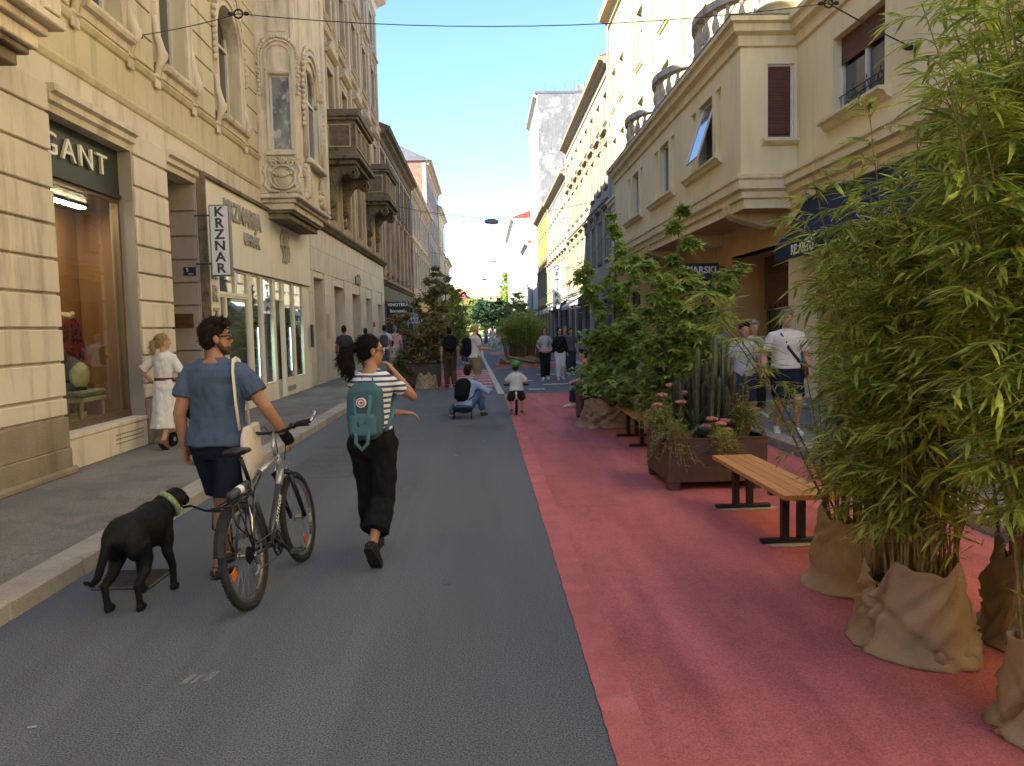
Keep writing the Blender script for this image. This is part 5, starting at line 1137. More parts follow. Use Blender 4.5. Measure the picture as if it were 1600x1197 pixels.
tree('maple_tree', 'broad young maple between the two benches, leaves in front of the shop sign', (2.62, 10.4, .3), 3.15, lambda f: .8*(1-f)**.9+.13, PM, LM_MAP, 56, 8, 9, .16, 8, .03, .05, LM_GRN, 300, up=.85, jit=.35, stems=4, group='young street maples')
tree('maple_shrub', 'low spreading maple shrub above the seated person', (2.2, 14.3, .45), 1.2, lambda f: .62*(1-f)**.4+.2, PM, LM_MAP, 36, 9, 11, .15, 5, .02, .05, LM_GRN, 300, 'shrub', up=.4, stems=3)
tree('maple_shrub', 'low maple shrub leaning over the far bench', (2.5, 12.1, .4), 1.5, lambda f: .75*(1-f)**.4+.2, PM, LM_MAP, 36, 9, 11, .15, 6, .02, .05, LM_GRN, 200, 'shrub', up=.4, stems=3)
burlap_pot('burlap_sack', 'wide burlap sack below the tall narrow maple at the end of the red paint', (2.15, 13.55), .42, .42, 21)
burlap_pot('burlap_sack', 'burlap sack of the young maple behind the far bench', (2.75, 10.55), .3, .38, 23)
# corten boxes
def corten(label, x0, x1, y0, y1, z0, z1, name='corten_planter', legs=True):
    t = empty(name, ((x0+x1)/2, (y0+y1)/2, 0), label=label, cat='planter'); th = .02
    for nm, b in (('front_panel', (x0, x1, y0, y0+th)), ('back_panel', (x0, x1, y1-th, y1)), ('left_panel', (x0, x0+th, y0+th+.001, y1-th-.001)), ('right_panel', (x1-th, x1, y0+th+.001, y1-th-.001))):
        g = MB(); g.box(*b, z0, z1); g.build(nm, M_CORT, t, bevel=.003)
    g = MB()
    for a, b in ((x0, x1), ): g.box(x0-.012, x1+.012, y0-.012, y0+.03, z1, z1+.012); g.box(x0-.012, x1+.012, y1-.03, y1+.012, z1, z1+.012); g.box(x0-.012, x0+.03, y0+.031, y1-.031, z1, z1+.012); g.box(x1-.03, x1+.012, y0+.031, y1-.031, z1, z1+.012)
    g.build('rim', M_CORT, t)
    g = MB(); g.box(x0+th+.001, x1-th-.001, y0+th+.001, y1-th-.001, z0+.01, z1-.05); g.build('soil', M_SOIL, t)
    if legs:
        for x in (x0+.01, x1-.13):
            for y in (y0+.01, y1-.13): g = MB(); g.box(x, x+.12, y, y+.12, .005, z0-.001); g.build('foot', M_CORT, t)
    return t
corten('rusty corten steel planter box with cactus and succulents beside the bench', 1.88, 2.93, 8.02, 9.07, .09, .54)
corten('corten steel planter box under the low maple shrub beyond the far bench', 1.72, 2.5, 14.1, 14.9, .06, .5)
# cactus: ribbed columns
M_CAC = mat('dark cactus skin', (.05, .055, .032, 1), .35, 12, .75, .5, 90, col2=(.075, .06, .038, 1), c2lo=.5, c2hi=.62); M_CACG = mat('green cactus skin', (.075, .11, .06, 1), .25, 9, .6, .3, 60)
t = empty('columnar_cactus', (2.5, 8.6, .5), label='clump of dark ribbed cactus columns in the corten planter', cat='cactus'); rr = random.Random(6)
def cactus_col(x, y, z0, h, r, m, lean):
    K = 16; n = 15; rings = []
    for k in range(K+1):
        f = k/K; rad = r*(.75+.25*min(1, f*4))*(1 if f < .9 else math.sqrt(max(.02, 1-((f-.9)/.1)**2))); ring = []
        for i in range(n):
            a = 2*math.pi*i/n; q = rad*(1 if i % 3 == 0 else .68)*(1+.1*math.sin(f*h*60)+rr.uniform(-.05, .05)); ring.append((x+lean[0]*f*h+math.cos(a+f*.8)*q, y+lean[1]*f*h+math.sin(a+f*.8)*q, z0+f*h))
        rings.append(ring)
    g = MB(); g.loft(rings); g.build('stem', m, t, recalc=False)
for k in range(46):
    a = rr.uniform(0, 6.28); q = math.sqrt(rr.random()); dx = math.cos(a)*q; dy = math.sin(a)*q
    cactus_col(2.49+dx*.36, 8.62+dy*.3, .5, (1.18-.55*q)*rr.uniform(.65, 1.02), rr.uniform(.026, .042), M_CAC, (dx*.1, dy*.08))
for x, h in ((2.52, 1.4), (2.6, 1.1), (2.66, 1.05), (2.33, 1.0)): cactus_col(x, 8.5, .5, h, .026, M_CACG, (.0, 0))
def tuft(name, label, c, r, n, proto, lm, size, seed, cat='shrub', lm2=None, hang=0.0, h=.3, single=60):
    t = empty(name, c, label=label, cat=cat); rr = random.Random(seed); leaves = []; st = MB()
    for i in range(n):
        az = rr.uniform(0, 6.28); q = math.sqrt(rr.random()); e = Vector(c)+Vector((math.cos(az)*r*q, math.sin(az)*r*q, h*(1-q*q)*rr.uniform(.5, 1.1)-hang*q*q*rr.uniform(.5, 1)))
        m0 = Vector(c)+Vector((math.cos(az)*r*q*.4, math.sin(az)*r*q*.4, h*.4)); st.tube([Vector(c)+Vector((math.cos(az)*r*.2*q, math.sin(az)*r*.2*q, 0)), m0, e], [.005, .004, .002], 4)
        for j in range(9):
            f = .3+.7*j/8; p = m0.lerp(e, f); a2 = rr.uniform(0, 6.28); leaves.append((p+Vector((rr.gauss(0, .012),)*3), Vector((math.cos(a2), math.sin(a2), rr.uniform(-.1, .9))), Vector((rr.uniform(-.5, .5), rr.uniform(-.5, .5), 1)), size*rr.uniform(.6, 1.2)))
    o = st.build('stems', M_CULM, t, recalc=False); o['kind'] = 'stuff'; put_leaves(t, proto, leaves, single, m=lm, m2=lm2); return t
tuft('spurge_plant', 'yellow green spurge spilling over the left corner of the corten planter', (2.0, 8.2, .5), .34, 130, PY, LM_YEL, .075, 1, lm2=LM_OLV, hang=.32, h=.25)
tuft('spurge_plant', 'bushy yellow green spurge behind the left side of the corten planter', (2.02, 8.75, .52), .33, 110, PY, LM_YEL, .08, 2, lm2=LM_GRN, h=.36)
tuft('trailing_plant', 'grey green trailing plant hanging over the front of the corten planter', (2.45, 8.06, .53), .22, 90, PY, LM_GRN, .07, 3, lm2=LM_OLV, hang=.22, h=.16)
tuft('fern_plant', 'dark green feathery plant at the right end of the corten planter', (2.75, 8.25, .5), .24, 120, PY, LM_DRK, .08, 4, lm2=LM_OLV, h=.55)
tuft('fern_plant', 'yellowish feathery plant at the back right corner of the corten planter', (2.86, 8.75, .5), .22, 80, PY, LM_YEL, .07, 5, lm2=LM_OLV, h=.5)
# strap-leaved yucca
t = empty('yucca_plant', (2.27, 8.45, .5), label='dark strap-leaved yucca in the middle of the corten planter', cat='yucca'); pr = blade_mesh('leaf', LM_DRK, 1, .1, .3)
for k in range(34): az = k*2.4; el = .25+.035*k; o = link('leaf', pr[1], t); o.matrix_local = lmat(Vector((0, 0, .03)), Vector((math.cos(az)*math.cos(el), math.sin(az)*math.cos(el), math.sin(el))), Vector((0, 0, 1)), rr.uniform(.3, .42))
# blue grey rosette
t = empty('rosette_succulent', (2.29, 8.16, .53), label='blue grey rosette succulent at the front rim of the corten planter', cat='succulent'); pr = oval_mesh('leaf', mat('blue grey succulent', (.13, .15, .17, 1), .15, 9, .6, rnd=.15), .55)
for k in range(44): az = k*2.4; el = .15+1.15*k/44; o = link('leaf', pr[1], t); o.matrix_local = lmat(Vector((math.cos(az)*.02, math.sin(az)*.02, .02+.0012*k)), Vector((math.cos(az)*math.cos(el), math.sin(az)*math.cos(el), math.sin(el))), Vector((0, 0, 1)), .15-.0018*k)
# pink sedum heads
M_PINK = mat('dusty pink flower', (.42, .17, .16, 1), .3, 30, .9, rnd=.2)
def sedum(label, c, heads, seed):
    t = empty('sedum_plant', c, label=label, cat='flower'); rr = random.Random(seed)
    for (dx, dy, z, r) in heads:
        g = MB(); e = Vector((c[0]+dx, c[1]+dy, c[2]+z)); g.tube([Vector(c)+Vector((dx*.3, dy*.3, 0)), Vector(c)+Vector((dx*.8, dy*.8, z*.6)), e], [.008, .007, .006], 6); s_ = g.build('stem', M_CULM, t)
        g = MB()
        for k in range(34): a = k*2.4; q = r*math.sqrt(k/34); g.ell((e.x+math.cos(a)*q, e.y+math.sin(a)*q, e.z+.02-q*q*3+rr.uniform(-.006, .006)), .014, 6, 4)
        h_ = g.build('flower_head', M_PINK, t); h_['kind'] = 'stuff'
        lf = []
        for k in range(12): a = k*2.4; f = .2+.7*k/12; o = link('leaf', PG[1], s_); o.matrix_local = lmat(Vector(c)+Vector((dx*f, dy*f, z*f))-ORG[s_.name], Vector((math.cos(a), math.sin(a), .4)), Vector((0, 0, 1)), .07)
sedum('dusty pink sedum flowers in the middle of the corten planter', (2.45, 8.18, .52), [(-.05, .02, .2, .06), (.03, -.02, .15, .06), (.1, .05, .17, .055), (.09, -.05, .09, .055), (-.1, .06, .12, .05)], 1)
sedum('faded pink sedum flowers at the left rear of the corten planter', (2.08, 8.55, .55), [(-.12, .05, .4, .06), (.0, .1, .5, .06), (.12, .02, .42, .055), (-.2, -.05, .3, .05), (.05, -.1, .33, .055), (.2, .1, .38, .05)], 2)
# ---------------------------------------------------------------- benches
M_SLAT = mat('oiled pine slat', (.4, .2, .07, 1), .14, 3, .5, .15, 40, .4, stretch=(14, .8, 14), rnd=.1); M_BLACK = flat('black steel', (.012, .012, .013, 1), .45)
def bench(label, x0, y0, y1, legs):
    t = empty('street_bench', (x0+.2, (y0+y1)/2, 0), label=label, cat='bench', group='low wooden benches on the red paint'); w = .094
    for i in range(4):
        g = MB(); g.box(x0+i*(w+.004), x0+i*(w+.004)+w, y0, y1, .42, .46); s_ = g.build('slat', M_SLAT, t, bevel=.004)
        for y in legs: g = MB(); g.lathe([(.009, .4595), (.009, .4625), (.004, .464)], (x0+i*(w+.004)+w/2, y, 0), 8); g.build('screw', flat('steel screw', (.6, .58, .5, 1), .3, metal=.9), s_)
    for y in legs:
        g = MB(); g.box(x0+.01, x0+.38, y-.03, y+.03, .39, .418); g.build('crossbar', M_BLACK, t)
        for x in (x0+.11, x0+.24): g = MB(); g.box(x, x+.055, y-.03, y+.03, .042, .389); g.build('leg', M_BLACK, t)
        g = MB(); g.box(x0-.05, x0+.46, y-.035, y+.035, .011, .041); g.build('foot', M_BLACK, t, bevel=.003)
bench('orange brown wooden slat bench with black legs between planter and bamboo', 2.19, 5.65, 7.5, (6.0, 7.2)); bench('orange brown wooden slat bench under the maple leaves beyond the planter', 2.08, 10.75, 12.45, (11.05, 12.1))
# ---------------------------------------------------------------- farther greenery
rr = random.Random(77)
t = empty('round_bamboo_hedge', (1.75, 35.5, 0), label='big rounded green bamboo hedge in a burlap skirt in the right lane', cat='hedge'); leaves = []; st = MB()
for k in range(260):
    az = rr.uniform(0, 6.28); q = math.sqrt(rr.random()); b = Vector((1.75+math.cos(az)*q*.85, 35.5+math.sin(az)*q*1.0, .35)); e = Vector((1.75+math.cos(az)*q*1.1, 35.5+math.sin(az)*q*1.2, 2.35-.5*q*q+rr.uniform(-.2, .12))); m_ = b.lerp(e, .5)
    st.tube([b, m_, e], [.01, .008, .004], 4)
    for j in range(60):
        f = rr.uniform(.35, 1.02)**.8; p = b.lerp(e, f)+Vector((rr.gauss(0, .08), rr.gauss(0, .08), rr.gauss(0, .06))); a2 = rr.uniform(0, 6.28); leaves.append((p, Vector((math.cos(a2), math.sin(a2), rr.uniform(-.5, .6))), Vector((rr.uniform(-.5, .5), rr.uniform(-.5, .5), 1)), rr.uniform(.11, .19)))
o = st.build('culms', M_CULM, t, recalc=False); o['kind'] = 'stuff'; put_leaves(t, blade_mesh('leaf', LM_GRN, 1, .16, seg=2), leaves, 0, m=LM_GRN, m2=LM_BAM)
burlap_pot('burlap_sack', 'wide low burlap skirt round the big bamboo hedge', (1.75, 35.5), .98, .42, 31, 1.05)
corten('corten steel planter box with copper-leaved shrub in the left lane', -2.35, -1.35, 23.35, 24.3, .06, .7)
burlap_pot('burlap_sack', 'small burlap sack standing against the left corten planter', (-1.72, 23.1), .26, .38, 33)
tree('copper_shrub', 'copper brown leaved shrub in the left corten planter', (-1.9, 23.8, .6), 2.1, lambda f: .8*(1-f)**.5+.15, PC, LM_COP, 34, 8, 14, .14, 41, .03, .02, LM_OLV, 0, 'shrub', up=.7, stems=3)
tree('slender_tree', 'tall slender olive green tree just behind the copper shrub', (-1.45, 24.6, .5), 3.3, lambda f: .62*(1-f)**.4+.12, PO, LM_OLV, 34, 8, 14, .15, 42, .03, .05, LM_COP, 0, up=.9, stems=2)
tree('slender_tree', 'slender green tree farther along the left lane', (-1.2, 31, .4), 3.0, lambda f: .7*(1-f)**.4+.12, PO, LM_OLV, 30, 8, 12, .16, 43, .03, .1, LM_GRN, 0, up=.9, stems=2)
tree('slender_tree', 'bushy yellow green tree beyond the slender ones on the left lane', (-1.9, 40, .4), 4.2, lambda f: 1.1*(1-f)**.4+.15, PO, LM_OLV, 26, 8, 12, .2, 44, .04, .1, LM_YEL, 0)
tuft('leafy_shrub', 'dark low shrub at the pavement side of the left corten planter', (-2.5, 23.6, .3), .5, 120, PD, LM_DRK, .14, 9, lm2=LM_OLV, h=.75, single=0)
for i, (x, y, h, r, m, m2, lb) in enumerate(((2.6, 52, 3.2, 1.0, LM_GRN, LM_OLV, 'small green street tree behind the round bamboo hedge'), (2.2, 62, 3.6, 1.1, LM_OLV, LM_YEL, 'thin pale street tree farther behind the bamboo hedge'), (-2.0, 58, 4.6, 1.2, LM_OLV, LM_YEL, 'pale street tree far along the left lane'), (3.2, 74, 5.0, 1.4, LM_GRN, LM_DRK, 'dark street tree in front of the lemon house'))):
    tree('street_tree', lb, (x, y, .1), h, lambda f, r=r: r*(1-f)**.4+.15, PO, m, 22, 7, 11, .26, 50+i, .06, .25, m2, 0)
tree('round_park_tree', 'dark round-crowned tree at the end of the street', (1.5, 140, 0), 6.0, lambda f: 3.6*math.sin(math.pi*min(1, max(.05, (f-.15)/.9)))**.6+.4, oval_mesh('leaf', leafmat('shade darkened park leaf', (.02, .045, .015, 1), .3, .15), .6), MATS['shade darkened park leaf'], 40, 9, 16, .75, 61, .25, .32, None, 0, up=.45)  # shadow and backlight put into a darker leaf colour for this crown
tree('sunny_park_tree', 'tall sunlit tree beside the white corner house', (5.9, 165, 0), 13, lambda f: 2.2*(1-f)**.4+.8, PG, LM_GRN, 36, 9, 16, .9, 62, .3, .25, LM_YEL, 0)
tree('sunny_park_tree', 'pale green park tree left of the dark round tree', (-6.5, 150, 0), 8, lambda f: 3.4*(1-f)**.4+.5, PG, LM_GRN, 30, 8, 14, .8, 63, .25, .2, LM_OLV, 0)
tree('sunny_park_tree', 'low bright tree on the lawn behind the dark round tree', (-1.5, 175, 0), 8, lambda f: 4.0*(1-f)**.4+.5, PG, LM_YEL, 28, 8, 14, .9, 64, .25, .1, LM_GRN, 0)
# ---------------------------------------------------------------- people
SKIN = mat('skin', (.46, .26, .17, 1), .08, 9, .6, spec=.35); SKIN_T = mat('tanned skin', (.34, .17, .10, 1), .08, 9, .55, spec=.35)
for m_ in (SKIN, SKIN_T): m_.node_tree.nodes['Principled BSDF'].inputs['Subsurface Weight'].default_value = .0
def cloth(name, c, var=.1, rough=.95): return mat('cloth '+name, c, var, 5, rough, .35, 260, .15, fine=.12, fscale=150)
def hairm(name, c): return mat('hair '+name, c, .4, 26, .7, .9, 90, .15, stretch=(3, 3, .5))
H_BRN = hairm('dark brown', (.02, .012, .007, 1)); H_BLK = hairm('black', (.006, .005, .005, 1)); H_BLO = hairm('blond', (.36, .24, .10, 1)); H_GRY = hairm('grey', (.3, .27, .24, 1))
LEATH = flat('dark leather', (.018, .015, .014, 1), .5); SOLE = flat('pale sole', (.5, .48, .44, 1), .6); LENS = flat('dark lens', (.008, .008, .008, 1), .12, .8)
V = Vector
def ik(a, c, l1, l2, pole):
    d = c-a; L = min(d.length, (l1+l2)*.999); dn = d.normalized(); x = (l1*l1-l2*l2+L*L)/(2*L); h = math.sqrt(max(0, l1*l1-x*x))
    p = pole-dn*pole.dot(dn); p = p.normalized() if p.length > 1e-6 else V((0, 1, 0)); return a+dn*x+p*h, a+dn*L
class Person:
    """local frame: x right, y forward, z up. pose: feet/hands targets, lean, head turn"""
    def __init__(s, label, loc, face, h=1.75, female=False, pelvis=(0, 0, 0), lean=0.0, feet=None, hands=None, headyaw=0.0, headpitch=0.0, build=1.0, skin=SKIN, voxel=.012, twist=0.0, pole=None, name='person', group=None, hcurl=1.0, hk=1.0):
        s.k = k = h/1.75; s.kh = k*hk; s.b = build; s.skin = skin; s.vox = voxel; s.fem = female
        s.o = empty(name, loc, (0, 0, face), label=label, cat='person', group=group, local=True)
        P = V(pelvis)*k + V((0, 0, .95*k)); s.P = P
        sp = V((math.sin(twist)*0, math.sin(lean), math.cos(lean))); s.up = sp; s.fw = V((0, math.cos(lean), -math.sin(lean)))
        q = Matrix.Rotation(twist, 3, sp); s.sx = q @ V((1, 0, 0)); s.fw = q @ s.fw
        s.spine = lambda z: P + sp*(z-.95)*k      # z in 1.75 m units
        sw = (.165 if female else .19)*build
        s.sh = [s.spine(1.40)-s.sx*sw*k, s.spine(1.40)+s.sx*sw*k]
        s.hip = [P+V((-.088*k*build, 0, -.04*k)), P+V((.088*k*build, 0, -.04*k))]
        feet = feet or [((-.1, .02, .08), 0), ((.1, -.02, .08), 0)]
        s.ank = []; s.kn = []; s.fp = []
        for i in (0, 1):
            t = V(feet[i][0])*k; t.z = feet[i][0][2]*k; kn, an = ik(s.hip[i], t, .435*k, .41*k, V(feet[i][2]) if len(feet[i]) > 2 else V((0, 1, .0)))
            s.kn.append(kn); s.ank.append(an); s.fp.append(feet[i][1])
        hands = hands or [(-.25, .02, .86), (.25, .02, .86)]
        s.el = []; s.wr = []
        for i in (0, 1):
            t = V(hands[i][:3])*k; pl = (pole or {}).get(i, V((-.3 if i == 0 else .3, -1, -.2)))
            e, w = ik(s.sh[i], t, .29*k, .26*k, V(pl)); s.el.append(e); s.wr.append(w)
        s.hc = s.spine(1.49)+V((0, .025*k, 0)); s.hR = Matrix.Rotation(headyaw, 3, 'Z') @ Matrix.Rotation(-headpitch, 3, 'X'); s.hC = s.spine(1.50)+V((0, .02*k, .135*k))
        s.curl = hcurl
        s.make_body()
    def H(s, x, y, z): return s.hC + V((0, 0, (s.kh-s.k)*.1)) + s.hR @ (V((x, y, z))*s.kh)
    def torso_rings(s, g, grow=0.0, z0=.84, z1=1.49, hipk=1.0, n=20, open_bottom=None, loose=0.0):
        k = s.k; f = s.fem; b = s.b
        prof = [(.80, .10, .09, 0), (.84, .145, .105, -.01), (.90, .172 if f else .165, .118, -.015), (.96, .170 if f else .160, .118, -.01), (1.03, .148 if f else .15, .105, 0), (1.10, .125 if f else .147, .095, .0), (1.2, .132 if f else .155, .102, .0), (1.30, .148 if f else .170, .115, .005), (1.38, .155 if f else .178, .112, 0), (1.43, .15 if f else .175, .092, -.005), (1.47, .105 if f else .12, .07, -.005), (1.50, .06, .058, 0)]
        rings = []
        for z, hw, hd, yo in prof:
            if z < z0-1e-6 or z > z1+1e-6: continue
            c = s.spine(z)+s.fw*yo*k; w = hw*b*k+grow; d = hd*b*k+grow
            if loose and z < 1.25: w += loose*(1.25-z)*2; d += loose*(1.25-z)*2
            rings.append([c+s.sx*math.cos(2*math.pi*i/n)*w+s.fw*math.sin(2*math.pi*i/n)*d for i in range(n)])
        g.loft(rings)
    def arm(s, g, i, grow=0.0, t1=2.0, flare=0.0):
        k = s.k; b = .5+.5*s.b; r = [.056, .05, .043, .041, .036, .028] if not s.fem else [.047, .041, .036, .035, .031, .024]
        sh = s.sh[i]-s.sx*(.02*k if i else -.02*k); pts = [(0, sh), (.5, sh.lerp(s.el[i], .5)), (1, s.el[i]), (1.25, s.el[i].lerp(s.wr[i], .25)), (1.6, s.el[i].lerp(s.wr[i], .6)), (2, s.wr[i])]
        P = []; rad = []
        for (t, p), q in zip(pts, r):
            if t <= t1+1e-6: P.append(p); rad.append(q*b*k+grow*(.55+.45*min(1, t*2))+flare*t)
        for a in range(len(pts)-1):
            if pts[a][0] < t1 < pts[a+1][0]-1e-6:
                f = (t1-pts[a][0])/(pts[a+1][0]-pts[a][0]); P.append(pts[a][1].lerp(pts[a+1][1], f)); rad.append((r[a]+(r[a+1]-r[a])*f)*b*k+grow+flare*t1); break
        g.ell(sh, rad[0]*.98); g.tube(P, rad, 12); g.tube([s.spine(1.455), s.spine(1.455).lerp(sh, .6)+s.up*.008*k, sh], [.045*k+grow, .05*k+grow*.8, rad[0]*.92], 12)
    def leg(s, g, i, grow=0.0, t1=2.0, flare=0.0, back=True):
        k = s.k; b = .45+.55*s.b; r = [(0, .094), (.45, .078), (1, .054), (1.3, .055), (1.65, .042), (2, .034)]; h, kn, an = s.hip[i], s.kn[i], s.ank[i]
        def at(t):
            p = h.lerp(kn, t) if t <= 1 else kn.lerp(an, t-1)
            if 1 < t < 2: p = p-V((0, .018*k*math.sin((t-1)*math.pi), 0))
            return p
        ts = [t for t, _ in r if t <= t1+1e-6]
        if ts[-1] < t1-1e-3: ts.append(t1)
        def rad(t):
            for (a, x), (c, y) in zip(r, r[1:]):
                if t <= c+1e-6: return x+(y-x)*(t-a)/(c-a)
            return r[-1][1]
        g.ell(h, rad(0)*b*k+grow); g.tube([at(t) for t in ts], [rad(t)*b*k+grow+flare*max(0, t-.2) for t in ts], 14)
    def footframe(s, i):
        p = s.fp[i]; d = V((0 if i else 0, math.cos(p), -math.sin(p))); u = V((0, math.sin(p), math.cos(p))); out = V((.12 if i else -.12, 0, 0)); return (d+out).normalized(), u
    def foot(s, g, i, grow=0.0, h=1.0):
        k = s.k; d, u = s.footframe(i); a = s.ank[i]; sd = d.cross(u)
        pts = [(-.055, -.045, .032, .03), (-.03, -.04, .036, .04), (.03, -.035, .036, .042), (.09, -.048, .04, .03), (.14, -.056, .042, .022), (.185, -.062, .03, .016)]
        g.loft([[a+d*x*k+u*(z)*k+sd*math.cos(2*math.pi*j/12)*(w*k+grow)+u*math.sin(2*math.pi*j/12)*(hh*k*h+grow) for j in range(12)] for x, z, w, hh in pts])
        g.tube([a, a-u*.04*k], [.035*k+grow, .036*k+grow], 10)
    def hand(s, g, i):
        k = s.k; w = s.wr[i]; d = (s.wr[i]-s.el[i]).normalized(); sd = d.cross(V((0, 1, 0)) if abs(d.y) < .8 else V((1, 0, 0))).normalized(); sd = sd if sd.x*(1 if i else -1) > 0 else -sd; pn = d.cross(sd)  # palm plane
        if abs(d.z) > .6: ax, th = V((0, 1, 0)), V((-1 if i else 1, 0, 0))   # hanging hand: knuckles run fore-aft, palm inwards
        else: ax, th = V((1, 0, 0)) if abs(d.x) < .7 else V((0, 1, 0)), V((0, 0, -1))
        ax = (ax-d*ax.dot(d)).normalized(); th = (th-d*th.dot(d)-ax*th.dot(ax)).normalized(); c = s.curl
        g.tube([w-d*.01*k, w+d*.03*k, w+d*.085*k], [(.026*k, .02*k), (.036*k, .018*k), (.038*k, .015*k)], 10, side=ax)
        for j, (o, L) in enumerate(((.03, .07), (.01, .078), (-.01, .073), (-.029, .058))):
            b0 = w+d*.08*k+ax*o*k; a1 = .35*c; a2 = .9*c; b1 = b0+(d*math.cos(a1)+th*math.sin(a1))*L*.5*k; b2 = b1+(d*math.cos(a2)+th*math.sin(a2))*L*.5*k
            g.tube([b0-d*.02*k, b0, b1, b2], [.0095*k, .009*k, .0085*k, .0075*k], 8, round_=True)
        t0 = w+d*.02*k+ax*.025*k; t1 = t0+(ax*.8+d*.6+th*.3).normalized()*.035*k; t2 = t1+(d*.9+ax*.2+th*.4).normalized()*.03*k; g.tube([t0, t1, t2], [.0125*k, .011*k, .009*k], 8, round_=True)
    def make_body(s):
        g = MB(); k = s.k; s.torso_rings(g, -.006, .80, 1.5)
        for i in (0, 1): s.arm(g, i); s.hand(g, i); s.leg(g, i); s.foot(g, i)
        g.tube([s.spine(1.44), s.spine(1.5)+V((0, .005, 0)), s.H(0, -.015, -.06)], [.066*k, .055*k, .052*k], 12)
        k = s.kh
        R3 = s.hR
        g.ell(s.H(0, -.01, .035), (.074*k, .094*k, .095*k), 18, 12, R3); g.ell(s.H(0, .022, -.03), (.06*k, .066*k, .085*k), 16, 10, R3); g.ell(s.H(0, .06, -.083), (.03*k, .026*k, .024*k), 10, 8, R3)
        g.tube([s.H(0, .083, .03), s.H(0, .103, -.012), s.H(0, .1, -.022)], [.008*k, .014*k, .016*k], 8, round_=True)
        g.tube([s.H(-.02, .083, -.056), s.H(0, .09, -.054), s.H(.02, .083, -.056)], .008*k, 6, round_=True)
        g.tube([s.H(-.05, .07, .032), s.H(0, .087, .036), s.H(.05, .07, .032)], .011*k, 6, round_=True)
        for e in (-1, 1): g.ell(s.H(e*.078, -.008, -.004), (.012*k, .02*k, .032*k), 8, 7, R3)
        me = remesh(g, s.vox, 2); me.materials.append(s.skin); link('body', me, s.o)
        if s.vox < .014:
            for e in (-1, 1):
                g = MB(); g.ell(s.H(e*.032, .074, .012), .011*k, 10, 8); g.build('eye', flat('eye white', (.5, .48, .45, 1), .3), s.o, smooth=True)
                g = MB(); g.tube([s.H(e*.015, .09, .036), s.H(e*.035, .087, .04), s.H(e*.055, .072, .035)], .005*k, 5); g.build('eyebrow', H_BRN, s.o)
    def wear(s, name, g, m, fold=.006, vox=None, fs=7, sm=2, m2=None):
        me = remesh(g, vox or s.vox*1.0, sm, fold, fs, random.random()*9); me.materials.append(m); return link(name, me, s.o)
    def shirt(s, m, sleeve=.62, hem=.9, grow=.016, loose=.02, flare=.012, name='shirt', fold=.008, collar=False):
        g = MB(); s.torso_rings(g, grow, hem, 1.47, loose=loose)
        for i in (0, 1): s.arm(g, i, grow*.9, sleeve, flare)
        if collar: g.tube([s.spine(1.47), s.spine(1.515)], [.078*s.k, .072*s.k], 14)
        return s.wear(name, g, m, fold)
    def trousers(s, m, length=1.9, grow=.014, flare=.01, top=1.03, name='trousers', fold=.008):
        g = MB(); s.torso_rings(g, grow, .80, top)
        for i in (0, 1): s.leg(g, i, grow, length, flare)
        return s.wear(name, g, m, fold)
    def dress(s, m, hem=.35, sleeve=.8, name='dress', wide=.24):
        g = MB(); s.torso_rings(g, .018, .9, 1.48); k = s.k
        for i in (0, 1): s.arm(g, i, .02, sleeve, .02)
        n = 28; cx = (s.ank[0]+s.ank[1])/2; rings = []
        for f in [j/7 for j in range(8)]:
            z = 1.06+(hem-1.06)*f; c = s.spine(1.06).lerp(V((cx.x, cx.y, 0)), f*.55); c.z = z*k; w = (.15+(wide-.15)*f**.7)*k
            rings.append([c+V((math.cos(2*math.pi*i/n)*w*(1+.06*f*math.sin(i*7*2*math.pi/n)), math.sin(2*math.pi*i/n)*w*(.78+.35*f)*(1+.06*f*math.sin(i*7*2*math.pi/n)), 0)) for i in range(n)])
        g.loft(rings); return s.wear(name, g, m, .012, fs=8)
    def shoes(s, m, sole=SOLE, name='shoe', h=1.0):
        for i in (0, 1):
            g = MB(); s.foot(g, i, .008, h); o = s.wear(name, g, m, 0, max(.008, s.vox*.8), sm=1)
            d, u = s.footframe(i); a = s.ank[i]; sd = d.cross(u); k = s.k; g = MB()
            pl = [(-.068, .02), (-.05, .036), (.03, .04), (.1, .05), (.16, .046), (.2, .025)]
            top = [a+d*x*k+sd*w*k-u*.078*k for x, w in pl]+[a+d*x*k-sd*w*k-u*.078*k for x, w in pl[::-1]]; g.extr(top, -u*.018*k+u*.0)
            me = g.mesh('sole', sole); link('sole', me, o)
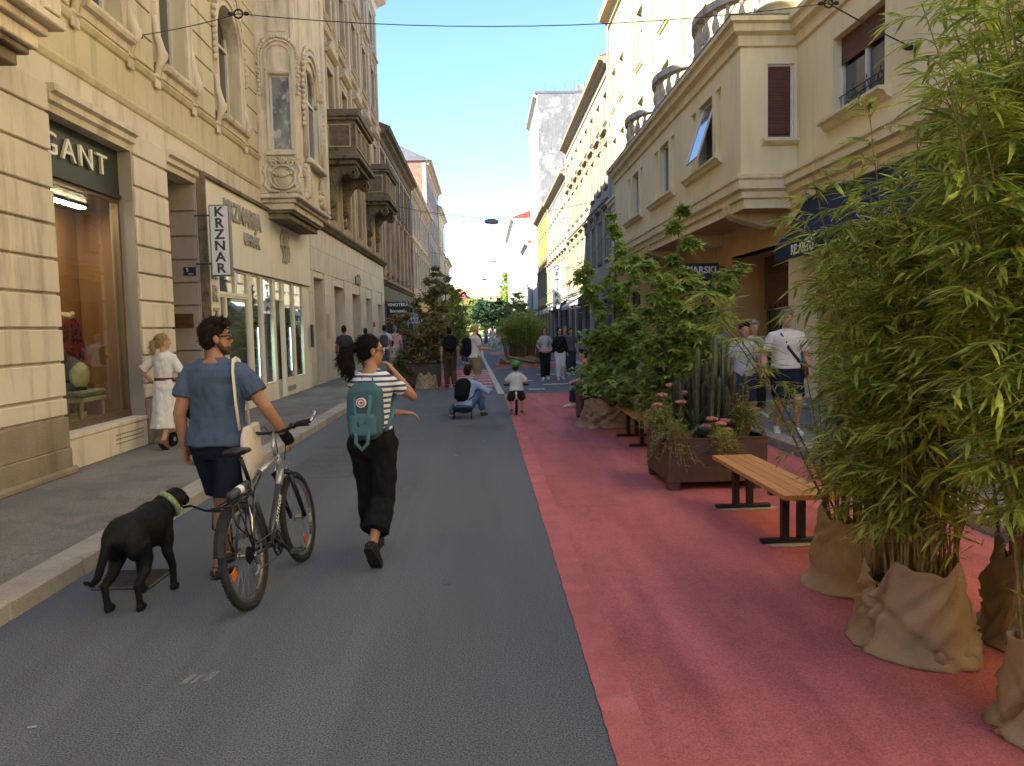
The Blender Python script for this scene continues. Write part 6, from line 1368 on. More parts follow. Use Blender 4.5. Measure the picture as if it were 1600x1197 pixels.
    def hair(s, m, kind='short', bald=False):
        g = MB(); k = s.kh; R3 = s.hR
        if kind == 'bald':
            g.tube([s.H(-.075, .02, .02), s.H(-.07, -.06, .01), s.H(0, -.1, .0), s.H(.07, -.06, .01), s.H(.075, .02, .02)], [.014*k, .024*k, .03*k, .024*k, .014*k], 8, round_=True)
        else:
            g.ell(s.H(0, -.022, .052), (.083*k, .097*k, .088*k), 16, 10, R3); g.ell(s.H(0, -.05, .0), (.077*k, .062*k, .075*k), 14, 9, R3)
            if kind == 'short': g.tube([s.H(-.05, .06, .1), s.H(0, .075, .115), s.H(.05, .06, .1)], [.026*k, .032*k, .026*k], 8, round_=True); g.ell(s.H(0, .0, .115), (.065*k, .08*k, .045*k), 12, 8, R3)
            if kind == 'pony':
                g.ell(s.H(0, -.115, .03), (.03*k, .028*k, .03*k), 10, 8); g.tube([s.H(0, -.12, .03), s.H(0, -.16, .0), s.H(.005, -.165, -.07), s.H(.0, -.15, -.14), s.H(0, -.14, -.17)], [.026*k, .04*k, .045*k, .034*k, .012*k], 10, round_=True)
            if kind == 'bigpony':
                g.ell(s.H(0, -.125, .035), (.04*k, .035*k, .04*k), 10, 8); g.tube([s.H(0, -.13, .04), s.H(0, -.19, .02), s.H(.0, -.205, -.06), s.H(.0, -.185, -.14), s.H(0, -.165, -.19)], [.032*k, .058*k, .068*k, .06*k, .02*k], 12, round_=True)
            if kind == 'long': g.tube([s.H(0, -.07, .03), s.H(0, -.085, -.08), s.H(0, -.075, -.2)], [(.085*k, .055*k), (.095*k, .05*k), (.08*k, .03*k)], 14, round_=True, side=R3 @ V((1, 0, 0)))
        o = s.wear('hair', g, m, .006, max(.007, s.vox*.8), 16)
        if s.vox < .013:
            rr = random.Random(5); vs = o.data.vertices; n_ = len(vs); q = MB(); back = s.hR @ V((0, -1, 0))
            for _ in range(900):
                v = vs[rr.randrange(n_)]; p0 = v.co.copy(); nn = v.normal.copy()
                if kind == 'short': d = (V((0, 0, .5))+s.hR @ V((rr.uniform(-.5, .5), .5, 0))+nn*.6+V((rr.gauss(0, .4), rr.gauss(0, .4), rr.gauss(0, .3))))
                else: d = V((0, 0, -1))*(.3 if p0.z > s.hC.z else 1)+back*.8+nn*.22+V((rr.gauss(0, .2), rr.gauss(0, .2), rr.gauss(0, .2)))
                d = d-nn*min(0, d.dot(nn)); d.normalize(); L = rr.uniform(.012, .03)*(1.0 if kind == 'short' else 2.0)
                sd = d.cross(nn); sd = sd.normalized()*.0028 if sd.length > 1e-4 else V((.0028, 0, 0)); p1 = p0+d*L*.6+nn*.004; p2 = p1+(d*.8+V((0, 0, -.35))).normalized()*L*.4
                q.add([p0-sd-nn*.003, p0+sd-nn*.003, p1+sd*.6, p1-sd*.6, p2], [(0, 1, 2, 3), (3, 2, 4)])
            st_ = q.build('hair_strands', m, s.o, recalc=False); st_['kind'] = 'stuff'
    def glasses(s, lens=LENS, rim=None):
        k = s.k; t = MB()
        for e in (-1, 1): t.tube([s.H(e*.012, .1, .018), s.H(e*.03, .102, .026), s.H(e*.052, .092, .022), s.H(e*.055, .09, .004), s.H(e*.035, .1, -.008), s.H(e*.015, .102, .0)], .004*k, 6, closed=True)
        for e in (-1, 1): t.tube([s.H(e*.056, .088, .018), s.H(e*.083, .0, .02)], .0035*k, 6)
        o = t.build('sunglasses', rim or LENS, s.o)
        for e in (-1, 1): g = MB(); g.ell(s.H(e*.034, .097, .009), (.021*k, .006*k, .017*k), 10, 8, s.hR @ Matrix.Rotation(-e*.25, 3, 'Z')); g.build('lens', lens, o, smooth=True)
    def world(s, p): return s.o.matrix_basis @ V(p)
def hanging(name, label, cat, p, group=None): return empty(name, p.o.location, p.o.rotation_euler, label, cat, group, local=True)
def backpack(p, label, m, w=.29, h=.44, d=.17, top=1.43, m2=None, name='backpack', straps=True, pocket=True, off=(0, 0)):
    t = hanging(name, label, 'backpack', p); k = p.k; g = MB(); bk = -p.fw
    def Q(x, y, z): return p.spine(z)+p.sx*x*k+bk*(.10+y)*k
    rings = []
    z1 = top; z0 = top-h
    for f in [i/8 for i in range(9)]:
        z = z0+(z1-z0)*f; e = 1-.25*abs(2*f-1)**4-(.25 if f in (0, 1) else 0); ring = []
        for i in range(20):
            a = 2*math.pi*i/20; cx = math.copysign(abs(math.cos(a))**.6, math.cos(a)); sy = math.copysign(abs(math.sin(a))**.6, math.sin(a)); ring.append(Q(cx*w/2*e, d/2+sy*d/2*e, z))
        rings.append(ring)
    g.loft(rings); me = remesh(g, .012, 2, .008, 7, 3); me.materials.append(m); link('bag', me, t)
    if pocket:
        g = MB(); g.loft([[Q(math.copysign(abs(math.cos(a))**.6, math.cos(a))*w*.38*e, d+.0+.03*math.sin(a)*e+.01, z) for a in [2*math.pi*i/16 for i in range(16)]] for z, e in ((z0+.04, .7), (z0+.06, 1), (z0+h*.42, 1), (z0+h*.47, .8))]); me = remesh(g, .012, 2, .005, 7, 5); me.materials.append(m2 or m); link('front_pocket', me, t)
    if straps:
        for e in (-1, 1):
            g = MB(); g.tube([Q(e*.09, 0, z1-.04), p.spine(1.475)+p.sx*e*.105*k+p.fw*.0, p.spine(1.4)+p.sx*e*.13*k+p.fw*.125*k, p.spine(1.25)+p.sx*e*.155*k+p.fw*.11*k, p.spine(1.12)+p.sx*e*.16*k-p.fw*.02*k, Q(e*.13, 0, z0+.06)], .02*k, 8, flat=.35, side=tuple(p.sx)); g.build('strap', m2 or m, t, smooth=True)
    g = MB(); g.tube([Q(-.05, .01, z1-.01), Q(-.04, .0, z1+.04), Q(.04, .0, z1+.04), Q(.05, .01, z1-.01)], .009, 6); g.build('handle', m2 or m, t)
    return t, Q
# ---------------------------------------------------------------- the man with the bicycle
DENIM = cloth('navy shorts', (.012, .016, .032, 1)); C_WHT = cloth('white', (.62, .61, .58, 1), .05); C_BLK = cloth('black', (.01, .01, .011, 1), .2)
man = Person('bearded man in blue T-shirt and navy shorts with cream tote bag, pushing the bicycle', (-1.965, 5.78, 0), R(-6), 1.83, pelvis=(0, .0, 0), lean=.03, build=1.08, voxel=.008,
    feet=[((-.06, .22, .1), .0), ((.03, -.16, .08), .0)], hands=[(-.245, .0, .87), (.44, .11, .94)], headyaw=R(-58), headpitch=-.05, skin=SKIN_T, twist=R(-4), pole={1: V((.5, -1, -.2))}, hcurl=1.5)
man.shirt(cloth('blue melange', (.07, .105, .165, 1), .18), .62, .89, .027, .03, .018, fold=.013); man.trousers(DENIM, .88, .018, .03, name='shorts', fold=.01); man.hair(H_BRN, 'short'); man.glasses()
man.shoes(flat('brown sandal leather', (.05, .03, .022, 1), .6), LEATH, 'sandal', .7)
g = MB(); R3 = man.hR; g.ell(man.H(0, .04, -.075), (.058*man.k, .056*man.k, .04*man.k), 14, 9, R3); g.tube([man.H(-.066, .0, -.02), man.H(-.06, .03, -.07), man.H(-.03, .068, -.1), man.H(.03, .068, -.1), man.H(.06, .03, -.07), man.H(.066, .0, -.02)], .018*man.k, 8, round_=True); man.wear('beard', g, mat('hair beard', (.06, .032, .018, 1), .3, 40, .8), .003, .008, 20)
g = MB(); w_ = man.wr[1]; dd = (man.wr[1]-man.el[1]).normalized(); g.tube([w_-dd*.04, w_+dd*.02, w_+dd*.07], [.036, .043, .04], 12); man.wear('glove', g, C_BLK, .003, .008)
# tote bag on his right shoulder
t = hanging('tote_bag', 'cream cotton tote bag hanging from the shoulder of the man in the blue T-shirt', 'bag', man); M_TOTE = cloth('cream tote', (.66, .61, .51, 1), .06); k = man.k
sh = man.sh[1]
g = MB()
for y in (.06, -.12): g.tube([V((sh.x+.0, y, 1.06)), V((sh.x-.01, y-(.02 if y < 0 else 0), 1.25)), V((sh.x-.03, y, sh.z+.01)), V((sh.x-.045, y*.6, sh.z+.085)), V((sh.x-.05, 0, sh.z+.1))], .022, 8, flat=.25, side=(0, 1, 0))
g.build('strap', M_TOTE, t, smooth=True)
g = MB(); X = sh.x+.03
g.loft([[V((X+math.copysign(abs(math.cos(a))**.7, math.cos(a))*wx, math.copysign(abs(math.sin(a))**.5, math.sin(a))*wy, z)) for a in [2*math.pi*i/22 for i in range(22)]] for z, wx, wy in ((.66, .018, .12), (.69, .04, .135), (.86, .042, .14), (1.0, .03, .14), (1.08, .018, .138))]); me = remesh(g, .012, 2, .014, 6, 1); me.materials.append(M_TOTE); link('bag', me, t)
# ---------------------------------------------------------------- the woman with the teal backpack
STRIPE = bpy.data.materials.new('striped jersey'); STRIPE.use_nodes = True; n = STRIPE.node_tree.nodes; l = STRIPE.node_tree.links
tc = n.new('ShaderNodeTexCoord'); wv = n.new('ShaderNodeTexWave'); wv.bands_direction = 'Z'; wv.inputs['Scale'].default_value = 7.6; wv.inputs['Distortion'].default_value = .8; wv.inputs['Detail'].default_value = 1; wv.inputs['Detail Scale'].default_value = .8
cr = n.new('ShaderNodeValToRGB'); cr.color_ramp.elements[0].position = .34; cr.color_ramp.elements[0].color = (.035, .06, .13, 1); cr.color_ramp.elements[1].position = .42; cr.color_ramp.elements[1].color = (.66, .66, .66, 1)
l.new(tc.outputs['Object'], wv.inputs['Vector']); l.new(wv.outputs['Fac'], cr.inputs[0]); l.new(cr.outputs[0], n['Principled BSDF'].inputs['Base Color']); n['Principled BSDF'].inputs['Roughness'].default_value = .95
wom = Person('woman in striped T-shirt and black cropped trousers with teal backpack, hand at her mouth', (-.87, 5.98, 0), R(-8), 1.70, True, lean=.02, build=1.0, voxel=.008,
    feet=[((-.07, .24, .085), .0), ((.06, -.30, .19), .95)], hands=[(.20, .20, 1.13), (.13, .24, 1.46)], headyaw=R(-55), headpitch=.0, skin=SKIN_T, pole={0: V((-.9, -.2, -.5)), 1: V((.75, -.25, -1))}, hcurl=1.3)
wom.shirt(STRIPE, .5, .97, .014, .012, .012, fold=.011); wom.trousers(C_BLK, 1.72, .02, .028, 1.06, fold=.018); wom.hair(H_BLK, 'bigpony'); wom.glasses(mat('amber lens', (.12, .06, .015, 1), .1, 5, .1, spec=.8), flat('pale gold rim', (.6, .5, .25, 1), .3, metal=.8)); wom.shoes(flat('black canvas shoe', (.012, .012, .013, 1), .8), flat('black sole', (.01, .01, .01, 1), .8))
M_TEAL = mat('teal canvas', (.05, .115, .135, 1), .12, 4, .85, .3, 200, dirt=.0); M_TEAL2 = mat('teal webbing', (.065, .15, .175, 1), .08, 5, .8)
t, Q = backpack(wom, 'teal canvas backpack with top handles and round patch on the striped woman', M_TEAL, .285, .44, .14, 1.40, M_TEAL2, pocket=True)
g = MB(); g.tube([Q(-.06, .13, 1.30), Q(-.055, .165, 1.18), Q(-.02, .175, 1.08), Q(.03, .175, 1.1), Q(.055, .165, 1.2), Q(.06, .13, 1.31)], .014, 8, flat=.4); g.tube([Q(-.05, .17, 1.05), Q(-.045, .19, .95), Q(0, .185, .9), Q(.045, .19, .95), Q(.05, .17, 1.05)], .014, 8, flat=.4); g.build('handle', M_TEAL2, t, smooth=True)
g = MB(); b0 = Q(.0, .177, 1.255); n3 = (-wom.fw).normalized(); 
ax1 = wom.sx.normalized(); ax2 = n3.cross(ax1)
def disc(c, r, th): g.loft([[c+n3*z+ax1*math.cos(a)*r+ax2*math.sin(a)*r for a in [2*math.pi*i/20 for i in range(20)]] for z in (-.015, th)])
disc(b0, .036, .006); g.mi = 1; disc(b0, .029, .0075); g.mi = 0; disc(b0, .019, .009); g.mi = 1; disc(b0+ax1*.003, .012, .0102)
g.build('round_patch', [flat('patch white', (.7, .68, .64, 1), .6), flat('patch red', (.4, .08, .07, 1), .6)], t)
# ---------------------------------------------------------------- woman in the white dress with a stroller
lady = Person('blond woman in long white belted dress walking on the left pavement', (-4.62, 11.45, .12), R(-8), 1.63, True, lean=.02, voxel=.012, feet=[((-.06, .14, .08), 0), ((.07, -.24, .14), .7)], hands=[(-.25, .12, 1.0), (.2, .25, 1.0)], headyaw=R(-50), pole={0: V((-1, -.6, 0)), 1: V((.6, -1, 0))})
lady.dress(cloth('white linen', (.68, .67, .64, 1), .04), .32, .85, wide=.205); lady.hair(H_BLO, 'pony'); lady.shoes(flat('tan sandal', (.2, .09, .05, 1), .6), LEATH, 'sandal', .6)
g = MB(); c = lady.spine(1.07); g.loft([[V((c.x+math.cos(a)*.155*lady.k, c.y+math.sin(a)*.125*lady.k, z)) for a in [2*math.pi*i/24 for i in range(24)]] for z in ((1.045)*lady.k, (1.095)*lady.k)]); lady.wear('belt', g, flat('wine red belt', (.13, .02, .03, 1), .5), 0, .01)
g = MB(); g.ell(lady.H(0, -.115, .03), (.035, .03, .035)); g.build('hair_bow', C_BLK, lady.o)
st = empty('stroller', (-4.3, 11.85, .12), (0, 0, R(-8)), label='black baby stroller pushed by the woman in the white dress', cat='stroller', local=True)
for x in (-.25, .25):
    for y in (-.3, .42):
        g = MB(); g.lathe([(.06, -.02), (.1, -.02), (.105, 0), (.1, .02), (.06, .02)], (x, y, .105), 18, 'x'); w_ = g.build('wheel', C_BLK, st); g = MB(); g.lathe([(.03, -.022), (.055, -.012), (.055, .012), (.03, .022)], (x, y, .105), 12, 'x'); g.build('hub', flat('grey hub', (.3, .3, .3, 1), .4), w_)
    g = MB(); g.tube([(x, -.3, .105), (x, .1, .5), (x, .35, .75)], .014, 8); g.tube([(x, .42, .105), (x, .05, .5), (x, -.42, .95)], .014, 8); g.build('side_frame', M_BLACK, st)
g = MB(); g.tube([(-.25, -.42, .95), (-.2, -.47, .97), (.2, -.47, .97), (.25, -.42, .95)], .016, 8); g.build('push_handle', M_BLACK, st)
g = MB(); g.loft([[V((math.cos(a)*.22, .05+f*.1+math.sin(a)*w, z)) for a in [2*math.pi*i/16 for i in range(16)]] for z, w, f in ((.38, .12, 0), (.45, .2, 0), (.6, .22, 0), (.8, .2, .2), (.95, .1, .4))]); me = remesh(g, .02, 2, .008); me.materials.append(C_BLK); link('seat_pod', me, st)
# ---------------------------------------------------------------- middle distance
kn = Person('crouching person in pale blue shirt and jeans with black backpack in the lane', (-.36, 15.35, 0), R(-20), 1.75, pelvis=(-.05, -.05, -.7), lean=.45, voxel=.016, feet=[((-.28, -.1, .1), .5, (-.4, 1, .1)), ((.22, .26, .08), 0, (.5, 1, .4))], hands=[(-.2, .45, .55), (.3, .5, .5)])
kn.shirt(cloth('pale blue', (.28, .38, .58, 1)), 1.9, .9, .02, .01, .0); kn.trousers(cloth('jeans', (.07, .13, .24, 1), .2), 1.9, .018, .006); kn.hair(H_BRN); kn.shoes(flat('olive shoe', (.05, .05, .03, 1), .7))
backpack(kn, 'black backpack on the crouching person', C_BLK, .3, .46, .2, 1.42)
sb = empty('folding_stool', (-.45, 15.1, 0), label='small black folding stool under the crouching person', cat='stool', local=True)
for x in (-.17, .17):
    g = MB(); g.tube([(x, -.15, .01), (x, .15, .2)], .012, 6); g.tube([(x, .15, .01), (x, -.15, .2)], .012, 6); g.build('leg_cross', M_BLACK, sb)
g = MB(); g.box(-.19, .19, -.16, .16, .2, .215); g.build('seat', C_BLK, sb)
mw = Person('balding man in white T-shirt and khaki shorts with black backpack, looking at his phone', (-.27, 21.6, 0), R(-72), 1.82, voxel=.016, build=1.28, headpitch=-.3, feet=[((-.1, .05, .08), 0), ((.12, -.06, .08), 0)], hands=[(-.12, .33, 1.12), (.12, .34, 1.12)])
mw.shirt(C_WHT, .65, .9, .02, .03, .015); mw.trousers(cloth('khaki', (.26, .2, .11, 1)), 1.0, .025, .02, name='shorts'); mw.hair(H_GRY, 'bald'); mw.shoes(flat('grey shoe', (.15, .14, .13, 1), .7))
backpack(mw, 'black backpack worn by the balding man in white', C_BLK, .33, .5, .22, 1.43)
ph = empty('phone', mw.world(V((0, .42, 1.17))), (0, 0, R(-72)), label='phone held by the balding man in white', cat='phone', local=True); g = MB(); g.box(-.04, .04, -.07, .07, -.005, .005); g.build('case', LENS, ph)
br = Person('person in brown trousers and dark top seen from behind beside the left planter', (-1.02, 23.2, 0), R(8), 1.78, voxel=.016, headpitch=-.5, lean=.15)
br.shirt(cloth('dark olive', (.03, .035, .025, 1)), .7, .9); br.trousers(cloth('brown', (.1, .06, .038, 1)), 1.95, .025, .008); br.hair(H_BRN); br.shoes(flat('brown shoe', (.05, .03, .02, 1), .7)); backpack(br, 'large black backpack on the person in brown trousers', C_BLK, .36, .46, .24, 1.5)
# child on a balance bike
kd = Person('small child in green helmet and white T-shirt riding a balance bike', (.62, 15.7, 0), R(-3), 1.06, voxel=.014, build=1.1, pelvis=(0, -.05, -.13), lean=.12, feet=[((-.17, -.06, .16), .5, (-.3, 1, 0)), ((.17, .12, .1), 0, (.3, 1, 0))], hands=[(-.3, .33, 1.02), (.3, .33, 1.02)], hk=1.38)
kd.shirt(C_WHT, .7, .86, .025, .02, .02); kd.trousers(cloth('olive shorts', (.06, .055, .035, 1)), .95, .025, .02, name='shorts'); kd.shoes(flat('red brown shoe', (.12, .04, .03, 1), .7)); kd.hair(H_BRN, 'short')
hl = hanging('bicycle_helmet', 'bright green ribbed helmet on the child', 'helmet', kd); g = MB()
g.ell(kd.H(0, -.005, .085), (.108*kd.kh, .135*kd.kh, .092*kd.kh), 18, 10, kd.hR); hs = g.build('shell', mat('green helmet', (.03, .3, .04, 1), .1, 3, .35, spec=.5), hl, smooth=True)
for x in (-.06, -.02, .02, .06):
    g = MB(); g.tube([kd.H(x, -.13, .1), kd.H(x, -.08, .155), kd.H(x, .0, .18), kd.H(x, .08, .16)], .012*kd.k, 6); g.build('vent', flat('dark green vent', (.008, .06, .012, 1), .5), hl)
bb = empty('balance_bike', (.62, 15.75, 0), (0, 0, R(-3)), label='white child balance bike under the child in the green helmet', cat='bicycle', local=True)
def small_wheel(y, par):
    g = MB(); g.tube([(0, y+math.cos(a)*.14, .16+math.sin(a)*.14) for a in [2*math.pi*i/28 for i in range(28)]], .022, 8, closed=True); w_ = g.build('wheel', C_BLK, par, smooth=True)
    g = MB(); g.tube([(0, y+math.cos(a)*.118, .16+math.sin(a)*.118) for a in [2*math.pi*i/28 for i in range(28)]], .012, 6, closed=True)
    for i in range(6): g.tube([(0, y, .16), (0, y+math.cos(i*1.047)*.115, .16+math.sin(i*1.047)*.115)], .008, 5)
    g.build('rim', M_LETW, w_)
small_wheel(-.3, bb); small_wheel(.3, bb)
g = MB(); g.tube([(0, -.3, .16), (0, -.12, .28), (0, .18, .42)], .02, 8); g.tube([(0, -.12, .28), (0, -.17, .4)], .016, 8); g.tube([(0, .3, .16), (0, .2, .45), (0, .17, .56)], .018, 8); g.build('frame', M_LETW, bb, smooth=True)
g = MB(); g.tube([(0, -.28, .42), (0, -.18, .425), (0, -.08, .42)], [.05, .045, .025], 8, round_=True, flat=.5); g.build('saddle', M_LETW, bb, smooth=True)
g = MB(); g.tube([(-.24, .14, .58), (-.1, .16, .57), (.1, .16, .57), (.24, .14, .58)], .012, 8); hb = g.build('handlebar', M_BLACK, bb)
for e in (-1, 1): g = MB(); g.tube([(e*.15, .15, .575), (e*.25, .138, .58)], .018, 8); g.build('grip', C_BLK, hb)
def stroll(seed): 
    r = random.Random(seed); a = r.uniform(.1, .2); e = r.choice((-1, 1)); return [((-.09, a*e, .085+(.04 if e < 0 else 0)), .0 if e > 0 else .45), ((.09, -a*e, .085+(.04 if e > 0 else 0)), .0 if e < 0 else .45)]
def walker(label, loc, face, h, female, shirt, trous, hair, hk='short', length=1.9, sleeve=.65, shoe=(.5, .5, .5, 1), seed=1, vox=.018, hands=None, build=1.0, headyaw=0, skin=SKIN, group='people walking along the street', hem=.9, glasses=False, lean=.02):
    p = Person(label, loc, R(face), h, female, feet=stroll(seed), voxel=vox, hands=hands or [(-.25, .06, .87), (.25, -.06, .87)], build=build, headyaw=R(headyaw), skin=skin, lean=lean, group=group)
    if shirt: p.shirt(cloth('top %d' % seed, shirt), sleeve, hem)
    if trous: p.trousers(cloth('bottom %d' % seed, trous), length, .02, .014)
    p.hair(hair, hk); p.shoes(flat('shoe %d' % seed, shoe, .7))
    if glasses: p.glasses()
    return p
w1 = walker('long-haired woman in grey top and black trousers with small pink bag, walking towards the viewer', (1.98, 25.6, 0), 180, 1.70, True, (.4, .4, .42, 1), (.015, .015, .017, 1), hairm('auburn', (.09, .025, .02, 1)), 'long', 1.95, .6, (.6, .6, .6, 1), 2, hands=[(-.2, .2, 1.05), (.22, .22, 1.08)], glasses=True)
t = hanging('shoulder_bag', 'small pale pink bag in front of the woman in black trousers', 'bag', w1); g = MB(); g.box(-.09, .09, .16, .22, .92, 1.05); g.build('pouch', cloth('pale pink', (.55, .33, .32, 1)), t, bevel=.02); g = MB(); g.tube([(-.08, .19, 1.05), (-.13, .14, 1.25), (-.1, .06, 1.43), (.0, .0, 1.47)], .008, 6); g.build('strap', LEATH, t)
w2 = walker('dark-haired woman in black top and white wide trousers, walking towards the viewer', (2.46, 25.5, 0), 183, 1.68, True, (.015, .015, .016, 1), (.6, .6, .58, 1), H_BLK, 'long', 1.95, 1.8, (.6, .6, .6, 1), 3, glasses=True)
se = Person('seated person in dark jeans and white trainers half hidden by the maple shrub', (2.12, 16.75, .0), R(80), 1.72, voxel=.016, pelvis=(0, -.2, -.47), feet=[((-.12, .28, .08), 0), ((.1, .2, .08), 0)], hands=[(-.15, .25, .55), (.15, .25, .55)], lean=.35)
se.shirt(cloth('rust', (.3, .1, .06, 1)), .8, .9); se.trousers(cloth('dark jeans', (.03, .045, .07, 1)), 1.9, .02, .008); se.hair(H_BRN); se.shoes(C_WHT, SOLE)
t = empty('concrete_seat', (2.5, 16.75, 0), label='plain low block seat under the person by the maple shrub', cat='seat'); g = MB(); g.box(2.2, 2.65, 16.3, 17.3, .36, .42); g.build('top_slab', M_SLAT, t, bevel=.01); g = MB(); g.box(2.3, 2.6, 16.4, 17.2, .01, .359); g.build('base', M_CORT, t)
# left pavement
walker('man in dark grey T-shirt walking away on the left pavement by the travertine wall', (-4.35, 24.6, .12), 5, 1.76, False, (.05, .055, .065, 1), (.05, .05, .06, 1), H_BRN, seed=5, length=1.0, skin=SKIN_T)
p = walker('man in white T-shirt with grey backpack on the left pavement', (-3.68, 29.2, .12), 0, 1.78, False, (.6, .6, .6, 1), (.1, .13, .2, 1), H_BRN, seed=6, length=1.0); backpack(p, 'grey backpack on the man in white on the left pavement', cloth('grey pack', (.09, .09, .1, 1)), .3, .44, .18, 1.42)
walker('person in pale pink shirt close to the man with the grey backpack', (-3.45, 30.6, .12), 0, 1.74, False, (.55, .36, .34, 1), (.3, .28, .25, 1), H_GRY, seed=7)
walker('small girl in pale dress on the left pavement near the kerb', (-3.3, 28.4, .12), 0, 1.22, True, (.5, .46, .42, 1), (.45, .42, .38, 1), H_BRN, 'pony', 1.0, seed=8)
walker('dark-haired person on the left pavement, only the head shows past the wall', (-4.5, 30, .12), 0, 1.68, True, (.2, .2, .22, 1), (.04, .04, .05, 1), H_BRN, seed=9)
# right pavement
po = Person('man in white polo shirt and navy shorts with cross-body strap on the right pavement', (4.36, 11.2, .0), R(172), 1.82, build=1.12, voxel=.012, feet=[((-.12, .1, .2), 0), ((.1, -.12, .2), .1)], hands=[(-.3, .05, .96), (.31, .1, .98)], pelvis=(0, 0, .06), headyaw=R(20))
po.shirt(C_WHT, .68, .92, .022, .03, .018, 'polo_shirt', collar=True); po.trousers(DENIM, .85, .026, .03, name='shorts'); po.hair(H_GRY); po.shoes(mat('white green trainer', (.55, .62, .5, 1), .1, 9, .6, col2=(.2, .55, .25, 1), c2lo=.55, c2hi=.6), SOLE)
t = hanging('cross_body_bag', 'brown bag on navy strap worn by the man in the white polo shirt', 'bag', po); k = po.k
g = MB(); g.tube([po.spine(1.46)-po.sx*-.1*k+po.fw*-.02, po.spine(1.44)+po.sx*.09*k+po.fw*.11*k, po.spine(1.25)+po.sx*-.0*k+po.fw*.155*k, po.spine(1.08)-po.sx*.14*k+po.fw*.12*k, po.spine(.98)-po.sx*.21*k+po.fw*.03*k], .022, 8, flat=.3, side=(0, .2, 1)); g.build('strap', flat('navy strap', (.015, .02, .04, 1), .7), t, smooth=True)
g = MB(); g.ell(po.spine(.95)-po.sx*.23*k+po.fw*.05, (.06, .12, .13)); g.build('pouch', flat('brown leather', (.06, .035, .025, 1), .5), t, smooth=True)
walker('boy in turquoise T-shirt beside the yellow pier', (5.78, 14.3, .12), 20, 1.30, False, (.06, .42, .42, 1), (.04, .05, .08, 1), H_BRN, seed=11, length=1.0, vox=.014)
p = walker('woman in flowered white blouse on the right pavement behind the man in the polo shirt', (4.65, 13.4, .12), 185, 1.62, True, (.5, .45, .45, 1), (.02, .02, .022, 1), H_GRY, seed=12, vox=.014)
t = hanging('shoulder_bag', 'sky blue shoulder bag of the woman in the flowered blouse', 'bag', p); g = MB(); g.ell((.2, .08, .98), (.08, .16, .14)); g.build('pouch', cloth('sky blue', (.12, .3, .55, 1)), t, smooth=True); g = MB(); g.tube([(.2, .14, 1.1), (.15, .1, 1.3), (.12, 0, 1.4), (.16, -.06, 1.25), (.2, .02, 1.1)], .008, 6); g.build('strap', cloth('sky blue', (.12, .3, .55, 1)), t)
walker('man in printed white T-shirt half hidden by the cactus', (4.15, 12.4, .0), 178, 1.72, False, (.55, .58, .62, 1), (.05, .06, .1, 1), H_BRN, seed=13, vox=.014, length=1.0)
walker('person in blue shirt behind the cactus by the shop door', (5.1, 16.8, .12), 200, 1.66, False, (.14, .24, .45, 1), (.05, .05, .06, 1), H_BRN, seed=14, vox=.016)
walker('person in orange top behind the maple leaves', (3.9, 15.4, .0), 180, 1.55, False, (.6, .14, .03, 1), (.04, .04, .05, 1), H_BRN, seed=15, vox=.016)
for i, (x, y, z, f, h, fem, c1, c2, hr, lb) in enumerate(((2.95, 28.5, 0, 180, 1.7, False, (.12, .14, .17, 1), (.05, .05, .06, 1), H_GRY, 'man in grey walking behind the two women'), (3.05, 27.6, 0, 180, 1.65, True, (.1, .1, .11, 1), (.04, .04, .05, 1), H_BRN, 'woman in sunglasses and dark top behind the woman in white trousers'),
    (-.35, 40, 0, 0, 1.7, True, (.02, .02, .022, 1), (.02, .02, .02, 1), H_BLK, 'person all in black just beyond the balding man'), (-.95, 38, 0, 0, 1.75, False, (.3, .05, .05, 1), (.05, .07, .12, 1), H_BRN, 'person in dark red top beyond the balding man'), (-1.3, 44, 0, 0, 1.75, False, (.1, .12, .2, 1), (.05, .05, .06, 1), H_BRN, 'person in navy top far along the left lane'),
    (.65, 62, 0, 180, 1.72, False, (.6, .58, .5, 1), (.55, .5, .4, 1), H_BRN, 'far pedestrian in cream clothes in the sunny distance'), (1.2, 68, 0, 180, 1.7, True, (.5, .1, .1, 1), (.5, .5, .5, 1), H_BRN, 'far pedestrian in red top in the sunny distance'), (.2, 80, 0, 180, 1.75, False, (.2, .25, .4, 1), (.1, .1, .12, 1), H_BRN, 'far pedestrian in blue top in the distance'),
    (.95, 85, 0, 0, 1.7, True, (.6, .6, .58, 1), (.1, .1, .12, 1), H_BLO, 'far blond pedestrian in white top in the distance'))):
    walker(lb, (x, y, z), f, h, fem, c1, c2, hr, 'long' if fem else 'short', seed=30+i, vox=.026)
# ---------------------------------------------------------------- the black dog
M_DOG = mat('black dog coat', (.006, .006, .006, 1), .3, 14, .6, .4, 110, .25, stretch=(2, 2, 1))
dog = empty('dog', (-2.30, 5.16, 0), (0, 0, R(-8)), label='black short-haired dog with green collar standing in the gutter, seen from behind', cat='dog', local=True)
g = MB()
g.tube([(0, -.24, .47), (0, -.18, .475), (0, -.07, .47), (0, .07, .455), (0, .18, .46), (0, .25, .48), (.0, .3, .5)], [(.095, .085), (.13, .115), (.125, .12), (.135, .14), (.135, .155), (.12, .135), (.09, .1)], 18, round_=True, side=(1, 0, 0))
g.tube([(0, .24, .49), (0.02, .33, .55), (.05, .38, .575)], [.105, .09, .08], 14, round_=True)
hx = V((.05, .425, .585)); hd = V((-.05, .95, -.25)).normalized()
g.ell(hx, (.078, .085, .075), 14, 10); g.tube([hx+hd*.05, hx+hd*.11, hx+hd*.165], [.05, .04, .034], 12, round_=True); g.ell(hx+hd*.18+V((0, 0, .012)), .018)
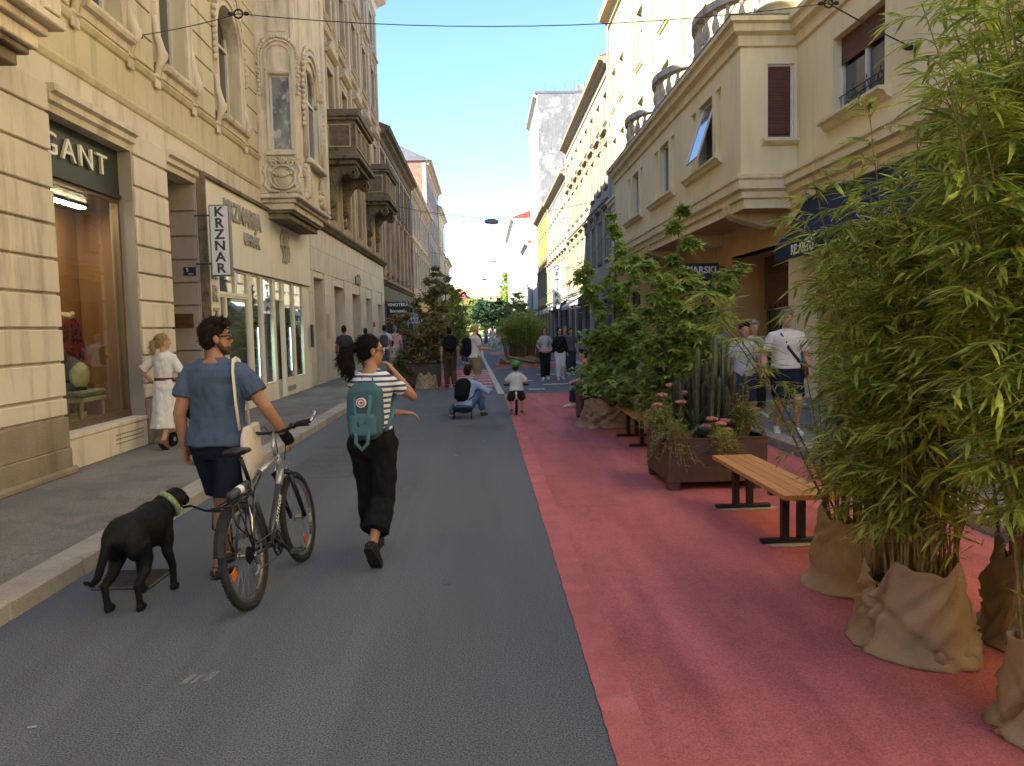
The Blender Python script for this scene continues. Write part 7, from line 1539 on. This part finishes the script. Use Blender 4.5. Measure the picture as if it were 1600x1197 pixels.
for e in (-1, 1): g.tube([hx+V((e*.055, -.01, .045)), hx+V((e*.085, -.015, .01)), hx+V((e*.082, -.005, -.04))], [(.012, .022), (.012, .036), (.008, .014)], 8, round_=True, side=(1, 0, 0))
for e, fy, by in ((-1, .16, -.21), (1, .24, -.18)):
    x = e*.1
    g.ell((x*.9, .18, .40), (.055, .075, .11)); g.tube([(x, .19, .38), (x*1.02, .17, .29), (x*1.02, fy, .17), (x, fy+.005, .06), (x, fy+.01, .035)], [.05, .04, .028, .024, .026], 10); g.tube([(x, fy-.005, .026), (x, fy+.045, .022)], [.028, .024], 8, round_=True)
    g.ell((x*.8, -.17, .42), (.075, .105, .12)); g.tube([(x*.85, -.17, .42), (x*1.0, -.11, .30), (x*1.05, by+.05, .23), (x*1.1, by-.06, .165), (x*1.08, by-.045, .09), (x*1.05, by-.03, .035)], [.085, .058, .04, .028, .022, .025], 10); g.tube([(x*1.05, by-.04, .026), (x*1.05, by+.015, .022)], [.027, .023], 8, round_=True)
g.tube([(0, -.26, .5), (-.03, -.33, .45), (-.06, -.35, .34), (-.1, -.35, .24), (-.15, -.34, .2), (-.21, -.33, .21)], [.036, .034, .03, .026, .021, .012], 10, round_=True)
dog.scale = (.94, .9, 1.03)
me = remesh(g, .0095, 3, .003, 12, 4); me.materials.append(M_DOG); db = link('body', me, dog)
q = MB(); rr = random.Random(3); vs = me.vertices; n_ = len(vs)
for _ in range(7000):
    v = vs[rr.randrange(n_)]; nn = v.normal.copy(); p0 = v.co.copy(); d = V((rr.gauss(0, .25), -1, -.45+rr.gauss(0, .25))) if p0.z > .3 else V((rr.gauss(0, .2), -.3, -1)); d = (d-nn*d.dot(nn)*.9+nn*.16).normalized(); sd = d.cross(nn)
    if sd.length < 1e-4: continue
    sd = sd.normalized()*.0022; L = rr.uniform(.012, .024); q.add([p0-sd, p0+sd, p0+d*L], [(0, 1, 2)])
fu = q.build('coat', M_DOG, dog, recalc=False); fu['kind'] = 'stuff'
g = MB(); nk = V((.04, .345, .56)); nd = V((.35, .75, .5)).normalized(); a1 = nd.orthogonal().normalized(); a2 = nd.cross(a1)
g.loft([[nk+nd*z+a1*math.cos(t)*r+a2*math.sin(t)*r for t in [2*math.pi*i/24 for i in range(24)]] for z, r in ((-.018, .098), (-.014, .102), (.014, .1), (.018, .096))]); g.build('collar', mat('green collar', (.16, .24, .07, 1), .3, 20, .7, col2=(.35, .36, .3, 1), c2lo=.5, c2hi=.55), dog, smooth=True)
for e in (-1, 1): g = MB(); g.tube([hx+hd*.04+V((e*.035, .03*e, .032)), hx+hd*.05+V((e*.037, .03*e, .034))], .009, 8, round_=True); g.build('eye', LENS, dog)
# ---------------------------------------------------------------- bicycle
M_TYRE = mat('tyre rubber', (.028, .027, .025, 1), .2, 20, .85, .4, 150); M_CHROME = flat('polished alloy', (.55, .55, .56, 1), .22, metal=1.0); M_FRAME = mat('dark grey frame paint', (.03, .034, .04, 1), .1, 4, .35, spec=.5, coat=.4); M_SILV = flat('silver frame paint', (.42, .43, .45, 1), .35, metal=.6)
bk = empty('bicycle', (-1.515, 4.955, 0), (0, R(-7.5), R(-5.5)), label='silver and black mountain bike with rear rack, held by the man in the blue T-shirt', cat='bicycle', local=True)
def wheel(y, z=.34, rear=False):
    R0 = .315; w_ = empty('wheel', (0, y, z), parent=bk, local=True)
    C = lambda r, n=48: [(0, math.cos(a)*r, math.sin(a)*r) for a in [2*math.pi*i/n for i in range(n)]]
    g = MB(); g.tube(C(R0), .025, 10, closed=True)
    for i in range(72):
        a = 2*math.pi*i/72
        for e in (-.013, .013): p = V((e, math.cos(a)*(R0+.0235), math.sin(a)*(R0+.0235))); t_ = V((0, -math.sin(a), math.cos(a)))*.008; g.tube([p-t_, p+t_], .0045, 4)
    g.build('tyre', M_TYRE, w_, smooth=True)
    g = MB(); g.loft([[V((x, math.cos(a)*r, math.sin(a)*r)) for x, r in ((-.012, .292), (.012, .292), (.009, .272), (-.009, .272))] for a in [2*math.pi*i/48 for i in range(48)]], closed=True); g.build('rim', M_CHROME, w_)
    g = MB()
    for i in range(32):
        a = 2*math.pi*i/32; e = .028 if i % 2 else -.028; b = a+(.35 if i % 4 < 2 else -.35); g.tube([(e, math.cos(b)*.022, math.sin(b)*.022), (0, math.cos(a)*.275, math.sin(a)*.275)], .0013, 4)
    o = g.build('spokes', flat('dull spoke steel', (.2, .2, .2, 1), .5, metal=.5), w_); o['kind'] = 'stuff'
    g = MB(); g.lathe([(.01, -.05), (.028, -.036), (.028, -.028), (.016, -.02), (.016, .02), (.028, .028), (.028, .036), (.01, .05)], (0, 0, 0), 16, 'x'); g.build('hub', M_CHROME, w_, smooth=False)
    g = MB(); g.box(-.004, .004, -.03, .03, .13, .2); o = g.build('reflector', flat('orange reflector', (.6, .13, .01, 1), .25), w_, bevel=.003); o.rotation_euler = (R(110 if rear else 200), 0, 0)
    o.location = V((0, math.cos(R(200 if rear else 290))*.16, math.sin(R(200 if rear else 290))*.16))
    if rear:
        g = MB()
        for k in range(6): g.lathe([(.055-.006*k, .03+k*.005), (.055-.006*k, .033+k*.005)], (0, 0, 0), 22, 'x')
        g.build('cassette', M_BLACK, w_)
    return w_
wheel(0, rear=True); wheel(1.03)
BB = V((0, .425, .30)); ST = V((0, .27, .76)); HT = V((0, .80, .86)); HB = V((0, .845, .735))
g = MB(); g.tube([HB+V((0, -.005, .01)), HB.lerp(BB, .22)], .027, 12); g.tube([HT-V((0, 0, .02)), ST.lerp(HT, .35)], .022, 12); g.tube([HT, HB], .026, 12); g.build('front_frame', M_SILV, bk, smooth=True)
g = MB(); g.tube([HB.lerp(BB, .22), BB], .0262, 12); g.tube([ST.lerp(HT, .35), ST.lerp(BB, .1)], .021, 12); g.tube([ST, BB], .018, 12); g.lathe([(.03, -.04), (.03, .04)], tuple(BB), 16, 'x')
for e in (-1, 1): g.tube([BB+V((e*.025, -.02, 0)), V((e*.055, .1, .32)), V((e*.062, 0, .34))], [.013, .011, .01], 8); g.tube([ST.lerp(BB, .12)+V((e*.015, 0, 0)), V((e*.05, .12, .56)), V((e*.062, 0, .34))], [.011, .009, .009], 8)
g.build('rear_frame', M_FRAME, bk, smooth=True)
dn = (HB-BB).normalized(); lettering('AUTHOR', .058, .001, M_LETW, bk, BB.lerp(HB, .45)+V((.028, 0, 0)), tuple(dn), (0, -dn.z, dn.y), .001)
g = MB(); g.tube([ST, ST+V((0, -.07, .18))], .0135, 10); g.build('seat_post', M_BLACK, bk, smooth=True)
g = MB(); s0 = ST+V((0, -.075, .20)); g.tube([s0+V((0, -.11, .035)), s0+V((0, -.05, .03)), s0+V((0, .04, .02)), s0+V((0, .15, .012))], [(.07, .03), (.075, .032), (.045, .026), (.022, .018)], 14, round_=True, side=(1, 0, 0)); me = remesh(g, .009, 3); me.materials.append(flat('saddle vinyl', (.014, .014, .015, 1), .4)); link('saddle', me, bk)
# fork and front end
g = MB()
for e in (-1, 1): g.tube([(e*.055, .865, .70), (e*.055, .95, .52), (e*.055, 1.03, .34)], [.017, .018, .016], 10)
g.tube([(-.062, .862, .71), (0, .85, .735), (.062, .862, .71)], .02, 8, round_=True); g.build('fork', M_BLACK, bk, smooth=True)
g = MB()
for e in (-1, 1): g.tube([(e*.055, .868, .695), (e*.055, .89, .645)], .0125, 10)
g.build('fork_stanchion', M_CHROME, bk, smooth=True)
g = MB(); g.tube([HT, HT+V((0, -.02, .07)), V((0, .84, 1.02))], .016, 10); g.build('stem', M_SILV, bk, smooth=True)
hbp = [V((-.31, .76, 1.075)), V((-.2, .79, 1.065)), V((-.1, .83, 1.03)), V((0, .84, 1.02)), V((.1, .83, 1.03)), V((.2, .79, 1.065)), V((.31, .76, 1.075))]
g = MB(); g.tube(hbp, .0125, 10); hb = g.build('handlebar', M_BLACK, bk, smooth=True)
for e in (-1, 1):
    g = MB(); g.tube([V((e*.2, .79, 1.065)), V((e*.31, .76, 1.075))], .018, 10); g.build('grip', M_TYRE, hb, smooth=True)
    g = MB(); g.tube([V((e*.318, .758, 1.076)), V((e*.328, .80, 1.10)), V((e*.318, .87, 1.125)), V((e*.29, .92, 1.13))], .0115, 8, round_=True); g.build('bar_end', M_CHROME, hb, smooth=True)
    g = MB(); g.tube([V((e*.17, .80, 1.055)), V((e*.19, .85, 1.045)), V((e*.27, .84, 1.04))], [.012, .008, .007], 8, round_=True); g.tube([V((e*.15, .8, 1.06)), V((e*.18, .79, 1.05))], .022, 8); g.build('brake_lever', M_BLACK, hb, smooth=True)
    g = MB(); g.tube([V((e*.14, .83, 1.05)), V((e*.1, .93, 1.07)), V((e*.04, .95, .95)), V((e*.02, .9, .8))], .004, 5); g.build('cable', M_BLACK, bk, smooth=True)
g = MB(); g.tube([V((.03, .86, .73)), V((.045, .9, .77)), V((.06, .87, .7))], .01, 6); g.tube([V((-.03, .86, .73)), V((-.045, .9, .77)), V((-.06, .87, .7))], .01, 6); g.build('front_brake', M_CHROME, bk)
# drivetrain
g = MB()
for r_, x in ((.085, .055), (.066, .048)):
    g.tube([(x, BB.y+math.cos(a)*r_, BB.z+math.sin(a)*r_) for a in [2*math.pi*i/30 for i in range(30)]], .006, 5, closed=True)
    for i in range(5): a = i*1.2566; g.tube([(x, BB.y, BB.z), (x, BB.y+math.cos(a)*r_, BB.z+math.sin(a)*r_)], .007, 5)
g.build('chainring', M_BLACK, bk)
for e, an in ((1, R(-38)), (-1, R(142))):
    c0 = BB+V((e*.07, 0, 0)); c1 = c0+V((e*.012, math.cos(an)*.17, math.sin(an)*.17)); g = MB(); g.tube([c0, c1], [.016, .012], 8, round_=True); cr_ = g.build('crank', M_BLACK, bk, smooth=True)
    g = MB(); q = c1+V((e*.055, 0, 0)); g.box(q.x-.045, q.x+.045, q.y-.04, q.y-.03, q.z-.012, q.z+.012); g.box(q.x-.045, q.x+.045, q.y+.03, q.y+.04, q.z-.012, q.z+.012); g.box(q.x-.045, q.x-.035, q.y-.03, q.y+.03, q.z-.012, q.z+.012); g.box(q.x+.035, q.x+.045, q.y-.03, q.y+.03, q.z-.012, q.z+.012); g.box(q.x-.036, q.x+.036, q.y-.01, q.y+.01, q.z-.008, q.z+.008); g.build('pedal', flat('pedal alloy', (.12, .12, .12, 1), .4, metal=.6), cr_)
g = MB(); g.tube([(.052, 0, .388), (.054, BB.y, BB.z+.085)], .005, 4); g.tube([(.052, .02, .22), (.054, BB.y, BB.z-.085)], .005, 4); g.build('chain', M_IRON, bk)
g = MB(); g.tube([(.07, .0, .33), (.075, .03, .27), (.06, .02, .21)], [.014, .016, .012], 8, round_=True); g.lathe([(.022, -.004), (.022, .004)], (.055, .03, .275), 14, 'x'); g.lathe([(.022, -.004), (.022, .004)], (.055, .02, .205), 14, 'x'); g.build('rear_derailleur', M_CHROME, bk)
g = MB(); g.tube([(.05, .03, .37), (.055, .08, .56), (.03, .12, .62)], .009, 6, round_=True); g.build('rear_brake', M_CHROME, bk, smooth=True)
# rack, mudguard, pump
g = MB(); zr = .70
for e in (-.06, -.02, .02, .06): g.tube([(e, .2, zr+.02), (e, .0, zr), (e, -.2, zr-.01)], .006, 6)
for y in (.15, .0, -.2): g.tube([(-.065, y, zr), (.065, y, zr)], .006, 6)
for e in (-1, 1):
    g.tube([(e*.06, -.19, zr-.01), (e*.075, -.2, zr-.12), (e*.075, -.1, zr-.2), (e*.07, .0, zr-.05)], .006, 6); g.tube([(e*.06, .05, zr), (e*.07, .0, .36)], .006, 6); g.tube([(e*.06, -.1, zr), (e*.07, .0, .36)], .006, 6)
g.tube([(-.03, .2, zr+.02), (0, .26, .73)], .005, 5); g.tube([(.03, .2, zr+.02), (0, .26, .73)], .005, 5); g.build('rear_rack', M_BLACK, bk, smooth=True)
g = MB(); g.loft([[V((x, math.cos(a)*(.365-abs(x)*.25), .34+math.sin(a)*(.365-abs(x)*.25))) for x in (-.032, -.016, 0, .016, .032)]+[V((x, math.cos(a)*(.36-abs(x)*.25), .34+math.sin(a)*(.36-abs(x)*.25))) for x in (.032, .016, 0, -.016, -.032)] for a in [R(70+8*i) for i in range(13)]]); g.build('mudguard', M_BLACK, bk)
g = MB(); g.tube([(.03, -.12, zr+.045), (.045, .12, zr+.075)], .027, 12); pm = g.build('bottle', flat('grey tube', (.05, .05, .055, 1), .5), bk, smooth=True); g = MB(); g.tube([(.036, -.02, zr+.0575), (.039, .03, zr+.0637)], .0285, 12); g.build('band', M_LETW, pm)
# leash from the collar to the rack
g = MB(); a = V((-2.16, 5.55, .53)); b = V((-1.60, 4.86, .66)); g.tube([a, V((-2.08, 5.5, .55)), V((-1.9, 5.25, .57)), V((-1.72, 5.0, .62)), b], .008, 6, flat=.6); o = g.build('dog_leash', C_BLK); tag(o, 'short black leash running from the dog collar to the bicycle rack', 'leash')
# ---------------------------------------------------------------- wires and street lamps over the road
M_WIRE = flat('steel wire', (.035, .033, .03, 1), .5, metal=.5)
def sag(a, b, s=.12, n=14): a = V(a); b = V(b); return [a.lerp(b, k/n)-V((0, 0, s*4*(k/n)*(1-k/n))) for k in range(n+1)]
def insul(p, par):
    g = MB(); p = V(p); g.tube([p+V((math.cos(t)*.07, 0, math.sin(t)*.07)) for t in [2*math.pi*i/14 for i in range(14)]], .016, 6, closed=True)
    for e in (-1, 1): g.ell(p+V((e*.13, 0, 0)), (.05, .035, .035), 8, 6)
    g.build('insulator', M_WIRE, par)
sw_ = empty('span_wire', (XL, 12.2, 6.2), label='thin steel span wire with ring insulators crossing above the near street', cat='wire')
rg1, rg2 = V((-3.95, 13.6, 7.05)), V((5.75, 13.0, 6.9))
g = MB(); g.tube(sag((XL, 12.22, 6.2), rg1, .03), .008, 5); g.tube(sag(rg1, rg2, .28), .008, 5); g.tube(sag(rg2, (XR, 12.4, 5.98), .02), .012, 5); g.tube([rg1, V((XL+.2, 16.0, 9.6))], .008, 5); g.tube([rg2, V((6.2, 13.2, 9.5))], .008, 5); g.build('wire', M_WIRE, sw_)
insul(rg1, sw_); insul(rg2, sw_)
g = MB(); g.ell((XL+.05, 12.22, 6.2), (.08, .05, .05)); g.build('wall_anchor', M_WIRE, sw_)
g = MB(); g.ell((XR-.05, 12.4, 5.98), (.1, .05, .05)); g.build('wall_anchor', M_WIRE, sw_)
o = MB(); o.tube(sag((6.3, 15.5, 10.2), (5.9, 42, 5.5), .3), .012, 5); tag(o.build('cable_line', M_WIRE), 'thin dark cable slanting down in front of the yellow bay house', 'wire')
for i, (x, y, z) in enumerate(((.52, 40, 7.1), (1.0, 76, 8.1), (.25, 108, 8.3), (.9, 58, 9.4))):
    t = empty('hanging_lamp', (x, y, z), label='grey street lamp hung on a span wire, %s from the viewer' % ('nearest', 'third', 'farthest', 'second')[i], cat='street lamp', group='street lamps hung over the road'); s_ = 1+.004*y
    g = MB(); g.loft([[V((x+math.copysign(abs(math.cos(a))**.5, math.cos(a))*rx, y+math.sin(a)*.2, z+dz)) for a in [2*math.pi*k/18 for k in range(18)]] for dz, rx in ((-.1, .3), (-.06, .36), (.03, .34), (.09, .2))]); g.build('housing', flat('lamp grey', (.2, .21, .22, 1), .5), t)
    g = MB(); g.box(x-.26, x+.26, y-.12, y+.12, z-.125, z-.1); g.build('diffuser', flat('lamp diffuser', (.5, .52, .52, 1), .3), t)
    g = MB(); g.tube(sag((XL, y, z+1.0), (x, y, z+.1), .1), .012, 5); g.tube(sag((x, y, z+.1), (XR, y, z+1.1), .1), .012, 5); g.build('span_wire', M_WIRE, t)
bpy.data.batch_remove(TRASH); bpy.data.scenes.remove(TMP)
